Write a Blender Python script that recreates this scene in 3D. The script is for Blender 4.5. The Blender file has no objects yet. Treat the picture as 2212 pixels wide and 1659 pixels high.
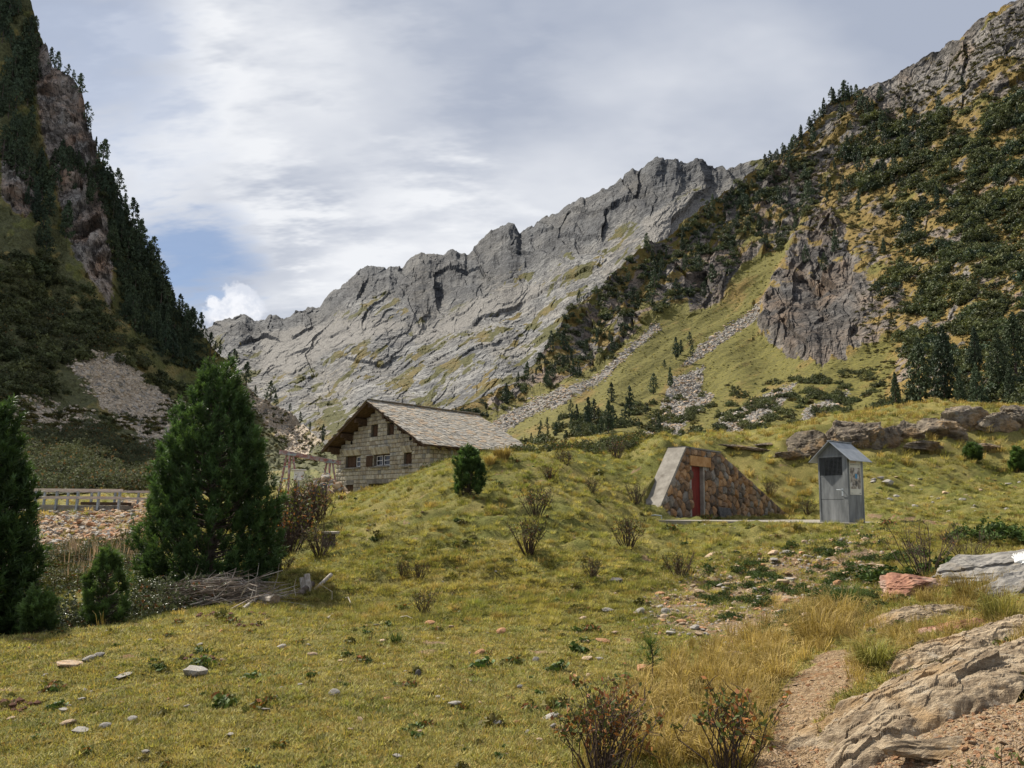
import bpy, math, random
import numpy as np
from mathutils import Vector, Matrix

scene = bpy.context.scene
COL = scene.collection
random.seed(7)
RNG = np.random.default_rng(7)
R = math.radians

# ------------------------------------------------------------------ camera
F_PX, W_PX, H_PX = 683.0, 1024.0, 768.0
PITCH, ROLL, SHIFT = R(6.0), R(0.6), 0.0508
CAM = np.array([0.0, 0.0, 1.6])
cam_data = bpy.data.cameras.new('camera')
cam_data.sensor_width = 36.0
cam_data.lens = 36.0 * F_PX / W_PX
cam_data.shift_y = SHIFT
cam_data.clip_start = 0.1
cam_data.clip_end = 20000
cam = bpy.data.objects.new('camera', cam_data)
COL.objects.link(cam)
_rot = Matrix.Rotation(math.pi / 2 + PITCH, 3, 'X') @ Matrix.Rotation(ROLL, 3, 'Z')
cam.matrix_world = Matrix.Translation(Vector(CAM)) @ _rot.to_4x4()
scene.camera = cam
RM = np.array(_rot)

# ------------------------------------------------------------------ light and sky
SUN_AZ, SUN_EL = R(52), R(49)       # azimuth measured from +Y towards -X
sun_vec = Vector((-math.sin(SUN_AZ) * math.cos(SUN_EL), math.cos(SUN_AZ) * math.cos(SUN_EL), math.sin(SUN_EL)))
sl = bpy.data.lights.new('sun', 'SUN')
sl.energy = 5.0
sl.angle = R(0.53)
sl.color = (1.0, 0.93, 0.82)
so = bpy.data.objects.new('sun', sl)
so.rotation_euler = sun_vec.to_track_quat('Z', 'Y').to_euler()
so.location = (0, 0, 400)
COL.objects.link(so)

scene.view_settings.view_transform = 'Standard'
scene.view_settings.look = 'None'
scene.view_settings.gamma = 1.0
scene.view_settings.use_curve_mapping = False
scene.view_settings.exposure = 0.75
scene.render.engine = 'CYCLES'
scene.cycles.max_bounces = 5
scene.cycles.diffuse_bounces = 2
scene.cycles.glossy_bounces = 2
scene.cycles.transmission_bounces = 2
scene.cycles.transparent_max_bounces = 4
scene.cycles.caustics_reflective = False
scene.cycles.caustics_refractive = False


class NB:
    """small node builder: nb('ShaderNodeX', props, Input=value or socket)"""
    def __init__(self, nt):
        self.nt = nt
        nt.nodes.clear()

    def __call__(self, typ, props=None, **ins):
        n = self.nt.nodes.new(typ)
        for k, v in (props or {}).items():
            setattr(n, k, v)
        for k, v in ins.items():
            key = int(k[1:]) if k[0] == 'i' and k[1:].isdigit() else k.replace('_', ' ')
            s = n.inputs[key]
            if isinstance(v, bpy.types.NodeSocket):
                self.nt.links.new(v, s)
            elif isinstance(v, bpy.types.Node):
                self.nt.links.new(v.outputs[0], s)
            else:
                if isinstance(v, tuple) and len(v) == 3 and s.type == 'RGBA':
                    v = v + (1.0,)
                s.default_value = v
        return n

    def math(self, op, a, b=0.0, c=0.0, clamp=False):
        return self('ShaderNodeMath', {'operation': op, 'use_clamp': clamp}, i0=a, i1=b, i2=c).outputs[0]

    def vmath(self, op, a, b=(0, 0, 0)):
        n = self('ShaderNodeVectorMath', {'operation': op}, i0=a, i1=b)
        return n.outputs['Value'] if op in ('DOT_PRODUCT', 'LENGTH') else n.outputs[0]

    def mix(self, fac, a, b, blend='MIX'):
        n = self('ShaderNodeMix', {'data_type': 'RGBA', 'blend_type': blend, 'clamp_factor': True}, i0=fac, i6=a, i7=b)
        return n.outputs[2]

    def ramp(self, x, lo, hi):
        return self('ShaderNodeMapRange', {'interpolation_type': 'SMOOTHSTEP', 'clamp': True}, Value=x,
                    From_Min=lo, From_Max=hi).outputs[0]

    def noise(self, vec, scale, detail=3.0, rough=0.55, dist=0.0):
        return self('ShaderNodeTexNoise', None, Vector=vec, Scale=scale, Detail=detail, Roughness=rough, Distortion=dist).outputs[0]


def px_dir(px, py):
    """unit-depth ray direction (world) of a picture point, as (x/y, 1, z/y)"""
    px, py = np.asarray(px, float), np.asarray(py, float)
    c = np.stack([(px - 512) / F_PX, (384 + 1024 * SHIFT - py) / F_PX, -np.ones_like(px)], -1)
    d = c @ RM.T
    return d / d[..., 1:2]


def P(px, py, Y):
    """world point seen at picture point (px, py) that lies Y metres ahead"""
    Y = np.asarray(Y, float)
    return CAM + px_dir(px, py) * (Y[..., None] if Y.ndim else float(Y))


def proj(pts):
    v = (np.asarray(pts, float) - CAM) @ RM
    z = np.maximum(-v[..., 2], 1e-3)
    return 512 + F_PX * v[..., 0] / z, 384 + 1024 * SHIFT - F_PX * v[..., 1] / z


# world: Nishita sky seen through a broken sheet of high cloud
world = bpy.data.worlds.new('World')
scene.world = world
world.use_nodes = True
world.cycles.sampling_method = 'NONE'
nb = NB(world.node_tree)
sky = nb('ShaderNodeTexSky', {'sky_type': 'NISHITA', 'sun_disc': False, 'sun_elevation': SUN_EL,
                              'sun_rotation': -SUN_AZ, 'altitude': 2000.0, 'air_density': 1.0, 'dust_density': 0.6})
tc = nb('ShaderNodeTexCoord')
dirv = tc.outputs['Generated']
sep = nb('ShaderNodeSeparateXYZ', None, Vector=dirv)
den = nb.math('ADD', nb.math('MAXIMUM', sep.outputs[2], 0.0), 0.32)
flat = nb('ShaderNodeCombineXYZ', None, X=nb.math('DIVIDE', sep.outputs[0], den), Y=nb.math('DIVIDE', sep.outputs[1], den), Z=0.0)
mp = nb('ShaderNodeMapping', None, Vector=flat, Rotation=(0, 0, R(35)), Scale=(1.0, 1.7, 1.0), Location=(3.1, 1.75, 0))
n1 = nb.noise(mp, 0.85, 2, 0.5, 0.35)
n2 = nb.noise(mp, 2.6, 4, 0.6)
n4 = nb.noise(nb('ShaderNodeMapping', None, Vector=flat, Rotation=(0, 0, R(20)), Scale=(1.0, 2.6, 1.0)).outputs[0], 5.0, 4, 0.62)
thick = nb.math('ADD', nb.math('MULTIPLY', n1, 0.75), nb.math('MULTIPLY', n2, 0.25))


def sky_blob(px, py, size):
    d = px_dir(px, py)
    d = d / np.linalg.norm(d)
    dd = nb.vmath('DOT_PRODUCT', dirv, tuple(float(t) for t in d))
    wob = nb.math('MULTIPLY', nb.math('SUBTRACT', n4, 0.5), 2.6 * (1 - math.cos(size)))
    return nb.ramp(nb.math('ADD', dd, wob), math.cos(size), math.cos(size * 0.25))


cloud_lo, cloud_hi = (0.345, 0.385, 0.475), (0.73, 0.745, 0.775)
bright = nb.ramp(thick, 0.40, 0.76)
for (bx, by, bs, sgn) in ((150, 190, R(13), 0.5), (330, 90, R(13), 0.4), (240, 130, R(10), 0.3), (420, 285, R(11), 0.4), (290, 280, R(9), 0.3),
                          (268, 195, R(8), -0.5), (480, 170, R(12), -0.15), (720, 60, R(20), -0.1), (560, 260, R(12), 0.15)):
    b = sky_blob(bx, by, bs)
    bright = nb.math('MULTIPLY_ADD', b, sgn * 0.75, bright)
bright = nb.math('MULTIPLY', bright, nb.math('MULTIPLY_ADD', n4, 0.5, 0.72))
cl = nb.mix(bright, cloud_lo, cloud_hi)
hole = nb.math('MAXIMUM', nb.ramp(thick, 0.33, 0.20), 0.0)
for (bx, by, bs, k) in ((200, 262, R(5.2), 0.55), (178, 250, R(4.5), 0.25), (60, 40, R(9), 0.3), (110, 100, R(8), 0.2)):
    hole = nb.math('MULTIPLY_ADD', sky_blob(bx, by, bs), k, hole, clamp=True)
skyc = nb.vmath('MULTIPLY', sky.outputs[0], (0.085, 0.085, 0.085))
allc = nb.mix(hole, cl, skyc)
# a small heap of white cumulus low over the valley head
d = px_dir(241, 312); d = d / np.linalg.norm(d)
q = nb.noise(dirv, 34.0, 4, 0.66)
heap = None
for (bx, by, bs, nz) in ((238, 306, R(1.5), 0), (247, 310, R(1.2), 0), (241, 297, R(0.9), 0), (226, 316, R(1.5), 0), (213, 303, R(0.6), 0)):
    dd = px_dir(bx, by); dd = dd / np.linalg.norm(dd)
    dist = nb.vmath('LENGTH', nb.vmath('SUBTRACT', dirv, tuple(float(t) for t in dd)))
    h = nb.ramp(nb.math('MULTIPLY_ADD', nb.math('SUBTRACT', q, 0.5), bs * 2.2, dist), bs * 1.12, bs * 0.72)
    heap = h if heap is None else nb.math('MAXIMUM', heap, h)
heapc = nb.mix(nb.ramp(q, 0.35, 0.62), (0.62, 0.65, 0.72), (0.86, 0.86, 0.88))
allc = nb.mix(nb.math('MULTIPLY', heap, 0.8), allc, heapc)
bg = nb('ShaderNodeBackground', None, Color=allc, Strength=0.72)
out = nb('ShaderNodeOutputWorld', None, Surface=bg.outputs[0])


# ------------------------------------------------------------------ numpy noise
def _h(ix, iy, seed=0, iz=0):
    h = (ix.astype(np.int64) * 374761393 + iy.astype(np.int64) * 668265263 + np.int64(seed) * 974634777) & 0xffffffff
    h = (h + np.asarray(iz, np.int64) * 2147483629) & 0xffffffff
    h = ((h ^ (h >> 13)) * 1274126177) & 0xffffffff
    h = ((h ^ (h >> 16)) * 2246822519) & 0xffffffff
    return ((h ^ (h >> 15)) & 0xffffff) / 16777216.0


def _f(t):
    return t * t * t * (t * (t * 6 - 15) + 10)


def pn2(x, y, seed=0):
    xi, yi = np.floor(x), np.floor(y)
    xf, yf = x - xi, y - yi
    r = []
    for dx, dy in ((0, 0), (1, 0), (0, 1), (1, 1)):
        a = _h(xi + dx, yi + dy, seed) * 6.28318
        r.append(np.cos(a) * (xf - dx) + np.sin(a) * (yf - dy))
    u, v = _f(xf), _f(yf)
    return ((r[0] * (1 - u) + r[1] * u) * (1 - v) + (r[2] * (1 - u) + r[3] * u) * v) * 1.5


def fbm2(x, y, seed=0, octv=4, gain=0.5, lac=2.03):
    s, a = 0, 1.0
    for o in range(octv):
        s = s + a * pn2(x, y, seed + o * 17)
        x, y, a = x * lac + 3.7, y * lac + 1.3, a * gain
    return s


def ridg2(x, y, seed=0, octv=4, gain=0.5):
    s, a = 0, 1.0
    for o in range(octv):
        s = s + a * (1 - 2 * np.abs(pn2(x, y, seed + o * 17)))
        x, y, a = x * 2.03 + 3.7, y * 2.03 + 1.3, a * gain
    return s


def pn3(p, seed=0):
    i = np.floor(p)
    f = p - i
    u = _f(f)
    out = 0
    for dz in (0, 1):
        for dy in (0, 1):
            for dx in (0, 1):
                a = _h(i[:, 0] + dx, i[:, 1] + dy, seed, i[:, 2] + dz)
                b = _h(i[:, 0] + dx, i[:, 1] + dy, seed + 91, i[:, 2] + dz)
                zc = b * 2 - 1
                rr = np.sqrt(1 - zc * zc)
                g = (np.cos(a * 6.28318) * rr * (f[:, 0] - dx) + np.sin(a * 6.28318) * rr * (f[:, 1] - dy) + zc * (f[:, 2] - dz))
                w = (u[:, 0] if dx else 1 - u[:, 0]) * (u[:, 1] if dy else 1 - u[:, 1]) * (u[:, 2] if dz else 1 - u[:, 2])
                out = out + g * w
    return out * 1.4


def fbm3(p, seed=0, octv=4, gain=0.5):
    s, a = 0, 1.0
    for o in range(octv):
        s = s + a * pn3(p, seed + o * 13)
        p, a = p * 2.03 + 5.1, a * gain
    return s


def facet2(x, y, seed=0, tilt=1.0):
    """blocky relief: every Worley cell is a tilted plane of its own"""
    xi, yi = np.floor(x), np.floor(y)
    best = np.full(x.shape, 9e9)
    val = np.zeros(x.shape)
    for dx in (-1, 0, 1):
        for dy in (-1, 0, 1):
            cx, cy = xi + dx, yi + dy
            px = cx + _h(cx, cy, seed)
            py = cy + _h(cx, cy, seed + 5)
            d = (x - px) ** 2 + (y - py) ** 2
            v = (_h(cx, cy, seed + 11) - 0.5) + tilt * ((_h(cx, cy, seed + 23) - 0.5) * (x - px) + (_h(cx, cy, seed + 31) - 0.5) * (y - py))
            m = d < best
            best = np.where(m, d, best)
            val = np.where(m, v, val)
    return val


def sstep(a, b, x):
    t = np.clip((x - a) / (b - a), 0, 1)
    return t * t * (3 - 2 * t)


S22 = 1024 / 2212.0


def poly_in(px, py, poly, soft=6.0, scale=S22):
    """soft inside-mask of a polygon given in the 2212-wide picture"""
    pts = np.array(poly, float) * scale
    inside = np.zeros(px.shape, bool)
    dist = np.full(px.shape, 1e9)
    n = len(pts)
    for i in range(n):
        (x0, y0), (x1, y1) = pts[i], pts[(i + 1) % n]
        c = ((y0 > py) != (y1 > py)) & (px < (x1 - x0) * (py - y0) / ((y1 - y0) if y1 != y0 else 1e-9) + x0)
        inside ^= c
        ex, ey = x1 - x0, y1 - y0
        t = np.clip(((px - x0) * ex + (py - y0) * ey) / (ex * ex + ey * ey + 1e-9), 0, 1)
        dist = np.minimum(dist, np.hypot(px - x0 - t * ex, py - y0 - t * ey))
    sd = np.where(inside, dist, -dist)
    return sstep(-soft, soft, sd)


# ------------------------------------------------------------------ mesh helpers
def mesh_np(name, verts, faces, mats=(), mat_idx=None, smooth=False, color=None, colname='tint'):
    me = bpy.data.meshes.new(name)
    verts = np.asarray(verts, np.float32)
    if isinstance(faces, np.ndarray):
        groups = [faces]
    else:
        groups = [g for g in faces if len(g)]
    me.vertices.add(len(verts))
    me.vertices.foreach_set('co', verts.ravel())
    idx = np.concatenate([g.ravel() for g in groups]).astype(np.int32)
    cnt = np.concatenate([np.full(len(g), g.shape[1]) for g in groups]).astype(np.int32)
    me.loops.add(len(idx))
    me.loops.foreach_set('vertex_index', idx)
    me.polygons.add(len(cnt))
    me.polygons.foreach_set('loop_start', np.concatenate([[0], np.cumsum(cnt)[:-1]]).astype(np.int32))
    for m in mats:
        me.materials.append(m)
    if mat_idx is not None:
        me.polygons.foreach_set('material_index', np.asarray(mat_idx, np.int32))
    if smooth:
        me.polygons.foreach_set('use_smooth', np.ones(len(cnt), bool))
    else:
        me.polygons.foreach_set('use_smooth', np.zeros(len(cnt), bool))
    cols = color if isinstance(color, dict) else ({colname: color} if color is not None else {})
    for k, c in cols.items():
        a = me.color_attributes.new(k, 'FLOAT_COLOR', 'POINT')
        c = np.asarray(c, np.float32)
        if c.shape[1] == 3:
            c = np.concatenate([c, np.ones((len(c), 1), np.float32)], 1)
        a.data.foreach_set('color', c.ravel())
    me.update(calc_edges=True)
    return me


def obj(name, me, parent=None, loc=None, label=None, cat=None, group=None, kind=None):
    o = bpy.data.objects.new(name, me)
    COL.objects.link(o)
    if parent is not None:
        o.parent = parent
    if loc is not None:
        o.location = loc
    return tag(o, label, cat, group, kind)


def tag(o, label=None, cat=None, group=None, kind=None):
    if label: o['label'] = label
    if cat: o['category'] = cat
    if group: o['group'] = group
    if kind: o['kind'] = kind
    return o


def empty(name, loc, rz=0.0, **kw):
    o = obj(name, None, **kw)
    o.location = tuple(float(t) for t in loc)
    o.rotation_euler = (0, 0, rz)
    o.empty_display_size = 0.3
    return o


class MB:
    """collects boxes, tubes and polygons into one mesh"""
    def __init__(self):
        self.v, self.f, self.m, self.n, self.c = [], [], [], 0, []

    def add(self, verts, faces, mi=0, col=(1, 1, 1)):
        self.v.extend([tuple(map(float, p)) for p in verts])
        self.f.extend([tuple(i + self.n for i in f) for f in faces])
        self.m.extend([mi] * len(faces))
        self.c.extend([col] * len(verts))
        self.n += len(verts)
        return self

    def box(self, a, b, mi=0, M=None):
        (x0, y0, z0), (x1, y1, z1) = a, b
        vs = [(x0, y0, z0), (x1, y0, z0), (x1, y1, z0), (x0, y1, z0), (x0, y0, z1), (x1, y0, z1), (x1, y1, z1), (x0, y1, z1)]
        if M is not None:
            vs = [M @ Vector(p) for p in vs]
        return self.add(vs, [(0, 3, 2, 1), (4, 5, 6, 7), (0, 1, 5, 4), (1, 2, 6, 5), (2, 3, 7, 6), (3, 0, 4, 7)], mi)

    def beam(self, p, q, w, h, mi=0, up=(0, 0, 1)):
        p, q = Vector(p), Vector(q)
        d = (q - p).normalized()
        s = d.cross(Vector(up))
        s = s.normalized() if s.length > 1e-4 else Vector((1, 0, 0))
        u = s.cross(d)
        s, u = s * w / 2, u * h / 2
        vs = [p - s - u, p + s - u, p + s + u, p - s + u, q - s - u, q + s - u, q + s + u, q - s + u]
        return self.add(vs, [(0, 1, 2, 3), (7, 6, 5, 4), (0, 4, 5, 1), (1, 5, 6, 2), (2, 6, 7, 3), (3, 7, 4, 0)], mi)

    def tube(self, pts, rads, seg=6, mi=0, cap=True, capmi=None):
        pts = [Vector(p) for p in pts]
        rings = []
        for i, p in enumerate(pts):
            d = (pts[min(i + 1, len(pts) - 1)] - pts[max(i - 1, 0)]).normalized()
            a = d.orthogonal().normalized() if i == 0 else (a - d * a.dot(d)).normalized()
            b = d.cross(a)
            rings.append([p + (a * math.cos(t) + b * math.sin(t)) * rads[i] for t in [6.28318 * k / seg for k in range(seg)]])
        vs = [v for r in rings for v in r]
        fs = [(i * seg + k, i * seg + (k + 1) % seg, (i + 1) * seg + (k + 1) % seg, (i + 1) * seg + k)
              for i in range(len(pts) - 1) for k in range(seg)]
        self.add(vs, fs, mi)
        if cap:
            n0 = self.n - len(vs)
            self.f.append(tuple(n0 + k for k in reversed(range(seg))))
            self.f.append(tuple(n0 + (len(pts) - 1) * seg + k for k in range(seg)))
            self.m.extend([mi if capmi is None else capmi] * 2)
        return self

    def mesh(self, name, mats, smooth=False):
        me = bpy.data.meshes.new(name)
        me.from_pydata(self.v, [], self.f)
        for m in (mats if isinstance(mats, (list, tuple)) else [mats]):
            me.materials.append(m)
        me.polygons.foreach_set('material_index', self.m)
        me.polygons.foreach_set('use_smooth', [smooth] * len(self.f))
        me.update()
        return me

    def build(self, name, mats, parent=None, smooth=False, **kw):
        return obj(name, self.mesh(name, mats, smooth), parent, **kw)


def instances(name, pts, rot, scl, protos, idx=None, **kw):
    """stuff: geometry-node instances of a few small meshes on given points"""
    n = len(pts)
    me = bpy.data.meshes.new(name)
    me.vertices.add(n)
    me.vertices.foreach_set('co', np.asarray(pts, np.float32).ravel())
    a = me.attributes.new('rot', 'FLOAT_VECTOR', 'POINT'); a.data.foreach_set('vector', np.asarray(rot, np.float32).ravel())
    scl = np.asarray(scl, np.float32)
    if scl.ndim == 1:
        scl = np.repeat(scl[:, None], 3, 1)
    a = me.attributes.new('scl', 'FLOAT_VECTOR', 'POINT'); a.data.foreach_set('vector', scl.ravel())
    if idx is None:
        idx = RNG.integers(0, len(protos), n)
    a = me.attributes.new('pick', 'INT', 'POINT'); a.data.foreach_set('value', np.asarray(idx, np.int32))
    me.update()
    o = obj(name, me, kind='stuff', **kw)
    ng = bpy.data.node_groups.new(name, 'GeometryNodeTree')
    ng.interface.new_socket('Geometry', in_out='INPUT', socket_type='NodeSocketGeometry')
    ng.interface.new_socket('Geometry', in_out='OUTPUT', socket_type='NodeSocketGeometry')
    N, L = ng.nodes.new, ng.links.new
    gi, go, jn = N('NodeGroupInput'), N('NodeGroupOutput'), N('GeometryNodeJoinGeometry')

    def attr(nm, ty):
        t = N('GeometryNodeInputNamedAttribute'); t.data_type = ty; t.inputs['Name'].default_value = nm
        return t.outputs[0]
    ar, asx, ap = attr('rot', 'FLOAT_VECTOR'), attr('scl', 'FLOAT_VECTOR'), attr('pick', 'INT')
    e2r = N('FunctionNodeEulerToRotation'); L(ar, e2r.inputs[0])
    for k, pm in enumerate(protos):
        po = bpy.data.objects.new(name + '_piece', pm)
        oi = N('GeometryNodeObjectInfo'); oi.inputs['Object'].default_value = po
        oi.inputs['As Instance'].default_value = True
        cmp_ = N('FunctionNodeCompare'); cmp_.data_type = 'INT'; cmp_.operation = 'EQUAL'
        L(ap, cmp_.inputs[2]); cmp_.inputs[3].default_value = k
        ip = N('GeometryNodeInstanceOnPoints')
        L(gi.outputs[0], ip.inputs['Points']); L(cmp_.outputs[0], ip.inputs['Selection'])
        L(oi.outputs['Geometry'], ip.inputs['Instance']); L(e2r.outputs[0], ip.inputs['Rotation']); L(asx, ip.inputs['Scale'])
        L(ip.outputs[0], jn.inputs[0])
    L(jn.outputs[0], go.inputs[0])
    md = o.modifiers.new('scatter', 'NODES'); md.node_group = ng
    return o
# ------------------------------------------------------------------ materials
def new_mat(name):
    m = bpy.data.materials.new(name)
    m.use_nodes = True
    return m, NB(m.node_tree)


def finish(nb, color, rough=0.85, normal=None, spec=0.25, metal=0.0):
    kw = dict(Base_Color=color, Roughness=rough, Metallic=metal)
    kw['Specular_IOR_Level'] = spec
    if normal is not None:
        kw['Normal'] = normal
    b = nb('ShaderNodeBsdfPrincipled', None, **kw)
    nb('ShaderNodeOutputMaterial', None, Surface=b.outputs[0])
    return b


def bump(nb, h, dist, strength=1.0):
    return nb('ShaderNodeBump', None, Height=h, Distance=dist, Strength=strength).outputs[0]


def simple_mat(name, c1, c2, scale=6.0, rough=0.8, bdist=0.0, bscale=None, metal=0.0, spec=0.25, c3=None, stretch=(1, 1, 1), space='Object'):
    m, nb = new_mat(name)
    if space == 'World':
        vec = nb('ShaderNodeNewGeometry').outputs['Position']
    else:
        vec = nb('ShaderNodeTexCoord').outputs['Object']
    vec = nb('ShaderNodeMapping', None, Vector=vec, Scale=stretch).outputs[0]
    n = nb.noise(vec, scale, 5, 0.65)
    col = nb.mix(nb.ramp(n, 0.35, 0.65), c1, c2)
    if c3:
        col = nb.mix(nb.ramp(nb.noise(vec, scale * 0.37, 4, 0.6, 0.5), 0.52, 0.66), col, c3)
    rnd = nb('ShaderNodeObjectInfo').outputs['Random']
    col = nb.mix(1.0, col, nb('ShaderNodeCombineColor', None, Red=nb.math('MULTIPLY_ADD', rnd, 0.3, 0.85), Green=nb.math('MULTIPLY_ADD', rnd, 0.3, 0.85), Blue=nb.math('MULTIPLY_ADD', rnd, 0.3, 0.85)).outputs[0], 'MULTIPLY')
    nrm = bump(nb, nb.noise(vec, bscale or scale * 2.5, 5, 0.65), bdist) if bdist else None
    finish(nb, col, rough, nrm, spec, metal)
    return m


def leaf_mat(name, c1, c2, trans=0.3, rough=0.6, spec=0.2, big=0.0, c3=None, var=0.5):
    """foliage: colour by plant, by patch and by the per-vertex tint; light passes through"""
    m, nb = new_mat(name)
    rnd = nb('ShaderNodeObjectInfo').outputs['Random']
    pos = nb('ShaderNodeNewGeometry').outputs['Position']
    att = nb('ShaderNodeAttribute', {'attribute_name': 'tint'})
    fac = nb.math('MULTIPLY_ADD', rnd, 0.6, nb.math('MULTIPLY_ADD', nb.noise(pos, big, 3, 0.6) if big else 0.5, 1.6, -0.6), clamp=True)
    col = nb.mix(fac, c1, c2)
    if c3:
        col = nb.mix(nb.math('MULTIPLY', att.outputs['Alpha'], 1.0), c3, col)
    col = nb.mix(1.0, col, att.outputs['Color'], 'MULTIPLY')
    wn = nb('ShaderNodeTexWhiteNoise', {'noise_dimensions': '1D'}, W=nb.math('MULTIPLY', rnd, 91.7)).outputs[0]
    vv_ = nb.math('MULTIPLY_ADD', wn, var, 1.0 - var / 2)
    col = nb.mix(1.0, col, nb('ShaderNodeCombineColor', None, Red=vv_, Green=vv_, Blue=vv_).outputs[0], 'MULTIPLY')
    b = nb('ShaderNodeBsdfPrincipled', None, Base_Color=col, Roughness=rough, Specular_IOR_Level=spec)
    t = nb('ShaderNodeBsdfTranslucent', None, Color=nb.mix(1.0, col, (1.0, 1.0, 0.55), 'MULTIPLY'))
    mx = nb('ShaderNodeMixShader', None, i0=trans, i1=b.outputs[0], i2=t.outputs[0])
    nb('ShaderNodeOutputMaterial', None, Surface=mx.outputs[0])
    return m


def rock_mat(name, light, dark, warm, scale=1.0, bd=0.02, strata=(1, 1, 1), lichen=None):
    m, nb = new_mat(name)
    pos = nb('ShaderNodeTexCoord').outputs['Object']
    v = nb('ShaderNodeMapping', None, Vector=pos, Scale=strata).outputs[0]
    a = nb.noise(v, 2.2 * scale, 6, 0.62, 0.3)
    c = nb.noise(pos, 0.9 * scale, 4, 0.6)
    d = nb.noise(v, 11 * scale, 6, 0.7)
    col = nb.mix(nb.ramp(a, 0.36, 0.62), dark, light)
    col = nb.mix(nb.math('MULTIPLY', nb.ramp(c, 0.48, 0.66), 0.8), col, warm)
    col = nb.mix(nb.math('MULTIPLY', nb.ramp(d, 0.56, 0.74), 0.5), col, tuple(t * 0.5 for t in dark))
    if lichen:
        col = nb.mix(nb.math('MULTIPLY', nb.ramp(nb.noise(pos, 3.3 * scale, 6, 0.7), 0.57, 0.66), 0.8), col, lichen)
    rnd = nb('ShaderNodeObjectInfo').outputs['Random']
    g = nb.math('MULTIPLY_ADD', rnd, 0.4, 0.8)
    col = nb.mix(1.0, col, nb('ShaderNodeCombineColor', None, Red=g, Green=g, Blue=g).outputs[0], 'MULTIPLY')
    nrm = bump(nb, nb.math('ADD', nb.noise(v, 7 * scale, 8, 0.7), nb.math('MULTIPLY', nb.noise(pos, 30 * scale, 4, 0.7), 0.4)), bd)
    finish(nb, col, 0.9, nrm, 0.2)
    return m


M = {}
# near ground: grass, soil, path and rubble by the painted cover of the place
m, nb = new_mat('alpine_turf')
pos = nb('ShaderNodeNewGeometry').outputs['Position']
cov = nb('ShaderNodeAttribute', {'attribute_name': 'cover'})
sc_ = nb('ShaderNodeSeparateColor', None, Color=cov.outputs['Color'])
dirt, rub, dry = sc_.outputs[0], sc_.outputs[1], sc_.outputs[2]
nA, nB_, nC = nb.noise(pos, 0.55, 2, 0.6), nb.noise(pos, 4.5, 3, 0.65), nb.noise(pos, 26, 2, 0.7)
nD = nb.noise(pos, 95, 1, 0.7)
yel = nb.math('ADD', nb.math('MULTIPLY_ADD', nA, 0.9, nb.math('MULTIPLY', nB_, 0.9)), nb.math('MULTIPLY_ADD', dry, 0.55, -0.9), clamp=True)
grass = nb.mix(yel, (0.150, 0.160, 0.040), (0.37, 0.285, 0.100))
grass = nb.mix(nb.ramp(nC, 0.42, 0.62), nb.mix(0.55, grass, (0.045, 0.052, 0.014)), grass)
grass = nb.mix(nb.math('MULTIPLY', nb.ramp(nD, 0.50, 0.68), 0.55), grass, (0.36, 0.29, 0.11))
soil = nb.mix(nb.ramp(nC, 0.35, 0.65), (0.145, 0.095, 0.052), (0.31, 0.222, 0.130))
soil = nb.mix(nb.ramp(nD, 0.55, 0.72), soil, (0.36, 0.27, 0.18))
soil = nb.mix(nb.ramp(nB_, 0.54, 0.7), soil, (0.23, 0.13, 0.065))
stony = nb.mix(nb.ramp(nC, 0.45, 0.6), soil, (0.24, 0.18, 0.125))
bare = nb.math('MULTIPLY', nb.ramp(nb.math('MULTIPLY_ADD', nB_, 0.6, nb.math('MULTIPLY', nA, 0.4)), 0.60, 0.70), 0.75)
col = nb.mix(bare, grass, nb.mix(0.35, soil, grass))
col = nb.mix(nb.ramp(nb.math('MULTIPLY_ADD', nC, 0.5, nb.math('ADD', rub, nb.math('MULTIPLY_ADD', nB_, 0.8, -0.9))), 0.28, 0.50), col, stony)
col = nb.mix(nb.ramp(nb.math('MULTIPLY_ADD', nB_, 0.5, nb.math('ADD', dirt, -0.25)), 0.35, 0.6), col, soil)
h = nb.math('ADD', nb.math('MULTIPLY', nC, 1.0), nb.math('MULTIPLY', nD, 0.5))
finish(nb, col, 0.95, bump(nb, h, 0.05), 0.1)
M['turf'] = m


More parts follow.
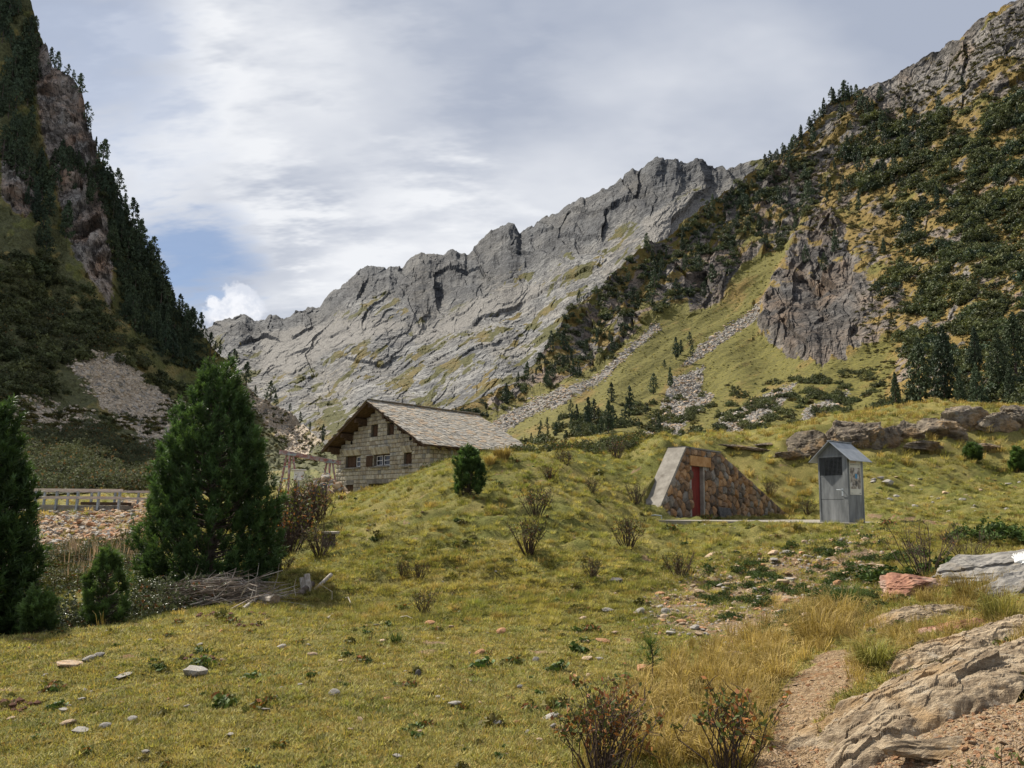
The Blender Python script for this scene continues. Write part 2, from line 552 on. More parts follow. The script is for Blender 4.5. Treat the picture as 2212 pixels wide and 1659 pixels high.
def mountain_mat(name, s, rockL, rockD, rockW, grassA, grassB, screeC, heath, strata_rot=0.0, strata=(1, 1, 1), bd=1.0, streak=0.0):
    """cover: R grass, G scree, B heath ; hue: R golden grass, G warm rock"""
    m, nb = new_mat(name)
    pos = nb('ShaderNodeNewGeometry').outputs['Position']
    v = nb('ShaderNodeMapping', None, Vector=pos, Rotation=(0, strata_rot, 0), Scale=strata).outputs[0]
    cov = nb('ShaderNodeSeparateColor', None, Color=nb('ShaderNodeAttribute', {'attribute_name': 'cover'}).outputs['Color'])
    hue = nb('ShaderNodeSeparateColor', None, Color=nb('ShaderNodeAttribute', {'attribute_name': 'hue'}).outputs['Color'])
    a = nb.noise(v, 0.035 * s, 3, 0.65)
    b = nb.noise(v, 0.16 * s, 3, 0.7)
    c = nb.noise(pos, 0.6 * s, 3, 0.7)
    rock = nb.mix(nb.ramp(nb.math('MULTIPLY_ADD', a, 0.5, nb.math('MULTIPLY', b, 0.5)), 0.38, 0.60), rockD, rockL)
    rock = nb.mix(nb.math('MULTIPLY', hue.outputs[1], nb.ramp(a, 0.3, 0.6)), rock, rockW)
    rock = nb.mix(nb.math('MULTIPLY', nb.ramp(c, 0.55, 0.70), 0.55), rock, tuple(t * 0.45 for t in rockD))
    ck = nb.ramp(nb.math('ABSOLUTE', nb.math('SUBTRACT', nb.noise(v, 0.10 * s, 4, 0.62), 0.5)), 0.0, 0.035)
    rock = nb.mix(ck, tuple(t * 0.4 for t in rockD), rock)
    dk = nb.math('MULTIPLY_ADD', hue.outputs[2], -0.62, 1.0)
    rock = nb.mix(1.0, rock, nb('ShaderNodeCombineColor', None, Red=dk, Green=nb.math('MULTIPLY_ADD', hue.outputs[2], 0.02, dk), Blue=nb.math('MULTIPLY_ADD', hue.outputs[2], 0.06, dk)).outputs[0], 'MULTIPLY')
    if streak:
        sn = nb.ramp(nb.noise(v, 0.055 * s, 5, 0.68), 0.50, 0.62)
        rock = nb.mix(nb.math('MULTIPLY', sn, 0.55), rock, rockD)
        st = nb.noise(v, 0.42 * s, 4, 0.6)
        rock = nb.mix(nb.math('MULTIPLY', nb.ramp(st, 0.60, 0.72), streak), rock, tuple(min(0.8, t * 1.9) for t in rockL))
    g = nb.mix(nb.ramp(nb.math('ADD', hue.outputs[0], nb.math('MULTIPLY_ADD', b, 0.9, -0.45)), 0.25, 0.75), grassA, grassB)
    g = nb.mix(nb.ramp(c, 0.40, 0.62), nb.mix(0.5, g, (0.03, 0.033, 0.012)), g)
    sc = nb.mix(nb.ramp(nb.noise(pos, 1.1 * s, 4, 0.75), 0.40, 0.60), tuple(t * 0.35 for t in screeC), screeC)
    he = nb.mix(nb.ramp(c, 0.35, 0.65), tuple(t * 0.5 for t in heath), heath)
    jit = nb.math('MULTIPLY_ADD', nb.math('ADD', b, c), 0.55, -0.55)
    col = nb.mix(nb.ramp(nb.math('ADD', cov.outputs[0], jit), 0.38, 0.58), rock, g)
    col = nb.mix(nb.ramp(nb.math('ADD', cov.outputs[1], jit), 0.40, 0.56), col, sc)
    col = nb.mix(nb.ramp(nb.math('ADD', cov.outputs[2], jit), 0.40, 0.60), col, he)
    h = nb.math('ADD', nb.math('MULTIPLY', b, 1.0), nb.math('MULTIPLY', c, 0.6))
    finish(nb, col, 0.9, bump(nb, h, bd), 0.2)
    return m


M['needle'] = leaf_mat('pine_needles', (0.048, 0.090, 0.028), (0.088, 0.142, 0.042), 0.32, 0.5, 0.3, 1.5, var=0.0)
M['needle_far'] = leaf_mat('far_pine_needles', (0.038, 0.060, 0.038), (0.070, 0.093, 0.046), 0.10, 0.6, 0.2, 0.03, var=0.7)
M['alder'] = leaf_mat('scrub_leaves', (0.058, 0.076, 0.034), (0.112, 0.118, 0.048), 0.20, 0.6, 0.2, 0.06, var=0.9)
M['willow'] = leaf_mat('willow_leaves', (0.070, 0.092, 0.045), (0.12, 0.135, 0.065), 0.2, 0.38, 0.5, 0.8, c3=(0.23, 0.10, 0.03))
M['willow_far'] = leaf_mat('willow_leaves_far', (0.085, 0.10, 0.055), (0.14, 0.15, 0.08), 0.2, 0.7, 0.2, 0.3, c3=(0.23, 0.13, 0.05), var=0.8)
M['shrub_leaf'] = leaf_mat('shrub_leaves', (0.060, 0.080, 0.024), (0.11, 0.11, 0.028), 0.25, 0.6, 0.15, 1.0, c3=(0.24, 0.10, 0.035))
M['heath'] = leaf_mat('heath_leaves', (0.070, 0.076, 0.022), (0.130, 0.104, 0.032), 0.2, 0.6, 0.2, 0.6, var=0.8)
M['grass'] = leaf_mat('turf_blades', (0.145, 0.172, 0.044), (0.40, 0.33, 0.122), 0.35, 0.6, 0.15, 0.8, var=1.0)
M['juniper'] = leaf_mat('creeping_cover', (0.050, 0.085, 0.020), (0.075, 0.105, 0.026), 0.2, 0.6, 0.2, 1.2)
M['straw'] = leaf_mat('dry_grass', (0.27, 0.195, 0.065), (0.46, 0.345, 0.14), 0.35, 0.6, 0.15, 0.9, var=0.7)
M['fireweed'] = leaf_mat('seed_heads', (0.24, 0.17, 0.14), (0.40, 0.29, 0.25), 0.3, 0.8, 0.1, 0.9)
M['bark'] = simple_mat('bark', (0.060, 0.045, 0.034), (0.13, 0.105, 0.085), 9, 0.95, 0.01)
M['twig'] = simple_mat('twig_bark', (0.035, 0.024, 0.018), (0.085, 0.058, 0.042), 14, 0.85)
M['deadwood'] = simple_mat('bleached_deadwood', (0.23, 0.195, 0.155), (0.42, 0.385, 0.335), 12, 0.9, 0.004, stretch=(3, 3, 0.6))
M['brush'] = simple_mat('brushwood_bark', (0.10, 0.075, 0.058), (0.30, 0.25, 0.20), 5, 0.9, space='World')
M['endgrain'] = simple_mat('end_grain', (0.13, 0.10, 0.075), (0.26, 0.20, 0.14), 20, 0.9)
M['stone_grey'] = rock_mat('grey_stone', (0.34, 0.32, 0.285), (0.19, 0.18, 0.165), (0.32, 0.27, 0.205), 5, 0.006)
M['stone_tan'] = rock_mat('tan_stone', (0.46, 0.36, 0.25), (0.24, 0.18, 0.125), (0.40, 0.23, 0.11), 5, 0.006)
M['stone_rust'] = rock_mat('rust_stone', (0.40, 0.22, 0.11), (0.22, 0.10, 0.05), (0.46, 0.30, 0.18), 5, 0.006)
M['stone_dark'] = rock_mat('dark_stone', (0.13, 0.125, 0.12), (0.05, 0.05, 0.05), (0.14, 0.11, 0.09), 5, 0.006)
M['slabrock'] = rock_mat('banded_gneiss', (0.50, 0.395, 0.265), (0.21, 0.155, 0.10), (0.40, 0.26, 0.125), 2.6, 0.04, (0.6, 2.6, 2.6), (0.44, 0.38, 0.29))
M['rustrock'] = rock_mat('red_rock', (0.33, 0.17, 0.11), (0.17, 0.08, 0.055), (0.38, 0.28, 0.22), 3, 0.015)
M['greyrock'] = rock_mat('grey_gneiss', (0.24, 0.225, 0.20), (0.11, 0.105, 0.098), (0.21, 0.17, 0.12), 2.0, 0.02, (0.7, 2, 2))
M['outcrop'] = rock_mat('outcrop_rock', (0.33, 0.275, 0.20), (0.13, 0.105, 0.08), (0.30, 0.185, 0.08), 0.8, 0.25, (1, 1, 1), (0.22, 0.22, 0.20))
M['scree_tan'] = rock_mat('scree_tan', (0.56, 0.47, 0.36), (0.44, 0.37, 0.285), (0.52, 0.40, 0.28), 0.6, 0.02)
M['dung'] = simple_mat('dung', (0.085, 0.04, 0.026), (0.19, 0.095, 0.055), 20, 0.95, 0.01)

# ------------------------------------------------------------------ near ground
CTRL = []


def cp(*a):
    for (px, py, Y) in a:
        CTRL.append(tuple(P(px, py, Y)))


def cw(*a):
    CTRL.extend(a)


cw((-6, 2, .0), (-3, 3, .0), (0, 1, 0), (0, 3, 0), (2, 3, .02), (0, 6, 0), (-3, 6, 0), (2, 7, .02), (-5, 7, -.02), (0, 9, .02), (2.4, 9.2, .05), (-2.5, 9.3, .02), (-12, 3, -.1))
cp((-60, 646, 7.8), (0, 640, 7.9), (100, 628, 8.8), (200, 612, 10.2), (258, 604, 11.2), (300, 598, 11.8))
cw((-9, 9.6, -.9), (-8, 12, -1.2), (-5.8, 13.2, -.6), (-12, 16, -1.9), (-9, 19, -1.6), (-15, 24, -1.4), (-25, 18, -2.0), (-18, 9, -1.3), (-30, 30, -1.5))
cp((290, 585, 12.8), (300, 560, 15.2), (318, 530, 20), (338, 508, 29), (330, 500, 40))
cp((360, 606, 11), (360, 565, 14), (360, 533, 17.5), (372, 510, 22), (390, 494, 25))
cp((430, 615, 10.2), (430, 575, 13), (430, 525, 17), (430, 488, 21.4), (435, 470, 25))
cp((500, 615, 10.2), (500, 572, 13), (500, 522, 17), (500, 481, 21), (500, 461, 24), (500, 455, 26.5))
cp((570, 615, 10.2), (570, 572, 13), (570, 531, 16.8), (570, 492, 20.8), (570, 463, 25), (570, 453.5, 27.5))
cp((625, 614, 10.2), (625, 572, 13.3), (620, 535, 17.6), (622, 512, 20.6), (625, 480, 24.5), (632, 452, 28.5))
cw((-3, 31, 3.2), (1, 32, 3.7), (5, 34, 4.2), (-5, 38, 2.6), (0, 42, 3.8), (5, 42, 5.0), (4, 52, 6.0))
BK0 = P(651.7, 519, 22.5); BKD = np.array([0.67, 0.742, 0]); BKN = np.array([0.742, -0.67, 0])
for l in (0.3, 3, 6, 9, 12.3):
    q = BK0 + BKD * l + BKN * 0.7
    cw((q[0], q[1], 1.2))
for l, z in ((1.2, 2.5), (2.6, 3.72), (5.2, 3.7), (8.5, 2.55), (11, 1.75), (13, 1.3)):
    q = BK0 + BKD * l - BKN * 1.0
    cw((q[0], q[1], z))
cp((640, 523, 20.3), (700, 526, 19.6), (760, 528, 19), (820, 530, 18.5), (890, 531, 17.8))
cp((700, 547, 16.5), (700, 577, 13.2), (700, 606, 10.8), (760, 552, 15.3), (760, 592, 11.4), (770, 632, 8.6), (820, 552, 14.3), (820, 592, 10.5), (800, 652, 6.9), (780, 704, 5.3), (780, 765, 4.2))
cp((900, 547, 13.2), (900, 582, 9.6), (880, 622, 7.2), (860, 684, 5.2), (960, 548, 12), (960, 592, 8), (960, 644, 5.8), (940, 694, 4.6), (1015, 575, 8.8), (1010, 606, 7), (1010, 660, 5), (1000, 745, 3.7), (1110, 600, 6.5), (1130, 700, 3.8), (1300, 640, 6))
cp((900, 516, 24), (960, 508, 26), (1020, 503, 27), (900, 500, 29), (1000, 483, 32), (860, 498, 28), (800, 478, 31.5), (745, 470, 31), (1150, 500, 26), (1150, 470, 34))
cp((690, 450, 34), (735, 446, 36), (800, 436, 38), (850, 424, 40), (900, 416, 41), (960, 412, 42), (1020, 414, 42), (1150, 408, 42))
cp((640, 446, 40), (700, 443, 52), (800, 434, 60), (900, 418, 62), (1020, 416, 62), (1150, 412, 62))
cp((560, 444, 70), (640, 444, 80), (520, 446, 80), (760, 437, 85), (900, 420, 85), (1050, 418, 85), (480, 450, 70))
cw((-6, 46.5, 2.0), (-13, 57, 2.0), (-12, 48, 1.4), (-14, 52, 1.4), (-3, 52, 2.6), (2, 58, 4.2), (-8, 66, 3.4), (-16, 50, 1.6), (-5, 42, 2.0), (-9, 43, 1.6))
cp((290, 515, 38), (120, 514, 46), (60, 517, 44), (60, 548, 33), (150, 545, 31), (200, 532, 35), (20, 566, 27), (0, 512, 48), (240, 512, 42), (-120, 515, 46), (-120, 560, 28))
cw(*[(float(P(px, 515, 47.6)[0]), 47.6, .75) for px in (0, 40, 80, 120)], *[(float(P(px, 515, 53)[0]), 53.5, 1.3) for px in (0, 40, 80, 130)])
cp((60, 494, 62), (120, 490, 66), (200, 488, 70), (0, 494, 60), (270, 492, 70), (320, 490, 75), (-150, 500, 58), (380, 475, 80))
cw((-120, 70, 0), (-40, 100, 1), (0, 110, 4), (-20, 90, 2), (60, 110, 18), (110, 70, 20), (60, 30, 8), (40, 12, 3.5), (15, 2, 1.2), (-40, 5, -1), (-70, 30, 0))

CT = np.array(CTRL)


def tps_fit(xy, z, lam=0.02):
    n = len(xy)
    d = np.hypot(xy[:, None, 0] - xy[None, :, 0], xy[:, None, 1] - xy[None, :, 1])
    K = d * d * np.log(d + 1e-9) * (d > 0)
    A = np.zeros((n + 3, n + 3))
    A[:n, :n] = K + lam * np.eye(n)
    A[:n, n] = 1; A[:n, n + 1:] = xy
    A[n, :n] = 1; A[n + 1:, :n] = xy.T
    return np.linalg.solve(A, np.concatenate([z, [0, 0, 0]]))


def warp(x, y):       # even out the control spacing: near points are dense, far ones sparse
    r = np.hypot(x, y) + 2.0
    k = np.log(r) / r * 6.0
    return np.stack([x * k, y * k], -1)


TW = tps_fit(warp(CT[:, 0], CT[:, 1]), CT[:, 2])
TXY = warp(CT[:, 0], CT[:, 1])


def ground_base(x, y):
    z = ground_raw(x, y)
    # level cut in front of the bunker wall
    dx, dy = np.asarray(x) - BK0[0], np.asarray(y) - BK0[1]
    l = dx * BKD[0] + dy * BKD[1]
    s = dx * BKN[0] + dy * BKN[1]
    off = np.maximum(np.maximum(0.25 - l, l - 13.0), 0)
    cap = 1.2 + np.maximum(s - 2.3, 0) * 0.8 + np.maximum(-s - 0.52, 0) * 30 + off * 1.6
    top = 1.2 + np.interp(l, [-3, 0.1, 2.35, 5.15, 12.6, 16], [3.0, 0.05, 2.6, 2.58, 0.0, 0.0]) + 0.02
    cap2 = top + np.maximum(-s - 0.5, 0) * 0.42 + np.maximum(s - 1.0, 0) * 9 + np.maximum(l - 14, 0) * 0.6 + np.maximum(0.1 - l, 0) * 2.0
    return np.minimum(np.minimum(z, cap), np.where(l > 1.0, cap2, 99))


def ground_raw(x, y):
    x, y = np.asarray(x, float), np.asarray(y, float)
    sh = x.shape
    q = warp(x.ravel(), y.ravel())
    out = np.zeros(len(q))
    n = len(TXY)
    for s in range(0, len(q), 20000):
        e = q[s:s + 20000]
        d2 = (e[:, None, 0] - TXY[None, :, 0]) ** 2 + (e[:, None, 1] - TXY[None, :, 1]) ** 2
        out[s:s + 20000] = (0.5 * d2 * np.log(d2 + 1e-12)) @ TW[:n] + TW[n] + e @ TW[n + 1:]
    return out.reshape(sh)


def ground_z(x, y):
    x, y = np.asarray(x, float), np.asarray(y, float)
    z = ground_base(x, y)
    far = sstep(9, 14, y)
    amp = 0.35 + 0.65 * far
    z = z + amp * 0.10 * fbm2(x / 3.1, y / 3.1, 3, 3) + amp * (0.05 + 0.04 * far) * fbm2(x / 0.75, y / 0.75, 9, 3)
    z = z + far * 0.11 * np.maximum(ridg2(x / 1.4 + 0.3 * pn2(x / 2, y / 2, 4), y / 0.8, 21, 2), -0.6)
    z = z + 0.012 * fbm2(x / 0.13, y / 0.13, 33, 2)
    z = z + sstep(26, 45, y) * 0.35 * fbm2(x / 5, y / 5, 44, 4)
    return z


def G(px, py, lo=2.5, hi=110.0):
    """first point of the ground seen at picture point (px, py)"""
    d = px_dir(px, py)
    ys = np.geomspace(lo, hi, 700)
    pts = CAM + d * ys[:, None]
    g = ground_base(pts[:, 0], pts[:, 1])
    k = np.argmax(pts[:, 2] < g)
    if pts[k, 2] >= g[k]:
        k = len(ys) - 1
    p = pts[k].copy()
    p[2] = float(ground_z(p[0:1], p[1:2])[0])
    return p


NC, NR = 560, 620
ga = np.linspace(-1.25, 1.35, NC)
gy = np.geomspace(1.6, 100, NR)
GA, GY = np.meshgrid(ga, gy)
GX = GA * (GY + 1.5)
GZ = ground_z(GX, GY)
gp = np.stack([GX, GY, GZ], -1).reshape(-1, 3)
gpx, gpy = proj(gp)
wob = 8 * fbm2(gp[:, 0] / 0.5, gp[:, 1] / 0.5, 71, 3)
near = gp[:, 1] < 9
PATH = [(1600, 1760), (1640, 1620), (1655, 1560), (1690, 1495), (1730, 1445), (1790, 1405), (1855, 1388), (1905, 1395), (1895, 1440), (1810, 1510), (1765, 1560), (1790, 1600), (1850, 1640), (1880, 1760)]
GRAVEL = [(1800, 1640), (1850, 1560), (2000, 1530), (2300, 1500), (2300, 1760), (1850, 1760)]
RUBBLE = [(1380, 1290), (1500, 1230), (1700, 1180), (1900, 1165), (1930, 1250), (1800, 1330), (1700, 1400), (1560, 1400), (1380, 1350)]
RUB2 = [(1500, 1180), (1880, 1150), (1900, 1190), (1500, 1240)]
dirt = near * np.maximum(poly_in(gpx + wob, gpy + wob, PATH, 5), 0.85 * poly_in(gpx + wob, gpy, GRAVEL, 10))
rub = (gp[:, 1] < 20) * np.maximum(poly_in(gpx + wob, gpy + wob, RUBBLE, 18) * 0.75, poly_in(gpx, gpy, RUB2, 12) * 0.4)
# the little trail beyond the booth and the stony bank under the bridge
trail = np.exp(-((gpy - (515 + (gpx - 870) * 0.115)) / 1.6) ** 2) * (gpx > 868) * (gpx < 965) * (gp[:, 1] > 14) * (gp[:, 1] < 34)
dirt = np.maximum(dirt, trail)
BANK = [(60, 1122), (200, 1108), (270, 1076), (330, 1075), (325, 1150), (200, 1195), (60, 1215)]
rub = np.maximum(rub, (gp[:, 1] > 24) * (gp[:, 1] < 60) * poly_in(gpx + wob, gpy + wob * 0.5, BANK, 8))
dry = np.clip(0.45 + 0.9 * fbm2(gp[:, 0] / 2.2, gp[:, 1] / 2.2, 81, 3), 0, 1)
DRY = [(1380, 1500), (1480, 1420), (1700, 1330), (1800, 1290), (1850, 1380), (1700, 1480), (1640, 1659), (1250, 1659)]
dry = np.maximum(dry, poly_in(gpx, gpy, DRY, 25) * near)
dry = np.where(gp[:, 1] > 33, np.clip(dry + 0.35, 0, 1), dry)
patch = fbm2(gp[:, 0] / 0.6, gp[:, 1] / 0.45, 55, 3)
dirt = np.maximum(dirt, sstep(0.62, 0.9, patch) * 0.62)
GCOVER = np.stack([dirt, rub, dry], -1)
ii = (np.arange(NR - 1)[:, None] * NC + np.arange(NC - 1)[None, :]).ravel()
gf = np.stack([ii, ii + 1, ii + NC + 1, ii + NC], -1)
ground = obj('meadow_ground', mesh_np('meadow_ground', gp, gf, [M['turf']], smooth=True, color=GCOVER, colname='cover'), kind='structure')
ground['label'] = 'grassy alpine meadow with a green mound and a dirt path'


def cover_at(x, y):
    a = (x / (y + 1.5) + 1.25) / 2.6 * (NC - 1)
    j = np.log(np.maximum(y, 1.61) / 1.6) / np.log(100 / 1.6) * (NR - 1)
    k = np.clip(np.round(j), 0, NR - 1).astype(int) * NC + np.clip(np.round(a), 0, NC - 1).astype(int)
    return GCOVER[k]
# ------------------------------------------------------------------ mountains
class Sheet:
    """a mountain flank: columns follow picture columns, rows climb from foot to crest, every point has its own distance"""
    def __init__(self, x0, x1, ncol, nrow, foot, crest, yfoot, ycrest, power, nrm):
        self.x0, self.x1, self.nc, self.nr = x0, x1, ncol, nrow
        self.foot = np.array(foot, float); self.crest = np.array(crest, float)
        self.cx = np.linspace(x0, x1, ncol)
        self.yb = np.interp(self.cx, self.foot[:, 0], self.foot[:, 1])
        self.yt = np.interp(self.cx, self.crest[:, 0], self.crest[:, 1])
        self.Yb = np.interp(self.cx, *np.array(yfoot, float).T)
        self.Yt = np.interp(self.cx, *np.array(ycrest, float).T)
        k = np.hanning(41); k /= k.sum()
        sm = lambda a: np.convolve(np.pad(a, 20, mode='edge'), k, 'valid')
        self.Yb, self.Yt = sm(self.Yb), sm(self.Yt)
        v = np.linspace(0, 1, nrow)
        self.V, self.PX = np.meshgrid(v, self.cx, indexing='ij')
        yts = np.convolve(np.pad(self.yt, 20, mode='edge'), k, 'valid')
        self.PY = self.yb + (yts - self.yb) * self.V + (self.yt - yts) * sstep(0.86, 1.0, self.V)
        g = 1 - (1 - self.V) ** power if power > 1 else self.V ** (1 / power)
        self.Y = self.Yb + (self.Yt - self.Yb) * g
        self.P = P(self.PX, self.PY, self.Y)
        self.n = np.array(nrm, float) / np.linalg.norm(nrm)

    def lift(self, h):
        self.P = self.P + h[..., None] * self.n

    def at(self, px, py):
        i = np.clip((np.asarray(px, float) - self.x0) / (self.x1 - self.x0) * (self.nc - 1), 0, self.nc - 1.001)
        yb, yt = np.interp(px, self.cx, self.yb), np.interp(px, self.cx, self.yt)
        j = np.clip((np.asarray(py, float) - yb) / (yt - yb) * (self.nr - 1), 0, self.nr - 1.001)
        a, b = np.floor(j).astype(int), np.floor(i).astype(int)
        fa, fb = (j - a)[..., None], (i - b)[..., None]
        Q = self.P
        return (Q[a, b] * (1 - fb) + Q[a, b + 1] * fb) * (1 - fa) + (Q[a + 1, b] * (1 - fb) + Q[a + 1, b + 1] * fb) * fa

    def build(self, name, mat, cover, hue, label, back=(0, 60, -60), nback=6):
        rows = [self.P]
        last = self.P[-1]
        for k in range(1, nback + 1):           # the far side of the crest
            t = k / nback
            q = last + np.array(back, float) * t
            rows.append(q[None] + np.random.default_rng(k).normal(0, 1.0, (1, self.nc, 1)) * 0.8)
        Q = np.concatenate(rows, 0)
        pad = lambda c: np.concatenate([c] + [c[-1:]] * nback, 0)
        nr = self.nr + nback
        ii = (np.arange(nr - 1)[:, None] * self.nc + np.arange(self.nc - 1)[None, :]).ravel()
        f = np.stack([ii, ii + 1, ii + self.nc + 1, ii + self.nc], -1)
        me = mesh_np(name, Q.reshape(-1, 3), f, [mat], color={'cover': pad(cover).reshape(-1, 3), 'hue': pad(hue).reshape(-1, 3)}, smooth=False)
        return obj(name, me, kind='structure', label=label)


s2 = lambda pts: [(x * S22, y * S22) for x, y in pts]

# --- centre: bare gneiss slabs under a jagged crest
CR = [(150, 352), (200, 338)] + s2([(470, 712), (500, 690), (530, 681), (560, 690), (590, 684), (612, 690), (640, 668), (655, 674), (665, 656), (690, 664), (710, 648), (740, 622), (770, 596), (800, 580), (822, 578), (835, 586), (870, 578), (890, 562), (905, 554), (930, 556), (960, 560), (985, 546), (1010, 544), (1040, 520), (1060, 508), (1080, 499), (1095, 489), (1110, 497), (1122, 512), (1138, 494), (1152, 498), (1170, 482), (1190, 470), (1210, 462), (1240, 440), (1262, 432), (1290, 412), (1320, 396), (1350, 380), (1380, 368), (1400, 352), (1415, 344), (1432, 352), (1450, 354), (1490, 364), (1512, 358), (1530, 368), (1560, 362), (1590, 352), (1620, 346), (1660, 345), (1750, 352), (1900, 360)])
ct = Sheet(150, 860, 720, 380, [(150, 530), (860, 520)], CR, [(150, 330), (300, 260), (480, 240), (860, 330)],
           [(150, 1500), (300, 1350), (420, 1250), (507, 1150), (600, 950), (655, 880), (764, 800), (860, 800)], 0.85, (0.15, -0.62, 0.77))
x, y = ct.PX, ct.PY
rel = ct.Y / 600.0
th = R(-31)
u = x * math.cos(th) + y * math.sin(th)          # along the slabs
w = -x * math.sin(th) + y * math.cos(th)
wu, ww = u + 14 * fbm2(x / 60, y / 60, 5, 3), w + 5 * fbm2(x / 40, y / 40, 6, 3)
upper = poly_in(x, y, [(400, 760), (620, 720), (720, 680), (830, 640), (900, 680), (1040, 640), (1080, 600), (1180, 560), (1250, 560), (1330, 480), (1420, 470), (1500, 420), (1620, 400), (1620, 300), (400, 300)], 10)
h = 13 * facet2(wu / 75, ww / 24, 1, 1.6) + 5 * facet2(wu / 30, ww / 8.5, 2, 1.5) + 3.4 * facet2(wu / 11, ww / 4.2, 3, 1.5) + 2.0 * facet2(wu / 5, ww / 2.4, 4, 1.3)
h2 = 22 * facet2(x / 40 + .4 * pn2(x / 30, y / 30, 8), y / 34, 11, 1.8) + 12 * ridg2(x / 30, y / 55, 12, 4) + 6 * facet2(x / 9, y / 11, 13, 1.5) + 3 * facet2(x / 4, y / 4.5, 14, 1.3)
h = h * (1 - upper) + 0.72 * h2 * upper
h += 26 * fbm2(x / 90, y / 70, 15, 2)
h *= rel * 0.34
ct.lift(h * sstep(0, .08, ct.V))
gn = fbm2(u / 45, w / 10, 61, 4) + 0.55 * fbm2(u / 12, w / 4, 62, 3)
gr = sstep(0.0, 0.5, gn) * (1 - upper)
band = poly_in(x, y, [(1020, 640), (1100, 610), (1300, 560), (1420, 520), (1560, 430), (1600, 420), (1560, 470), (1400, 560), (1300, 640), (1200, 640), (1050, 665)], 8)
gr = np.maximum(gr * 0.95, band * sstep(-0.1, 0.5, gn) * 0.75)
gr = np.maximum(gr, 0.75 * sstep(-0.2, 0.5, gn) * poly_in(x, y, [(780, 850), (950, 790), (1150, 760), (1350, 700), (1500, 600), (1500, 640), (1300, 760), (1100, 850), (900, 880)], 14))
scr = poly_in(x, y, [(560, 720), (700, 700), (820, 690), (900, 700), (820, 740), (700, 770), (640, 810), (560, 800)], 12) * 0.8
scr = np.maximum(scr, poly_in(x, y, [(880, 690), (1030, 640), (1150, 600), (1200, 620), (1060, 680), (900, 740)], 10) * 0.7)
scr = np.maximum(scr, poly_in(x, y, [(1380, 480), (1470, 440), (1560, 420), (1500, 500), (1400, 550)], 10) * 0.75)
cover = np.stack([gr, scr, 0 * gr], -1)
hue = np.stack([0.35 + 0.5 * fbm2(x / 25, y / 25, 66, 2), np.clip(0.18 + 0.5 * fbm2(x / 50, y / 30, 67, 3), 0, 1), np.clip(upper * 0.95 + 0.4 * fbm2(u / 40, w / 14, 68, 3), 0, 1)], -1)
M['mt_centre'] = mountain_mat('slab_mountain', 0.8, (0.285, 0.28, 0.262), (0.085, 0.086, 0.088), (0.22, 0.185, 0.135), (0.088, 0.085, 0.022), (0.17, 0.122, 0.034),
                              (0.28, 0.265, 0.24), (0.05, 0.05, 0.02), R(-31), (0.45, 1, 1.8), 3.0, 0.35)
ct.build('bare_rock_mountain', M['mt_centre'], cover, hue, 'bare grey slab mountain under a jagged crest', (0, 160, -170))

# --- left: steep wooded flank, cliffs above, scree below
CL = [(-420, -330), (-200, -260), (-60, -160), (10, -50)] + s2([(62, -20), (85, 75), (112, 140), (150, 165), (178, 205), (195, 275), (212, 345), (240, 400), (262, 450), (305, 525), (345, 590), (390, 665), (425, 720), (460, 752), (505, 790), (560, 850), (600, 880), (650, 920), (700, 962), (740, 985)])
FL = [(-420, 520), (0, 496), (100, 492), (200, 494), (280, 496), (320, 486), (343, 474)]
lf = Sheet(-420, 343, 620, 430, FL, CL, [(-420, 60), (0, 57), (100, 61), (200, 66), (280, 74), (343, 120)],
           [(-420, 210), (0, 200), (100, 196), (170, 200), (230, 215), (290, 235), (343, 190)], 1.9, (0.35, -0.72, 0.6))
x, y = lf.PX, lf.PY
cliff = poly_in(x, y, [(60, 60), (130, 130), (200, 200), (215, 330), (230, 480), (250, 640), (200, 600), (120, 420), (80, 260)], 14)
cliff = np.maximum(cliff, poly_in(x, y, [(0, 290), (60, 330), (100, 420), (60, 470), (0, 430)], 10))
cliff = np.maximum(cliff, poly_in(x, y, [(120, 420), (230, 430), (250, 580), (240, 660), (160, 560)], 12))
cliff = np.maximum(cliff, poly_in(x, y, [(350, 650), (410, 690), (400, 720), (355, 700)], 5) * 0.9)
sx_, sy_ = x + 9 * fbm2(x / 14, y / 10, 181, 3), y + 7 * fbm2(x / 14, y / 10, 182, 3)
scree = poly_in(sx_, sy_, [(150, 790), (230, 770), (330, 830), (400, 880), (370, 960), (330, 985), (300, 950), (210, 860)], 14)
scree = np.maximum(scree, poly_in(sx_, sy_, [(515, 800), (560, 840), (620, 885), (690, 940), (700, 960), (640, 985), (590, 930), (540, 880)], 6) * 0.95)
scree = np.maximum(scree, poly_in(x, y, [(0, 880), (90, 850), (200, 900), (240, 950), (100, 940)], 14) * 0.55)
grs = poly_in(x, y, [(430, 720), (520, 790), (640, 890), (720, 960), (680, 950), (600, 890), (540, 840), (500, 830), (470, 800)], 6)
grs = np.maximum(grs, poly_in(x, y, [(150, 600), (260, 660), (330, 760), (420, 820), (400, 860), (280, 800), (180, 720)], 14) * 0.7)
grs = np.maximum(grs, 0.75 * sstep(0.1, 0.5, fbm2(x / 30, y / 18, 171, 3)) * (1 - cliff))
rl = lf.Y / 150
wx, wy = x + 6 * fbm2(x / 25, y / 25, 105, 2), y + 4 * fbm2(x / 20, y / 20, 106, 2)
h = cliff * rl * (5.5 * facet2(wx / 26, wy / 15, 101, 1.8) + 2.8 * facet2(wx / 9, wy / 6, 102, 1.6) + 1.2 * facet2(wx / 3.6, wy / 2.8, 103, 1.4))
h += (1 - cliff) * rl * (1.6 * fbm2(x / 14, y / 9, 107, 4) + 0.7 * facet2(x / 5, y / 3.5, 108, 1.2))
h += rl * 5 * fbm2(x / 70, y / 55, 109, 2) + scree * rl * 0.5 * facet2(x / 2.2, y / 1.8, 110, 1.0)
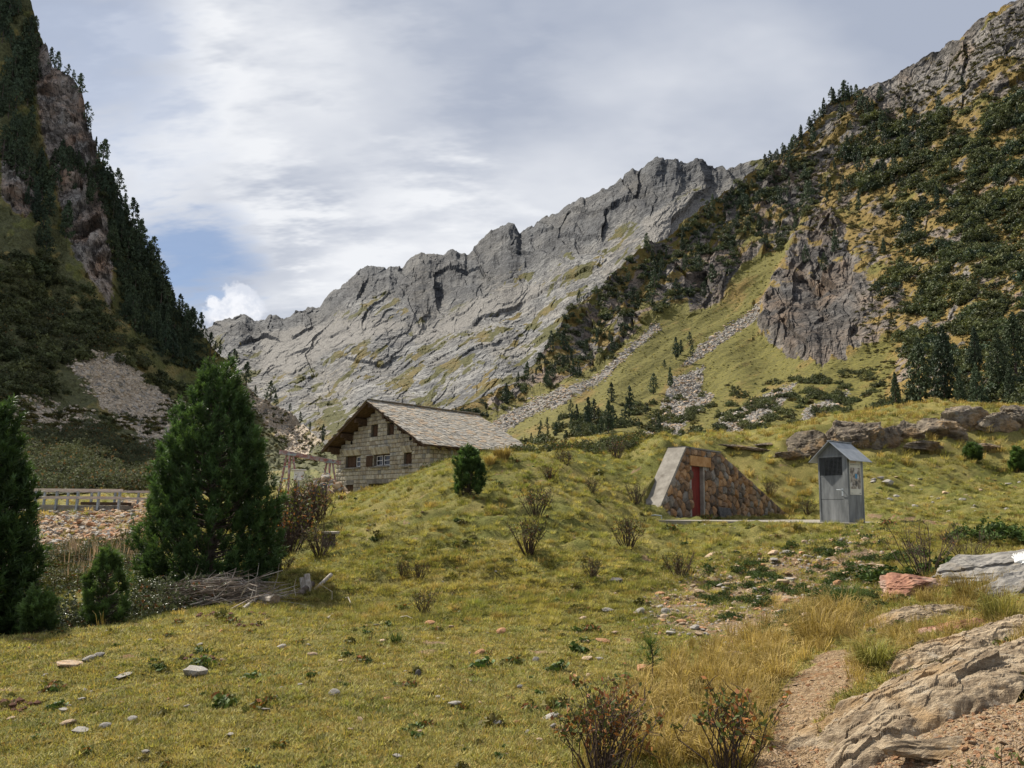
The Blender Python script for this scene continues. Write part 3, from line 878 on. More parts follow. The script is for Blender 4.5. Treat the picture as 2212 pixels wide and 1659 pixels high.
lf.lift(0.5 * h * sstep(0, .06, lf.V))
cover = np.stack([1.2 * (1 - cliff), scree, np.clip((1 - 1.1 * cliff) * (1 - scree) * (1.1 - grs) * 0.8, 0, 1)], -1)
hue = np.stack([0.45 + 0.5 * fbm2(x / 22, y / 22, 112, 2), np.clip(0.45 + 0.8 * fbm2(x / 30, y / 22, 113, 3), 0, 1), 0 * x], -1)
M['mt_left'] = mountain_mat('wooded_flank', 3.0, (0.38, 0.355, 0.32), (0.16, 0.145, 0.13), (0.33, 0.22, 0.15), (0.145, 0.15, 0.045), (0.28, 0.22, 0.08),
                            (0.62, 0.52, 0.40), (0.12, 0.122, 0.052), 0.3, (1, 1, 1.5), 0.5)
lf.build('wooded_mountainside', M['mt_left'], cover, hue, 'steep dark wooded mountainside with cliffs and scree on the left', (-90, 40, -60))

# --- right: grass fan, cliffs, golden slope with scrub
CRR = s2([(930, 930), (1000, 882), (1080, 846), (1150, 800), (1190, 730), (1225, 685), (1300, 605), (1380, 545), (1450, 495), (1520, 446), (1580, 410), (1650, 362), (1690, 318), (1725, 285), (1770, 250), (1800, 225), (1850, 198), (1900, 168), (1950, 145), (2000, 116), (2050, 86), (2100, 52), (2160, 22), (2212, 2), (2300, -45), (2600, -180), (3000, -330)])
FR = [(430, 452), (480, 450), (560, 450), (700, 448), (1024, 432), (1400, 430)]
rt = Sheet(430, 1390, 900, 480, FR, CRR, [(430, 110), (480, 96), (560, 80), (700, 78), (900, 74), (1024, 70), (1390, 60)],
           [(430, 135), (470, 150), (530, 190), (600, 270), (671, 340), (764, 400), (850, 400), (1024, 330), (1390, 240)], 1.25, (-0.35, -0.66, 0.66))
x, y = rt.PX, rt.PY
FAN = [(990, 1000), (1030, 905), (1150, 850), (1300, 770), (1400, 700), (1480, 650), (1540, 620), (1640, 560), (1715, 535), (1700, 580), (1640, 640), (1640, 720), (1680, 750), (1770, 780), (1830, 770), (1950, 720), (1900, 900), (1880, 1000)]
fan = poly_in(x, y, FAN, 5)
BANDL = [(940, 930), (1100, 840), (1200, 720), (1300, 600), (1460, 490), (1580, 410), (1650, 360), (1760, 330), (1770, 420), (1720, 540), (1640, 560), (1540, 620), (1480, 655), (1400, 705), (1300, 775), (1150, 855), (1020, 905)]
bnd = poly_in(x, y, BANDL, 6)
CLIFR = [(1720, 540), (1760, 470), (1800, 480), (1830, 560), (1850, 600), (1900, 640), (1960, 660), (1940, 720), (1830, 770), (1740, 780), (1690, 750), (1640, 720), (1640, 690), (1680, 620)]
jx, jy = x + 9 * fbm2(x / 12, y / 12, 241, 3), y + 9 * fbm2(x / 12, y / 12, 242, 3)
clf = poly_in(jx, jy, CLIFR, 7) * (1 - 0.85 * sstep(0.05, 0.4, fbm2(x / 16, y / 9, 243, 3)) * sstep(360, 250, y + (x - 800) * 0.3))
clf = clf * (1 - 0.75 * sstep(825, 890, x + (y - 300) * 0.25 + 20 * fbm2(x / 20, y / 12, 244, 2)))
clf = np.maximum(clf, poly_in(x, y, [(1640, 360), (1700, 370), (1770, 340), (1760, 440), (1700, 470), (1640, 430)], 8) * 0.9)
clf = np.maximum(clf, poly_in(x, y, [(1480, 620), (1540, 560), (1620, 560), (1590, 600), (1560, 650), (1490, 680)], 6) * 0.9)
clf = np.maximum(clf, poly_in(x, y, [(1860, 180), (2000, 130), (2212, 20), (2212, 110), (2060, 170), (1900, 240)], 8) * 0.55)
SCR = [[(1520, 740), (1600, 690), (1650, 660), (1640, 690), (1590, 720), (1540, 760), (1470, 790)],
       [(1450, 820), (1520, 785), (1510, 830), (1540, 840), (1470, 930), (1450, 975), (1370, 975), (1420, 900)],
       [(1560, 900), (1640, 860), (1720, 830), (1690, 880), (1590, 960), (1540, 975)],
       [(1740, 880), (1840, 830), (1790, 900), (1720, 930)],
       [(1030, 930), (1100, 880), (1210, 830), (1230, 840), (1130, 900), (1040, 975)],
       [(1180, 860), (1300, 790), (1420, 700), (1430, 712), (1310, 810), (1190, 880)]]
scr = np.zeros_like(x)
for k, pl in enumerate(SCR):
    scr = np.maximum(scr, poly_in(x + 3 * fbm2(x / 8, y / 8, 231, 2), y, pl, 4) * (0.9 if k < 3 else 0.68))
rl = rt.Y / 200
wx, wy = x + 7 * fbm2(x / 30, y / 30, 205, 2), y + 5 * fbm2(x / 25, y / 25, 206, 2)
rocky = np.maximum(clf, bnd * 0.8)
hc = 9 * facet2(wx / 26, wy / 40, 201, 1.8) + 4 * facet2(wx / 9, wy / 14, 202, 1.6) + 1.7 * facet2(wx / 3.6, wy / 5, 203, 1.4)
up_r = poly_in(x, y, [(1700, 300), (2212, -60), (2500, -200), (2500, 150), (2212, 200), (2060, 260), (1900, 330), (1780, 370)], 14)
th = R(-27)
u = x * math.cos(th) + y * math.sin(th); w = -x * math.sin(th) + y * math.cos(th)
hs = 5 * facet2(u / 40, w / 13, 211, 1.6) + 2.4 * facet2(u / 14, w / 5, 212, 1.4)
calm = np.clip(1 - rocky - fan, 0, 1)
h = rocky * hc * rl * 0.8 + calm * rl * (hs * (0.35 + 0.5 * up_r) + 2.5 * fbm2(x / 18, y / 12, 207, 4)) + fan * rl * (1.6 * fbm2(u / 50, w / 12, 208, 3))
h += scr * rl * 0.7 * facet2(x / 2.0, y / 1.6, 210, 1.0)
# the cliff foot stands out over the fan; the spur left of it hides the gully head
h += rl * 7 * sstep(0.1, 0.9, poly_in(x, y, [(1720, 500), (1780, 430), (2300, 300), (2300, 760), (1960, 720), (1830, 765), (1740, 775), (1640, 715), (1650, 660)], 9))
h += rl * 7 * fbm2(x / 80, y / 60, 209, 2)
rt.lift(0.36 * h * sstep(0, .07, rt.V))
gg = np.clip(fan + calm * (0.66 + 0.75 * fbm2(u / 24, w / 7, 220, 4)) + bnd * 0.75 * sstep(-0.25, 0.3, fbm2(u / 25, w / 9, 221, 3)), 0, 1) * (1 - 0.95 * clf)
gg = gg * (1 - 0.55 * up_r * sstep(-0.2, 0.3, fbm2(u / 30, w / 8, 222, 3)))
cover = np.stack([gg, scr, np.clip(bnd * 0.7 - clf, 0, 1) * sstep(0.0, 0.5, fbm2(x / 18, y / 15, 223, 3)) * 0.7], -1)
hue = np.stack([np.clip(0.78 - 0.62 * fan + 0.6 * fbm2(u / 45, w / 14, 224, 3) - 0.2 * bnd, 0, 1), np.clip(0.40 + 0.7 * fbm2(x / 35, y / 30, 225, 3) - 0.4 * up_r, 0, 1), np.clip(0.85 * clf * (y > 190), 0, 1)], -1)
M['mt_right'] = mountain_mat('golden_slope', 2.2, (0.21, 0.192, 0.17), (0.065, 0.058, 0.05), (0.20, 0.135, 0.085), (0.135, 0.120, 0.024), (0.205, 0.137, 0.036),
                             (0.285, 0.265, 0.235), (0.036, 0.040, 0.016), R(-27), (0.8, 1, 1.4), 0.6)
rt.build('golden_mountainside', M['mt_right'], cover, hue, 'sunlit grassy mountainside with a green fan and brown cliffs on the right', (90, 90, -60))
# ------------------------------------------------------------------ building materials
def block_mat(name, c1, c2, sc=3.0):
    return simple_mat(name, c1, c2, sc, 0.92, 0.02, sc * 4, c3=tuple(t * 0.7 for t in c2), space='World')


BLK = [block_mat('granite_block', (0.33, 0.295, 0.225), (0.45, 0.405, 0.315)), block_mat('pale_granite_block', (0.38, 0.345, 0.265), (0.50, 0.46, 0.365)),
       block_mat('brownish_granite_block', (0.29, 0.245, 0.175), (0.40, 0.345, 0.255)), block_mat('grey_granite_block', (0.24, 0.23, 0.20), (0.34, 0.325, 0.285))]
SLT = [simple_mat('tan_slate', (0.235, 0.205, 0.16), (0.33, 0.295, 0.24), 2.5, 0.75, 0.006, 12, space='World'), simple_mat('grey_slate', (0.215, 0.20, 0.17), (0.31, 0.29, 0.255), 2.5, 0.75, 0.006, 12, space='World'),
       simple_mat('rusty_slate', (0.27, 0.205, 0.14), (0.345, 0.27, 0.19), 2.5, 0.75, 0.006, 12, space='World'), simple_mat('dark_slate', (0.165, 0.155, 0.135), (0.25, 0.235, 0.205), 2.5, 0.75, 0.006, 12, space='World')]
M['mortar'] = simple_mat('mortar', (0.13, 0.115, 0.09), (0.22, 0.195, 0.155), 5, 0.95, 0.01)
M['mortar_pale'] = simple_mat('pale_mortar', (0.20, 0.18, 0.15), (0.36, 0.335, 0.29), 4, 0.95, 0.01)
M['oldwood'] = simple_mat('dark_old_timber', (0.040, 0.025, 0.016), (0.105, 0.068, 0.042), 5, 0.85, 0.006, stretch=(1, 1, 6))
M['shutter'] = simple_mat('shutter_wood', (0.045, 0.027, 0.017), (0.12, 0.066, 0.035), 5, 0.85, 0.005, stretch=(8, 8, 1))
M['palewood'] = simple_mat('pale_timber', (0.40, 0.32, 0.26), (0.58, 0.50, 0.43), 3, 0.85, 0.004, stretch=(1, 8, 8))
M['whitewood'] = simple_mat('white_painted_wood', (0.60, 0.58, 0.53), (0.75, 0.73, 0.69), 5, 0.7)
M['concrete'] = simple_mat('concrete', (0.17, 0.155, 0.13), (0.26, 0.24, 0.205), 2.5, 0.95, 0.01, 14, c3=(0.12, 0.105, 0.085), space='World')
M['concrete_pale'] = simple_mat('pale_concrete', (0.21, 0.19, 0.155), (0.30, 0.275, 0.23), 3, 0.95, 0.008, 14, space='World')
M['steel'] = simple_mat('galvanised_steel', (0.22, 0.25, 0.27), (0.36, 0.39, 0.41), 6, 0.55, metal=0.4)
M['redpaint'] = simple_mat('flaking_red_paint', (0.35, 0.33, 0.33), (0.30, 0.085, 0.06), 6, 0.7, c3=(0.42, 0.40, 0.39))
M['reddoor'] = simple_mat('dark_red_door', (0.11, 0.010, 0.008), (0.20, 0.020, 0.014), 4, 0.6, 0.003, c3=(0.22, 0.05, 0.025), stretch=(3, 3, 0.7))
M['glass'] = simple_mat('dark_window_glass', (0.008, 0.009, 0.01), (0.02, 0.02, 0.022), 2, 0.15, spec=0.5)
M['zinc'] = simple_mat('weathered_zinc', (0.125, 0.133, 0.135), (0.21, 0.22, 0.222), 3.5, 0.55, c3=(0.27, 0.28, 0.282), stretch=(1.5, 1.5, 0.35), metal=0.35, spec=0.4)
M['zincroof'] = simple_mat('zinc_roof', (0.30, 0.325, 0.345), (0.40, 0.425, 0.445), 3, 0.5, metal=0.45, spec=0.4)
M['black'] = simple_mat('gap_shade_black', (0.006, 0.006, 0.006), (0.012, 0.012, 0.012), 3, 0.9)  # flat black that paints in the shade of gaps and hollows
M['whitepaint'] = simple_mat('white_paint', (0.70, 0.69, 0.66), (0.80, 0.80, 0.78), 4, 0.6)
M['lintel'] = simple_mat('ochre_lintel', (0.27, 0.14, 0.05), (0.40, 0.24, 0.11), 3, 0.9, 0.01)


def pillow(mi=0, seed=0, bev=0.14, out=0.5):
    """unit quarry block: x,z in 0..1, face at y=0, back at y=1, face dressed with a raised middle"""
    r = random.Random(seed)
    j = lambda a=0.035: r.uniform(-a, a)
    back = [(0, 1, 0), (1, 1, 0), (1, 1, 1), (0, 1, 1)]
    rim = [(0 + abs(j()), 0.35, 0 + abs(j())), (1 - abs(j()), 0.35, abs(j())), (1 - abs(j()), 0.35, 1 - abs(j())), (abs(j()), 0.35, 1 - abs(j()))]
    face = [(bev + j(), j(0.12), bev + j()), (1 - bev + j(), j(0.12), bev + j()), (1 - bev + j(), j(0.12), 1 - bev + j()), (bev + j(), j(0.12), 1 - bev + j())]
    mid = [(0.5 + j(0.1), -0.12 + j(0.1), 0.5 + j(0.1))]
    fs = [(4, 8, 9, 5)] and [(0, 1, 5, 4)[::-1], (1, 2, 6, 5)[::-1], (2, 3, 7, 6)[::-1], (3, 0, 4, 7)[::-1],
                            (4, 5, 9, 8), (5, 6, 10, 9), (6, 7, 11, 10), (7, 4, 8, 11), (8, 9, 12), (9, 10, 12), (10, 11, 12), (11, 8, 12)]
    return back + rim + face + mid, fs


BLOCKV = [pillow(seed=k) for k in range(5)]
BLOCKM = [[MB().add(*BLOCKV[k]).mesh('stone_block', BLK[c]) for c in range(4)] for k in range(5)]

# ------------------------------------------------------------------ stone house
HC = P(429, 480, 48.0)                      # near corner of the gable
HA = math.atan2(-0.717, 0.697)
HX = np.array([math.cos(HA), math.sin(HA), 0]); HY = np.array([-math.sin(HA), math.cos(HA), 0])
HW, HL, H_BASE, H_EAVE = 12.8, 9.4, 0.6, 6.15
HTAN = math.tan(R(27.3))
H_RIDGE = H_EAVE + HTAN * HW / 2
house = empty('stone_house', (HC[0], HC[1], 0), HA, label='two storey stone hut with a slate roof behind the grassy mound', cat='house')


def gable(zx, zy):
    """picture point in the enlarged house view -> (x, z) on the gable plane"""
    d = px_dir((1200 + zx / 2.212) / 4, (1550 + zy / 2.212) / 4)
    t = np.dot(np.array([HC[0], HC[1], 0]) - CAM, HY) / np.dot(d, HY)
    q = CAM + d * t
    return float(np.dot(q - np.array([HC[0], HC[1], 0]), HX)), float(q[2])


def grect(x0, y0, x1, y1):
    a, b, c, d = gable(x0, y0), gable(x1, y0), gable(x1, y1), gable(x0, y1)
    return (a[0] + d[0]) / 2, (d[1] + c[1]) / 2, (b[0] + c[0]) / 2, (a[1] + b[1]) / 2     # x0, z0, x1, z1


OPEN = {'upper_a': grect(628, 333, 688, 436), 'upper_b': grect(770, 322, 832, 426), 'mid_a': grect(403, 606, 534, 712),
        'mid_b': grect(650, 592, 792, 698), 'mid_c': grect(918, 578, 988, 692), 'low_a': grect(403, 862, 470, 955), 'low_b': grect(606, 850, 772, 990)}
opens = list(OPEN.values())


def roof_z(x):
    return H_RIDGE - abs(x + HW / 2) * HTAN


wall = MB()
cells = []
z = H_BASE
course = []
rr = random.Random(3)
while z < H_RIDGE:
    h = rr.uniform(0.27, 0.37)
    course.append((z, min(z + h, H_RIDGE)))
    z += h
for (z0, z1) in course:
    zm = (z0 + z1) / 2
    half = min(HW / 2, max(0.0, (H_RIDGE - zm - 0.02) / HTAN))
    spans = [(-HW / 2 - half, -HW / 2 + half)]
    for (ox0, oz0, ox1, oz1) in opens:
        if oz0 < zm < oz1:
            ns = []
            for (a, b) in spans:
                if ox1 <= a or ox0 >= b:
                    ns.append((a, b))
                else:
                    if ox0 > a: ns.append((a, ox0))
                    if ox1 < b: ns.append((ox1, b))
            spans = ns
    for (a, b) in spans:
        if b - a < 0.05: continue
        wall.box((a, 0.035, z0), (b, 0.45, z1))
        x = a
        while x < b - 0.02:
            w = rr.uniform(0.28, 0.50)
            if b - (x + w) < 0.2: w = b - x
            cells.append((0, x, z0, w, z1 - z0))
            x += w
# side wall along the eave
for (z0, z1) in course:
    if z0 > H_EAVE - 0.1: break
    wall.box((-0.45, 0.45, z0), (-0.035, HL, z1))
    x = 0.0
    while x < HL - 0.02:
        w = rr.uniform(0.28, 0.55)
        if HL - (x + w) < 0.2: w = HL - x
        if z1 > 3.0: cells.append((1, x, z0, w, z1 - z0))
        x += w
wall.box((-HW + 0.04, 0.45, H_BASE), (-HW + 0.45, HL, H_EAVE - 0.1))
wall.box((-HW + 0.45, HL - 0.4, H_BASE), (-0.45, HL, H_EAVE - 0.1))
wall_o = wall.build('wall', M['mortar'], house)


def vis_rank(c):
    s, x, z, w, h = c
    lx, ly = (x + w / 2, 0) if s == 0 else (0, x + w / 2)
    q = np.array([HC[0], HC[1], 0]) + HX * lx + HY * ly + np.array([0, 0, z])
    hid = ground_base(q[None, 0] * 0.52, q[None, 1] * 0.52)[0] > 1.6 + (z - 1.6) * 0.52
    return (1 if hid else 0, -w * h / np.dot(q[:2], q[:2]))


cells.sort(key=vis_rank)
gap = 0.012
rest = MB()
for k, (s, x, z, w, h) in enumerate(cells):
    v, c = rr.randrange(5), rr.choices(range(4), (6, 5, 3, 1.2))[0]
    if s == 0:
        loc, rz = (x + gap, -0.03 + rr.uniform(-.012, .012), z + gap), 0.0
    else:
        loc, rz = (0.03, x + gap, z + gap), math.pi / 2
    scl = (w - 2 * gap, 0.09, h - 2 * gap)
    if k < 300:
        o = obj('stone_block', BLOCKM[v][c], wall_o)
        o.location, o.scale, o.rotation_euler = loc, scl, (0, 0, rz)
    else:
        T = Matrix.LocRotScale(Vector(loc), Matrix.Rotation(rz, 3, 'Z').to_quaternion(), Vector(scl))
        rest.add([T @ Vector(p) for p in BLOCKV[v][0]], BLOCKV[v][1], c)
rest.build('stonework', BLK, wall_o, kind='stuff')


def window(key, shutters=1, panes=False, mull=True, sill=None, fl=None):
    x0, z0, x1, z1 = OPEN[key]
    win = MB()
    t = 0.07
    win.box((x0 + .004, 0.20, z0 + .004), (x0 + t, 0.30, z1 - .004)).box((x1 - t, 0.20, z0 + .004), (x1 - .004, 0.30, z1 - .004))
    win.box((x0 + t, 0.20, z1 - t), (x1 - t, 0.30, z1 - .004)).box((x0 + t, 0.20, z0 + .004), (x1 - t, 0.30, z0 + t))
    wo = win.build('window', M['oldwood'], house)
    obj('pane', MB().box((x0 + t, 0.25, z0 + t), (x1 - t, 0.27, z1 - t)).mesh('pane', M['glass']), wo)
    if panes:
        for (a, b) in panes:
            f = MB()
            xa, xb = x0 + (x1 - x0) * a, x0 + (x1 - x0) * b
            za, zb = z0 + 0.10, z1 - 0.08
            q = 0.045
            f.box((xa, 0.19, za), (xa + q, 0.235, zb)).box((xb - q, 0.19, za), (xb, 0.235, zb)).box((xa + q, 0.19, za), (xb - q, 0.235, za + q)).box((xa + q, 0.19, zb - q), (xb - q, 0.235, zb))
            f.box((xa + q, 0.195, (za + zb) / 2 - q / 2), (xb - q, 0.23, (za + zb) / 2 + q / 2))
            f.build('casement', M['whitewood'], wo)
    if shutters:
        for (a, b, yy) in shutters:
            n = 4
            f = MB()
            xa, xb = x0 + (x1 - x0) * a, x0 + (x1 - x0) * b
            for i in range(n):
                f.box((xa + (xb - xa) * i / n + .006, yy, z0 + .03), (xa + (xb - xa) * (i + 1) / n - .006, yy + .035, z1 - .03))
            f.box((xa + .03, yy - .02, z0 + .15), (xb - .03, yy, z0 + .25)).box((xa + .03, yy - .02, z1 - .25), (xb - .03, yy, z1 - .15))
            f.build('shutter', M['shutter'], wo)
    if sill:
        MB().box((x0 - 0.25, -0.22, z0 - 0.09), (x1 + 0.06, 0.2, z0 - 0.004)).build('sill', M['concrete'] if sill == 1 else M['concrete_pale'], wo)
    if fl:      # splayed arch stones that lean outwards over the opening
        n = max(4, int((x1 - x0) / 0.24))
        for i in range(n):
            a0, a1 = x0 - 0.12 + (x1 - x0 + 0.24) * i / n + .012, x0 - 0.12 + (x1 - x0 + 0.24) * (i + 1) / n - .012
            lean = 0.10
            vs = [(a0, 0.0, z1 + .01), (a1, 0.0, z1 + .01), (a1 - lean, -0.03, z1 + fl), (a0 - lean, -0.03, z1 + fl),
                  (a0, -0.06, z1 + .03), (a1, -0.06, z1 + .03), (a1 - lean, -0.24, z1 + fl - .02), (a0 - lean, -0.24, z1 + fl - .02)]
            MB().add(vs, [(4, 5, 6, 7), (0, 4, 7, 3), (5, 1, 2, 6), (7, 6, 2, 3), (0, 1, 5, 4)]).build('arch_stone', BLK[i % 3], wo)
    return wo


window('upper_a', [(0.12, 0.5, .21), (0.52, 0.9, .21)])
window('upper_b', [(0.10, 0.5, .21), (0.52, 0.9, .21)])
window('mid_a', [(0.05, 0.28, .20), (0.30, 0.55, .20)], [(0.62, 0.90)], sill=1, fl=0.50)
window('mid_b', [(-0.42, -0.02, -.09)], [(0.08, 0.45), (0.56, 0.93)], sill=1, fl=0.58)
window('mid_c', [(0.05, 0.48, .20), (0.52, 0.95, .20)], sill=2, fl=0.54)
window('low_a', [(0.06, 0.49, .12), (0.51, 0.94, .12)])
x0, z0, x1, z1 = OPEN['low_b']
MB().box((x0, 0.5, z0), (x1, 0.56, z1)).build('cellar_door', M['oldwood'], house)
for k in ('low_a', 'low_b'):
    x0, z0, x1, z1 = OPEN[k]
    MB().box((x0 - .2, -0.055, z1 + .004), (x1 + .15, 0.2, z1 + .30)).build('lintel', M['concrete'], house)
lx0, lz0, lx1, lz1 = grect(398, 962, 640, 985)
MB().box((lx0 - .2, -0.35, lz0), (lx1, 0.0, lz1)).build('ledge', M['concrete'], house)
for (zx, zy) in ((980, 453), (460, 490)):
    hx, hz = gable(zx, zy)
    t = [(hx + .11 * math.cos(a), -.075, hz + .15 * math.sin(a)) for a in np.linspace(0, 6.2832, 13)[:-1]]
    MB().add(t + [(p[0], 0.05, p[2]) for p in t], [tuple(range(12))[::-1]] + [(i, (i + 1) % 12, 12 + (i + 1) % 12, 12 + i) for i in range(12)]).build('vent_hole_shade', M['black'], house)  # solid black disc on the wall; the hole's shade is only its colour

# roof: deck, verge boards, purlins, slates
OV_F, OV_B, OV_S = 1.15, 0.7, 0.95
roof = MB()
rz_ = lambda x, dz=0.0: roof_z(x) + 0.10 + dz
HALF = {1: HW / 2 + OV_S, -1: HW / 2 + 0.35}
for s in (-1, 1):
    half = HALF[s]
    xe, xr = -HW / 2 + s * half, -HW / 2
    vs = [(xr, -OV_F, rz_(xr)), (xe, -OV_F, rz_(xe)), (xe, HL + OV_B, rz_(xe)), (xr, HL + OV_B, rz_(xr))]
    vs += [(a, b, c + 0.10) for a, b, c in vs]
    roof.add(vs, [(0, 1, 2, 3)[::s], (4, 5, 6, 7)[::-s], (0, 4, 5, 1)[::s], (1, 5, 6, 2)[::s], (2, 6, 7, 3)[::s]])
roof_o = roof.build('roof', M['oldwood'], house)
for s in (-1, 1):
    half = HALF[s]
    xe, xr = -HW / 2 + s * (half + .03), -HW / 2
    MB().beam((xr, -OV_F - .03, rz_(xr, .03)), (xe, -OV_F - .03, rz_(xe, .03)), 0.05, 0.26, up=(0, -1, 0) if False else (0, 0, 1)).build('verge_board', M['oldwood'], roof_o)
    for f in (0.30, 0.62, 0.93):
        xp = -HW / 2 + s * HW / 2 * f
        MB().box((xp - .14, -OV_F + .12, rz_(xp) - .36 - .14 * HTAN), (xp + .14, 0.45, rz_(xp) - .14 * HTAN - .005)).build('purlin', M['oldwood'], roof_o)
        MB().box((xp - .13, -OV_F + .45, rz_(xp) - .62), (xp + .13, 0.2, rz_(xp) - .37 - .14 * HTAN)).build('bracket', M['oldwood'], roof_o)
for i in range(12):
    yy = 0.3 + i * (HL - .6) / 11
    MB().beam((-0.02, yy, rz_(0) - .14), (OV_S - .05, yy, rz_(OV_S) - .12), 0.12, 0.16).build('rafter_end', M['oldwood'], roof_o)
MB().box((-HW / 2 - .14, -OV_F + .12, H_RIDGE - .30), (-HW / 2 + .14, .45, H_RIDGE - .02)).build('ridge_beam', M['oldwood'], roof_o)
ca, sa = math.cos(R(27.3)), math.sin(R(27.3))
slates = []
rows = int((half / ca) / 0.25) + 1
for s in (1, -1):
    half = HALF[s]
    for r in range(rows):
        d0 = half / ca + 0.06 - r * 0.25         # lower edge, distance down the slope
        if d0 < 0.1: break
        y = -OV_F - .06 + rr.uniform(-.2, 0)
        while y < HL + OV_B:
            w = rr.uniform(0.26, 0.52)
            slates.append((s, d0, y, min(w, HL + OV_B + .06 - y), 0.025 + rr.uniform(0, .03), rr.uniform(-.05, .04), rr.uniform(-.012, .012)))
            y += w


SLV = [(0, 0, 0), (1, 0, 0), (1, 1, 0), (0, 1, 0), (0.02, 0.05, 1), (0.98, 0.03, 1), (1, 1, 1), (0, 1, 1)]
SLF = [(0, 3, 2, 1), (4, 5, 6, 7), (0, 1, 5, 4), (1, 2, 6, 5), (2, 3, 7, 6), (3, 0, 4, 7)]
SLM = [MB().add(SLV, SLF).mesh('slate', m_) for m_ in SLT]


def slate_matrix(s, d0, y, w, th, dd, tw):
    # local x = along the ridge, local y = up the slope, local z = out of the roof
    up = Vector((-s * ca, 0, sa)); nrm = Vector((s * sa, 0, ca)); al = up.cross(nrm)
    base = Vector((-HW / 2 + s * d0 * ca, y, H_RIDGE + .10 + .10 * ca - d0 * sa)) + nrm * (0.045)
    lift = (up + nrm * (-0.075)).normalized()
    if al.y < 0:
        base.y += w; 
    T = Matrix.Identity(4)
    L_ = 0.42
    for i in range(3):
        T[i][0] = al[i] * (w - 0.012); T[i][1] = lift[i] * L_; T[i][2] = nrm[i] * th; T[i][3] = base[i] + up[i] * dd * 0.5 + nrm[i] * tw
    return T


slates.sort(key=lambda t: (0 if t[0] == 1 else 1, t[2] * 0.7 - t[1] * 0.72))
rest = MB()
for k, sl_ in enumerate(slates):
    c = rr.choices(range(4), (5, 4, 2.0, 1.4))[0]
    T = slate_matrix(*sl_)
    if k < 300:
        o = obj('slate', SLM[c], roof_o)
        o.matrix_local = T
    else:
        rest.add([T @ Vector(p) for p in SLV], SLF, c)
rest.build('slates', SLT, roof_o, kind='stuff')
# white scaffold of downpipe and bracket by the side wall
MB().tube([(0.16, 1.9, 3.0), (0.16, 1.9, 5.7)], [.05, .05], 6).tube([(0.16, 2.6, 4.0), (0.16, 2.6, 5.5)], [.05, .05], 6).beam((.16, 1.9, 4.5), (.16, 2.6, 4.5), .06, .06).build('pipe', M['steel'], house)

# ------------------------------------------------------------------ bunker
bk_ang = math.atan2(BKD[1], BKD[0])
bunker = empty('bunker', (BK0[0], BK0[1], 1.2), bk_ang, label='earth covered bunker with a wedge shaped rubble stone front and red door', cat='bunker')
BKP = [(0.1, -0.25), (0.1, 0.05), (2.35, 2.6), (5.15, 2.58), (12.6, 0.0), (12.6, -0.25)]
DX0, DX1, DZ = 2.85, 3.80, 1.98
LIN = (2.62, 4.25, DZ + .0, DZ + .36)


def clip_poly(poly, n, d):
    out = []
    for i in range(len(poly)):
        a, b = poly[i], poly[(i + 1) % len(poly)]
        da, db = a[0] * n[0] + a[1] * n[1] - d, b[0] * n[0] + b[1] * n[1] - d
        if da <= 0: out.append(a)
        if da * db < 0:
            t = da / (da - db)
            out.append((a[0] + (b[0] - a[0]) * t, a[1] + (b[1] - a[1]) * t))
    return out


def bk_top(x):
    return np.interp(x, [0.1, 2.35, 5.15, 12.6], [0.05, 2.6, 2.58, 0.0])


# wall core with the door opening
core = MB()
xs = [0.1, 2.35, DX0, DX1, 5.15, 12.6]
for a, b in zip(xs[:-1], xs[1:]):
    lo = DZ if (a, b) == (DX0, DX1) else -0.3
    t0, t1 = bk_top(a) - .03, bk_top(b) - .03
    vs = [(a, .03, lo), (b, .03, lo), (b, .03, t1), (a, .03, t0), (a, .58, lo), (b, .58, lo), (b, .58, t1), (a, .58, t0)]
    core.add(vs, [(0, 1, 2, 3), (5, 4, 7, 6), (0, 4, 5, 1), (3, 2, 6, 7), (0, 3, 7, 4), (1, 5, 6, 2)])
bw = core.build('wall', M['mortar_pale'], bunker)
MB().add([(0.06, -.045, .02), (2.33, -.045, 2.645), (2.33, .66, 2.645), (0.06, .66, .02), (0.10, -.045, -.2), (2.35, -.045, 2.55), (2.35, .66, 2.55), (0.10, .66, -.2)],
         [(0, 3, 2, 1)[::-1], (0, 1, 5, 4), (3, 7, 6, 2), (0, 4, 7, 3), (1, 2, 6, 5), (4, 5, 6, 7)]).build('coping', M['concrete'], bunker, label='pale sloping concrete coping on the left')
MB().box((2.30, -.03, 2.595), (5.2, .66, 2.65)).build('top_coping', M['concrete'], bunker)
MB().box((LIN[0], -.06, LIN[2]), (LIN[1], .02, LIN[3])).build('lintel', M['lintel'], bunker, label='ochre stone lintel')
MB().box((DX0, .13, -.1), (DX1 - .12, .19, DZ)).build('door', M['reddoor'], bunker, label='dark red recessed door')
MB().box((DX1 - .11, -.01, -.1), (DX1 - .005, .20, DZ - .01)).build('door_frame', M['concrete_pale'], bunker)
STM = [rock_mat('bunker_stone_brown', (0.30, 0.20, 0.12), (0.16, 0.105, 0.065), (0.36, 0.19, 0.075), 2.5, 0.02), rock_mat('bunker_stone_ochre', (0.36, 0.21, 0.10), (0.21, 0.115, 0.055), (0.40, 0.26, 0.14), 2.5, 0.02),
       rock_mat('bunker_stone_grey', (0.25, 0.225, 0.19), (0.125, 0.115, 0.10), (0.27, 0.20, 0.13), 2.5, 0.02), rock_mat('bunker_stone_dark', (0.15, 0.115, 0.085), (0.075, 0.06, 0.048), (0.21, 0.12, 0.06), 2.5, 0.02)]
r2 = random.Random(11)
seeds = []
for i in range(4000):
    x, z = r2.uniform(0.1, 12.6), r2.uniform(-0.15, 2.6)
    if z > bk_top(x) - .02: continue
    if all(((x - a) / 1.25) ** 2 + (z - b) ** 2 > 0.050 for a, b in seeds):
        seeds.append((x, z))
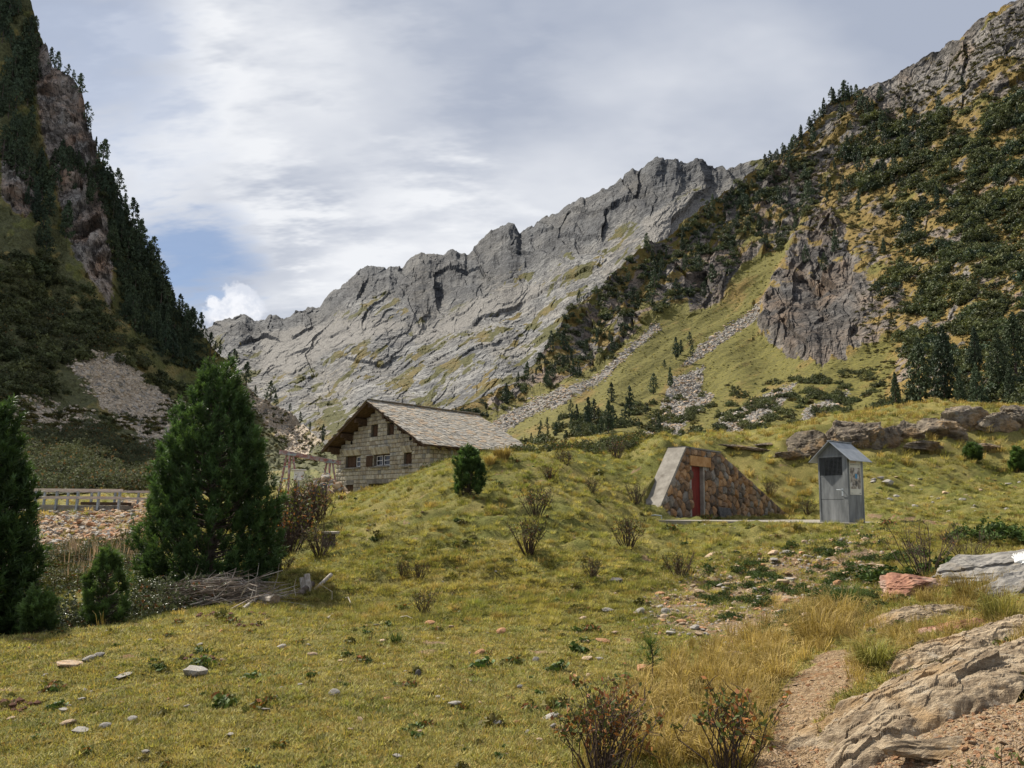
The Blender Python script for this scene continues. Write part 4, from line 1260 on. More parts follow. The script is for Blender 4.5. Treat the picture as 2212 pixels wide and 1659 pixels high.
nst = 0
for k, (x, z) in enumerate(seeds):
    poly = [(x - .45, z - .4), (x + .45, z - .4), (x + .45, z + .4), (x - .45, z + .4)]
    for j, (a, b) in enumerate(seeds):
        if j == k or abs(a - x) > .95 or abs(b - z) > .85: continue
        nx, nz = a - x, b - z
        poly = clip_poly(poly, (nx, nz), (nx * (a + x) + nz * (b + z)) / 2)
    for (ax, az), (cx_, cz) in zip(BKP[1:4], BKP[2:5]):
        nx, nz = -(cz - az), (cx_ - ax)
        poly = clip_poly(poly, (nx, nz), nx * ax + nz * az)
    for (ex0, ez0, ex1, ez1) in ((DX0, -1, DX1, DZ), (LIN[0], LIN[2], LIN[1], LIN[3])):
        if ex0 < x < ex1 and ez0 < z < ez1: poly = []
        elif ez0 < z < ez1 and x <= ex0: poly = clip_poly(poly, (1, 0), ex0)
        elif ez0 < z < ez1 and x >= ex1: poly = clip_poly(poly, (-1, 0), -ex1)
        elif z >= ez1 and ex0 - .1 < x < ex1 + .1: poly = clip_poly(poly, (0, -1), -ez1)
    if len(poly) < 3: continue
    # round corners: take edge midpoints and corners pulled inwards
    n = len(poly)
    cx_ = sum(p[0] for p in poly) / n; cz = sum(p[1] for p in poly) / n
    ring = []
    for i in range(n):
        a, b = poly[i], poly[(i + 1) % n]
        ring.append((cx_ + (a[0] - cx_) * .91, cz + (a[1] - cz) * .91))
        ring.append((cx_ + ((a[0] + b[0]) / 2 - cx_) * .95, cz + ((a[1] + b[1]) / 2 - cz) * .95))
    nn = len(ring)
    pr = r2.uniform(.035, .085)
    vs = [(a, .03, b) for a, b in ring] + [(a, -.012, b) for a, b in ring] + [(cx_ + (a - cx_) * .68, -pr + r2.uniform(-.012, .012), cz + (b - cz) * .68) for a, b in ring] + [(cx_, -pr - .015, cz)]
    fs = [(i, (i + 1) % nn, nn + (i + 1) % nn, nn + i) for i in range(nn)] + [(nn + i, nn + (i + 1) % nn, 2 * nn + (i + 1) % nn, 2 * nn + i) for i in range(nn)] + [(2 * nn + i, 2 * nn + (i + 1) % nn, 3 * nn) for i in range(nn)]
    MB().add(vs, fs).build('stone', STM[r2.choices(range(4), (4.5, 1.8, 3.2, 2.2))[0]], bw)
    nst += 1
print('bunker stones', nst, 'house blocks', len(cells), 'slates', len(slates))
# concrete forecourt, dark tablet, iron boot scraper
ap = [np.array([4.1, 21.2]), np.array([11.0, 18.9]), np.array([12.4, 22.3]), np.array([12.0, 26.5]), np.array([5.2, 22.6])]
vs = [(p[0], p[1], 1.27) for p in ap] + [(p[0], p[1], 1.0) for p in ap]
MB().add(vs, [(0, 1, 2, 3, 4), (5, 6, 1, 0), (6, 7, 2, 1), (9, 5, 0, 4)]).build('forecourt', M['concrete_pale'], kind='structure', label='pale concrete strip in front of bunker and booth')
tb = BK0 + BKD * 5.2 + BKN * .22
o = MB().add([(-.5, .0, 0), (.5, .0, 0), (.5, .10, .42), (-.5, .12, .45), (-.5, .08, 0), (.5, .08, 0), (.5, .17, .40), (-.5, .19, .43)],
             [(0, 1, 2, 3), (5, 4, 7, 6), (3, 2, 6, 7), (0, 3, 7, 4), (1, 5, 6, 2)]).build('stone_tablet', M['stone_dark'], label='dark grey stone slab leaning against the bunker foot', cat='stone slab')
o.location = (tb[0], tb[1], 1.26); o.rotation_euler = (0, 0, bk_ang)
q = P(655, 518, 21.6)
MB().tube([(q[0] - .22, q[1], 1.2), (q[0] - .2, q[1], 1.40), (q[0], q[1], 1.42), (q[0] + .2, q[1], 1.40), (q[0] + .22, q[1], 1.2)], [.018] * 5, 6).build('boot_scraper', M['steel'], label='small bent steel bar by the left foot of the bunker', cat='metal bar')

# ------------------------------------------------------------------ metal booth
B0 = P(849.4, 524.4, 20.0)
bt_n = R(54.5)                                   # front faces this far from -Y towards -X
booth = empty('metal_booth', (B0[0], B0[1], 1.27), -bt_n, label='grey sheet metal booth with a small gabled roof and a notice on its side', cat='booth')
# local: front in plane y=0 facing -y, x from -W to 0, depth +y
BW, BD, BH = 0.90, 0.90, 1.98
w_ = 0.045
fr = MB()
for x in (-BW, -w_):
    for y in (0, BD - w_):
        fr.box((x, y, 0), (x + w_, y + w_, BH))
fr.box((-BW + w_, 0, 0), (-w_, w_, .05)).box((-BW + w_, 0, BH - .05), (-w_, w_, BH)).box((-.10 - w_, 0, .05), (-w_ - .003, w_, BH - .05))
fr.build('frame', M['zinc'], booth)
MB().box((-w_ + .006, w_ + .002, 0.01), (-.008, BD - w_ - .002, BH)).build('side_panel', M['zinc'], booth, label='sheet metal side wall')
MB().box((-BW + .008, w_ + .002, 0.01), (-BW + .03, BD - w_ - .002, BH)).build('side_panel', M['zinc'], booth)
MB().box((-BW + w_, BD - .03, 0.01), (-w_, BD - .01, BH)).build('back_panel', M['zinc'], booth)
dz0, dz1, dz2 = .05, .68, 1.36
MB().box((-BW + w_ + .004, .012, dz0 + .004), (-.10 - w_ - .004, .03, dz1 - .006)).box((-BW + w_ + .004, .012, dz1 + .006), (-.10 - w_ - .004, .03, dz2)).build('door', M['zinc'], booth)
MB().box((-BW + w_ + .004, .03, dz1 - .006), (-.10 - w_ - .004, .036, dz1 + .006)).build('door_seam', M['black'], booth)
gx0, gx1, gz0, gz1 = -BW + w_ + .004, -.10 - w_ - .004, dz2 + .03, BH - .055
gr_ = MB()
for i in range(17):
    x = gx0 + (gx1 - gx0) * (i + .5) / 17
    gr_.box((x - .0022, .016, gz0), (x + .0022, .021, gz1))
for i in range(14):
    z = gz0 + (gz1 - gz0) * (i + .5) / 14
    gr_.box((gx0, .010, z - .0022), (gx1, .016, z + .0022))
MB().box((gx0, .30, dz2), (gx1, .32, gz1)).build('interior_shade_sheet', M['black'], booth)  # black sheet behind the grille, standing in for the shade inside
gr_.build('mesh_grille', M['zinc'], booth)
MB().box((gx0, .008, dz2), (gx1, .034, gz0)).build('grille_frame', M['zinc'], booth)
hd = MB().tube([(-.17, .03, .95), (-.17, -.05, .95), (-.19, -.06, .95), (-.32, -.06, .96)], [.010] * 4, 6).box((-.195, .004, .78), (-.145, .013, 1.0))
hd.build('door_handle', M['steel'], booth)
pe, pa = 0.20, .42
zr = BH + pa
MB().add([(-BW, .01, BH), (0, .01, BH), (-BW / 2, .01, zr - .02), (-BW, .04, BH), (0, .04, BH), (-BW / 2, .04, zr - .02)], [(0, 1, 2), (5, 4, 3), (0, 2, 5, 3), (1, 4, 5, 2)]).build('gable_panel', M['zinc'], booth)
MB().add([(-BW, BD - .04, BH), (0, BD - .04, BH), (-BW / 2, BD - .04, zr - .02), (-BW, BD - .01, BH), (0, BD - .01, BH), (-BW / 2, BD - .01, zr - .02)], [(0, 1, 2), (5, 4, 3), (0, 2, 5, 3), (1, 4, 5, 2)]).build('gable_panel', M['zinc'], booth)
rf = MB()
for s in (-1, 1):
    ex = -BW / 2 + s * (BW / 2 + pe)
    ez = zr - pa * (BW / 2 + pe) / (BW / 2)
    vs = [(-BW / 2, -.17, zr), (ex, -.17, ez), (ex, BD + .17, ez), (-BW / 2, BD + .17, zr)]
    vs += [(a, b, c + .018) for a, b, c in vs]
    rf.add(vs, [(0, 1, 2, 3)[::s], (4, 5, 6, 7)[::-s], (0, 4, 5, 1)[::s], (1, 5, 6, 2)[::s], (2, 6, 7, 3)[::s]])
ro = rf.build('roof', M['zincroof'], booth)
MB().beam((-BW / 2, -.175, zr + .022), (-BW / 2, BD + .175, zr + .022), .09, .014).build('ridge_cap', M['zincroof'], ro)
# notice: printed sheet with a title, a photo-map and two small pictures
m_, nb = new_mat('printed_photo')
uv = nb('ShaderNodeTexCoord').outputs['Object']
a = nb.noise(uv, 7, 4, 0.7, 0.6)
c = nb.mix(nb.ramp(a, 0.38, 0.62), (0.10, 0.085, 0.07), (0.42, 0.37, 0.31))
c = nb.mix(nb.ramp(nb.noise(uv, 3.1, 2, 0.5), 0.55, 0.62), c, (0.50, 0.47, 0.43))
finish(nb, c, 0.5)
M['poster'] = m_
M['paper'] = simple_mat('notice_paper', (0.62, 0.60, 0.50), (0.70, 0.68, 0.58), 3, 0.6)
M['blueprint'] = simple_mat('blue_picture', (0.05, 0.22, 0.42), (0.10, 0.34, 0.55), 9, 0.5)
M['inkred'] = simple_mat('orange_ink', (0.45, 0.17, 0.08), (0.5, 0.22, 0.11), 3, 0.6)
M['ink'] = simple_mat('dark_ink', (0.05, 0.05, 0.05), (0.09, 0.09, 0.09), 3, 0.6)
yA, yB, zA, zB = .12, .76, .82, 1.90
pn = MB().box((-.006, yA, zA), (.004, yB, zB)).build('notice', M['paper'], booth, label='printed notice with a photo map')
MB().box((.004, yA + .03, zA + .17), (.006, yB - .03, zB - .28)).build('map_picture', M['poster'], pn)
MB().box((.006, .42, 1.30), (.008, .54, 1.44)).build('blue_picture', M['blueprint'], pn)
MB().box((.006, .42, 1.12), (.008, .54, 1.22)).build('small_picture', M['ink'], pn)
tx = MB()
rt_ = random.Random(4)
for zz, n_, mi, hh in ((1.80, 7, 0, .014), (1.765, 6, 0, .014), (1.72, 9, 1, .007), (1.70, 8, 1, .007)):
    y = yA + .05
    for i in range(n_):
        L_ = rt_.uniform(.025, .065)
        tx.box((.004, y, zz), (.0055, y + L_, zz + hh), mi)
        y += L_ + .014
        if y > yB - .1: break
tx.box((.004, yB - .12, zA + .04), (.0055, yB - .03, zA + .055), 1).box((.004, yA + .04, zA + .04), (.0055, yA + .16, zA + .05), 1)
tx.build('text_lines', [M['inkred'], M['ink']], pn)

# ------------------------------------------------------------------ bridge with railings
bz = P(80, 505, 48.0)[2]
brx0, brx1 = P(-60, 505, 48)[0], P(124, 505, 48)[0]
by = 48.0
bridge = empty('concrete_bridge', (brx0, by, bz), 0, label='low concrete bridge abutment with timber and steel railings', cat='bridge')
Lb = brx1 - brx0
MB().box((0, 0, -1.4), (Lb * 0.62, .6, 0)).build('abutment', M['concrete_pale'], bridge)
MB().box((0, .6, -.3), (Lb - .5, 4.4, -.02)).build('deck', M['concrete'], bridge)
MB().box((Lb * 0.62 + .02, .0, -.6), (Lb - 1.0, .55, -.06)).build('edge_beam', M['rusty'] if 'rusty' in M else M['concrete'], bridge)
for row, (y_, xe, n_) in enumerate(((-.05, Lb - .15, 9), (4.2, Lb + 4.2, 10))):
    for i in range(n_):
        x = 0.8 + (xe - 1.0) * i / (n_ - 1)
        MB().beam((x, y_, -.35), (x + .06, y_, 1.12), .13, .16, up=(0, 1, 0)).build('post', M['steel'], bridge)
    for z in (.50, 1.02):
        MB().beam((.1, y_ - .1, z), (xe + .1, y_ - .1, z + .03), .05, .17).build('rail', M['palewood'], bridge)
for i in range(3):
    x = P(52 + i * 12.5, 510, by)[0] - brx0
    MB().box((x, -.06, -.75), (x + .12, -.002, -.45)).build('anchor_plate', M['steel'], bridge)
MB().box((Lb - 3.8, 1.2, 0), (Lb - .8, 2.4, .22)).build('stacked_planks', M['oldwood'], label='stack of dark planks lying on the bridge end', cat='planks').location = (brx0, by, bz)

# ------------------------------------------------------------------ gantry, weather box
gq = P(290, 453.5, 44.0)
ge = P(330, 458.5, 46.5)
gan = empty('gantry_crane', (gq[0], gq[1], 0), math.atan2(ge[1] - gq[1], ge[0] - gq[0]), label='old gantry frame with flaking red and white paint beside the hut', cat='gantry')
gl = math.hypot(ge[0] - gq[0], ge[1] - gq[1])
gz = gq[2]
MB().beam((-.75, 0, gz + .05), (gl + .9, 0, gz - .38), .16, .27).build('beam', M['redpaint'], gan)
for (x0_, zt) in ((0, gz - .12), (gl, gz - .42)):
    for sx in (-.35, .35):
        for sy in (-.55, .55):
            MB().beam((x0_ + sx * .4, sy * .25, zt), (x0_ + sx * 1.3, sy * 1.3, 1.0), .10, .10).build('leg', M['redpaint'], gan)
    for z_ in (zt - .75, zt - 1.5):
        k_ = (zt - z_) / (zt - 1.0)
        xx = .35 * (.4 + .9 * k_); yy = .55 * (.25 + 1.05 * k_)
        MB().beam((x0_ - xx, -yy, z_), (x0_ - xx, yy, z_), .07, .07).build('cross_bar', M['steel'], gan)
    MB().box((x0_ - .3, -.22, zt - .02), (x0_ + .3, .22, zt + .10)).build('cap_plate', M['steel'], gan)
wq = P(299, 475.5, 43.0)
wb = empty('weather_box', (wq[0], wq[1], 0), .3, label='white louvred instrument box on a post beside the gantry', cat='instrument box')
MB().box((-.30, -.3, wq[2] - .32), (.30, .3, wq[2] + .30)).build('box', M['whitewood'], wb)
for i in range(6):
    MB().box((-.31, -.33, wq[2] - .28 + i * .09), (.31, -.301, wq[2] - .235 + i * .09)).build('louvre', M['whitepaint'], wb)
MB().box((-.42, -.42, wq[2] + .31), (.42, .42, wq[2] + .37)).build('roof', M['whitewood'], wb)
MB().box((-.05, -.05, .9), (.05, .05, wq[2] - .33)).build('post', M['steel'], wb)
# ------------------------------------------------------------------ rocks
import bmesh
_ico = {}


def ico(sub):
    if sub not in _ico:
        bm = bmesh.new()
        bmesh.ops.create_icosphere(bm, subdivisions=sub, radius=1.0)
        bm.verts.ensure_lookup_table()
        _ico[sub] = (np.array([v.co[:] for v in bm.verts]), np.array([[v.index for v in f.verts] for f in bm.faces]))
        bm.free()
    return _ico[sub]


def rock_verts(seed, sub=2, planes=14, rough=0.05, squash=(1, 1, 1), strata=0.0):
    v, f = ico(sub)
    r = np.random.default_rng(seed)
    n = r.normal(size=(planes, 3)); n /= np.linalg.norm(n, axis=1)[:, None]
    d = r.uniform(0.55, 0.95, planes)
    dots = v @ n.T
    rad = np.min(np.where(dots > 0.05, d / np.maximum(dots, 0.05), 9), axis=1)
    rad = np.minimum(rad, 1.15)
    if sub > 1:
        rad = rad * (1 + rough * fbm3(v * 2.5 + seed, seed, 4))
        if strata:
            rad = rad * (1 + strata * pn3(v * np.array([1.2, 7, 9]) + seed, seed + 7))
    return v * rad[:, None] * np.array(squash), f


def rock_mesh(name, seed, mat, sub=2, smooth=False, **kw):
    v, f = rock_verts(seed, sub, **kw)
    return mesh_np(name, v, f, [mat], smooth=smooth)


STK = ['stone_grey', 'stone_tan', 'stone_rust', 'stone_dark']
PEB = {k: [rock_mesh('stone', 40 + i, M[k], 2, squash=(1, .75, .5), planes=10, rough=.04) for i in range(3)] for k in STK}
CHIP = [rock_mesh('rubble', 60 + i, M[k], 1, squash=(1, .8, .45), planes=9) for i, k in enumerate(('stone_tan', 'stone_grey', 'stone_tan', 'stone_rust', 'stone_grey'))]


def put_stone(px, py, wpx, mat, label, group=None, seed=None, hk=1.0, lo=2.5, rz=None, name='stone', cat='stone'):
    q = G(px, py, lo)
    r = random.Random(int(px * 7 + py * 13) if seed is None else seed)
    s = wpx * q[1] / F_PX / 2 * 1.22
    o = obj(name, PEB[mat][r.randrange(3)], label=label, cat=cat, group=group)
    o.location = (q[0], q[1], q[2] + 0.012 + s * 0.06 * hk)
    o.scale = (s * r.uniform(1.0, 1.2), s * r.uniform(.9, 1.2), s * r.uniform(.8, 1.1) * hk)
    o.rotation_euler = (r.uniform(-.2, .2), r.uniform(-.2, .2), r.uniform(-.6, .6) if rz is None else rz)
    return o


BIGST = [(194.6, 673, 22, 'stone_grey', 'largest smooth grey stone half sunk in the left meadow', 1),
         (69, 665, 24, 'stone_tan', 'flat buff stone flush with the turf at the left meadow', .5),
         (90, 659, 11, 'stone_grey', 'rounded pale stone, left one of a pair near the dark trees', 1), (99, 656.5, 9, 'stone_grey', 'rounded pale stone, right one of a pair near the dark trees', 1),
         (68, 727, 14, 'stone_tan', 'long pale stone lying aslant in the lower left grass', .6), (80, 733, 15, 'stone_grey', 'flat grey shard below the long pale stone', .6),
         (334, 697, 10, 'stone_grey', 'pointed blue grey stone in the middle of the open turf', 1.6), (455, 707, 13, 'stone_grey', 'whitish flat stone in the lower middle turf', .7),
         (480, 653, 11, 'stone_rust', 'bright rust orange stone on the meadow', 1.2), (313, 658, 9, 'stone_tan', 'pinkish stone in turf right of the largest meadow stone', .9),
         (536, 660, 6, 'stone_grey', 'small steep blue grey stone standing in the meadow', 2.0), (587, 659, 10, 'stone_tan', 'flat pinkish stone in turf beside the small steep one', .5),
         (644, 673, 15, 'stone_rust', 'brown wedge stone behind the lone green sprout', 1.3), (735, 654, 15, 'stone_tan', 'large tan stone at the edge of the dry grass', 1.2),
         (689, 722, 10, 'stone_grey', 'round grey stone lodged in the dry grass', 1.2), (551, 721, 15, 'stone_grey', 'long grey stone left of the leafy shrub at the front', .8),
         (554, 732, 6, 'stone_grey', 'small white stone beside the front shrub', 1.4), (397, 761, 10, 'stone_grey', 'pale stone at the bottom edge of the meadow', .7),
         (123, 676, 14, 'stone_grey', 'thin grey slab stone left of the largest meadow stone', .4), (604, 640, 14, 'stone_rust', 'flat orange slab stone where meadow meets the rubble', .5),
         (702, 629, 10, 'stone_rust', 'flat orange stone high in the rubble bank', .6), (640, 615, 10, 'stone_grey', 'pale upright stone beside the reddish plant', 1.5),
         (616, 587, 12, 'stone_dark', 'dark brown stone at the foot of the mound', 1.2), (486, 556, 10, 'stone_tan', 'flat pink stone lying on the mound face', .5),
         (502, 633, 10, 'stone_rust', 'brown block stone at the foot of the mound', 1.0), (430, 627, 8, 'stone_rust', 'brown angular stone below the small round shrub', 1.0)]
for (px, py, w, mt, lb, hk) in BIGST:
    put_stone(px, py, w, mt, lb, hk=hk)
SMALL = [(438, 699, 5), (146, 755, 8), (132, 722, 9), (187, 709, 6), (497, 728, 8), (265, 715, 8), (63, 713, 7), (69, 707, 6), (82, 700, 7), (11, 721, 8), (376, 628, 6), (451, 629, 6), (382, 644, 7), (282, 650, 8),
         (105, 729, 9), (600, 660, 7), (575, 682, 6), (540, 744, 6), (585, 641, 8), (615, 633, 7), (608, 614, 9), (583, 621, 7), (340, 664, 5), (200, 645, 5), (222, 662, 4), (150, 640, 5), (300, 690, 4), (520, 690, 5), (350, 735, 5), (230, 740, 6), (420, 735, 4), (470, 680, 4)]
for (px, py, w) in SMALL:
    put_stone(px, py, w, random.choice(['stone_grey', 'stone_grey', 'stone_tan']), 'small stone among many scattered over the short meadow turf', 'small stones scattered over the meadow', hk=random.uniform(.6, 1.2))
rs = random.Random(21)
n = 0
while n < 150:
    px, py = rs.uniform(630, 890), rs.uniform(540, 655)
    if poly_in(np.array([px]), np.array([py]), RUBBLE, 20)[0] < rs.uniform(.25, .9): continue
    put_stone(px, py, rs.uniform(3.5, 9) if rs.random() < .8 else rs.uniform(8, 13), rs.choice(['stone_tan', 'stone_tan', 'stone_grey', 'stone_rust']), 'loose stone among many on the rubbly bank below the booth', 'loose stones on the rubbly bank', hk=rs.uniform(.6, 1.2), seed=n)
    n += 1
for k in range(26):
    px, py = rs.uniform(870, 1020), rs.uniform(480, 515)
    put_stone(px, py, rs.uniform(3, 7), rs.choice(['stone_grey', 'stone_grey', 'stone_tan']), 'pale stone among several in the pasture right of the booth', 'pale stones in the pasture beyond the booth', lo=16)
put_stone(888, 486, 12, 'stone_grey', 'large rounded pale stone in the pasture right of the booth', lo=16, hk=1.3)
o = put_stone(418, 676, 5, 'stone_dark', 'black stump like stone standing up in the meadow', hk=3.2)


def boulder(name, px, py, Y, sx, sy, sz, mat, label, cat='boulder', rz=0.0, tilt=(0, 0), seed=1, sub=5, strata=.04, rough=.08, planes=16, sink=0.25, smooth=False, crag=.12, onground=False):
    q = G(px, py, onground) if onground else P(px, py, Y)
    g = float(ground_z(q[0:1], q[1:2])[0])
    v, f = rock_verts(seed, sub, planes, rough, (sx, sy, sz), strata)
    if crag:
        a_, b_ = v[:, 0] / sx + v[:, 1] / sy * .8, v[:, 2] / sz
        k_ = crag * facet2(a_ * 1.5 + 9, b_ * 1.7 + seed, seed, 1.6) + crag * .5 * facet2(a_ * 4, b_ * 4.5, seed + 3, 1.5) + crag * .25 * facet2(a_ * 10, b_ * 11, seed + 5, 1.4)
        v = v * (1 + k_)[:, None]
    fine = fbm3(v * 6 + seed, seed + 3, 3) * 0.02 * min(sx, sy, 1.0)
    v = v * (1 + fine / np.maximum(np.linalg.norm(v, axis=1), .1))[:, None]
    o = obj(name, mesh_np(name, v, f, [mat], smooth=smooth), label=label, cat=cat)
    o.location = (q[0], q[1], g + sz * (1 - 2 * sink) * .5)
    o.rotation_euler = (tilt[0], tilt[1], rz)
    return o


# weathered slabs and boulders of the right-hand bank


def slab_patch(px, py, Y, L, W, H, yaw, mat, label, seed, lay=4.0, nu=230, nv=110):
    """a slab growing out of the turf: whaleback profile cut by tilted layers that run along it"""
    q = P(px, py, Y)
    u, v = np.meshgrid(np.linspace(-1, 1, nu), np.linspace(-1, 1, nv))
    x = q[0] + (u * L) * math.cos(yaw) - (v * W) * math.sin(yaw)
    y = q[1] + (u * L) * math.sin(yaw) + (v * W) * math.cos(yaw)
    g = ground_base(x, y)
    e = 1 + .22 * fbm2(u * 3 + seed, v * 2, seed, 3)
    prof = np.clip(1 - np.abs(u * e) ** 2.6, 0, 1) * np.clip(1 - (v * e) ** 2, 0, 1) ** .6
    lv = v * lay + .9 * fbm2(u * 1.6, v * 1.2 + seed, seed + 1, 3) + u * .8
    fr = lv - np.floor(lv)
    step = (1 - fr) ** 1.5 * (.6 + .8 * _h(np.floor(lv), np.zeros_like(lv), seed))
    gm = sstep(-.15, .35, fbm2(u * L * 1.5 + 3, v * W * 4, seed + 8, 2))
    z = g - .10 + prof * (H + .10) + prof ** .5 * (gm * (-H * .30 * np.exp(-(fr / .07) ** 2) - H * .10 * np.exp(-((1 - fr) / .03) ** 2)) + H * .30 * facet2(u * L * 2.0 + .4 * v, v * W * 5 + seed, seed + 2, 1.4) + H * .12 * facet2(u * L * 6, v * W * 14, seed + 3, 1.4) + .012 * fbm2(u * L * 14, v * W * 22, seed + 4, 3))
    ii = (np.arange(nv - 1)[:, None] * nu + np.arange(nu - 1)[None, :]).ravel()
    f = np.stack([ii, ii + 1, ii + nu + 1, ii + nu], -1)
    vv = np.stack([x - q[0], y - q[1], z], -1).reshape(-1, 3)
    o = obj('rock_slab', mesh_np('rock_slab', vv, f, [mat], smooth=False), label=label, cat='rock slab')
    o.location = (q[0], q[1], 0)
    return o


slab_patch(985, 700, 4.65, 1.55, .46, .17, R(17), M['slabrock'], 'long weathered gneiss slab rising from the path to the right edge', 3, 2.6, 420, 190)
slab_patch(858, 722, 4.55, .42, .16, .08, R(30), M['slabrock'], 'low tapering tongue of gneiss beside the path', 5, 3)
slab_patch(985, 655, 5.6, 1.25, .26, .13, R(16), M['slabrock'], 'narrow ribbed gneiss band above the long slab', 8, 4)
slab_patch(915, 622, 7.1, .78, .28, .10, R(10), M['slabrock'], 'low layered slab left of the grass tuft', 12, 4)
slab_patch(950, 634, 6.4, .55, .20, .05, R(5), M['rustrock'], 'flat reddish slab between layered rocks', 19, 3)
slab_patch(905, 650, 5.9, .36, .11, .05, R(20), M['greyrock'], 'thin grey slab lying above the dark grass tuft', 23, 2)
boulder('boulder', 913, 592, 8.6, .55, .32, .17, M['rustrock'], 'flat topped red rock below the bare shrub', 'boulder', R(10), (0, 0), 27, 5, .03, .06, 12, .3)
boulder('boulder', 955, 583, 8.9, .30, .22, .16, M['greyrock'], 'grey boulder right of the red rock', 'boulder', R(-10), (0, R(-15)), 31, 5, .03, .07, 12, .3)
bb = boulder('boulder', 1012, 572, 8.7, .85, .5, .28, M['greyrock'], 'overhanging grey boulder with a white painted trail mark', 'boulder', R(12), (0, R(-8)), 37, 5, .03, .05, 12, .25)
boulder('boulder', 1012, 596, 7.6, .45, .25, .14, M['greyrock'], 'pale rock with white veins under the marked boulder', 'boulder', R(15), (0, R(-12)), 41, 5, .04, .08, 12, .3)
boulder('boulder', 870, 762, 3.7, .22, .11, .09, M['slabrock'], 'brown rock at the bottom edge right of the path', 'boulder', R(8), (0, 0), 43, 5, .04, .08, 12, .3)
boulder('boulder', 935, 742, 3.9, .30, .12, .07, M['slabrock'], 'buff rock in the orange gravel', 'boulder', R(10), (0, 0), 47, 4, .04, .08, 12, .3)
M['whitemark'] = simple_mat('worn_white_paint', (0.34, 0.34, 0.33), (0.52, 0.52, 0.50), 14, 0.8)
bpy.context.view_layer.update()
mk = MB()
# white mark: a thin painted patch draped over the marked boulder
dg = bpy.context.evaluated_depsgraph_get()
inv = bb.matrix_world.inverted()
grid = []
for j in range(15):
    for i in range(27):
        pxx, pyy = 1009 + i * 1.0, 551 + j * 0.95
        d = px_dir(pxx, pyy)
        ok, loc, nr_, _ = bb.ray_cast(inv @ Vector(CAM), (inv.to_3x3() @ Vector(d)).normalized())
        grid.append(loc + nr_ * 0.006 if ok else None)
fs = [(j * 27 + i, j * 27 + i + 1, (j + 1) * 27 + i + 1, (j + 1) * 27 + i) for j in range(14) for i in range(26) if all(grid[k] is not None for k in (j * 27 + i, j * 27 + i + 1, (j + 1) * 27 + i + 1, (j + 1) * 27 + i))
      and ((i - 13) / 12.0) ** 2 + ((j - 7) / 6.0) ** 2 + 0.5 * pn2(np.array([i * .45]), np.array([j * .6]), 5)[0] < 0.85]
if fs:
    mk.add([g or Vector((0, 0, 0)) for g in grid], fs)
    pm = mk.build('painted_mark', M['whitemark'], bb)
# the crag behind the booth
CRAG = [(742, 449, 35.5, 1.5, .7, .16, 'low grey ledge above the bunker roof'), (703, 452, 33.5, 1.4, .6, .14, 'flat grey slab of rock just behind the bunker top'), (768, 446, 36, 1.4, .7, .16, 'thin grey ledge between bunker and crag'),
        (792, 459, 34.8, .9, .8, .55, 'broken lower block at the left foot of the crag'), (815, 452, 36.4, 1.3, 1.1, 1.2, 'rounded grey block left of the booth roof'),
        (840, 446, 37, 1.2, 1.1, 1.45, 'tall cracked block behind the booth roof'), (862, 446, 37.4, 1.45, 1.1, 1.5, 'broad pale rock face right of the booth roof'),
        (886, 444, 36.6, 1.25, 1.1, 1.2, 'angular block with a dark cleft right of the rock face'), (905, 438, 38, 1.2, 1.0, 1.0, 'mid sized block in the middle of the crag'),
        (935, 434, 39, 1.7, 1.3, 1.4, 'wide low block right of the middle of the crag'), (965, 428, 39.5, 1.9, 1.3, 1.5, 'big smooth pale block near the right end of the crag'),
        (998, 432, 39, 1.7, 1.2, 1.3, 'cracked pale block second from the right edge'), (1022, 428, 39.5, 1.5, 1.2, 1.3, 'rock block cut by the right edge of the picture'),
        (925, 450, 36, 1.7, .8, .4, 'long flat slab at the foot of the crag'), (980, 448, 36.5, 1.6, .8, .4, 'flat slab at the right foot of the crag')]
for k, (px, py, Y, sx, sy, sz, lb) in enumerate(CRAG):
    boulder('crag_block', px, py, Y, sx * .95, sy * .8, sz * .85, M['outcrop'], lb, 'rock', rs.uniform(-.4, .4), (rs.uniform(-.1, .1), rs.uniform(-.12, .12)), 100 + k, 5, .0, .10, 18, .42, crag=.16, onground=27.0)

# rubble heap by the hut: single rocks that can be picked out, loose fill below
hp = P(323, 505, 42.0)
cone = []
rh = random.Random(5)
for k in range(95):
    a, t = rh.uniform(0, 6.283), rh.random() ** .6
    x, y = hp[0] + 2.15 * t * math.cos(a), hp[1] + 1.5 * t * math.sin(a)
    z = float(ground_z(np.array([x]), np.array([y]))[0]) + 1.75 * (1 - t) ** .9
    s = rh.uniform(.18, .45)
    mt = rh.choice(['stone_tan', 'stone_tan', 'stone_rust', 'stone_grey'])
    o = obj('rubble_rock', PEB[mt][rh.randrange(3)], label='angular rock among many in the tan rubble heap beside the hut', cat='rock', group='rocks of the rubble heap beside the hut')
    o.location = (x, y, z); o.scale = (s, s, s * 1.2); o.rotation_euler = (rh.uniform(-.7, .7), rh.uniform(-.7, .7), rh.uniform(0, 6))
boulder('dark_boulder', 318, 500, 39.8, .62, .5, .95, M['stone_dark'], 'dark rounded boulder in front of the rubble heap', 'boulder', .3, (0, 0), 77, 4, 0, .05, 20, .1)
cnv = rock_verts(9, 3, 24, .08, (2.0, 1.4, 1.35))
o = obj('heap_core', mesh_np('heap_core', cnv[0], cnv[1], [M['stone_tan']]), kind='stuff', label='loose earth and chips inside the rubble heap')
o.location = (hp[0], hp[1], float(ground_z(hp[0:1], hp[1:2])[0]) - .1)


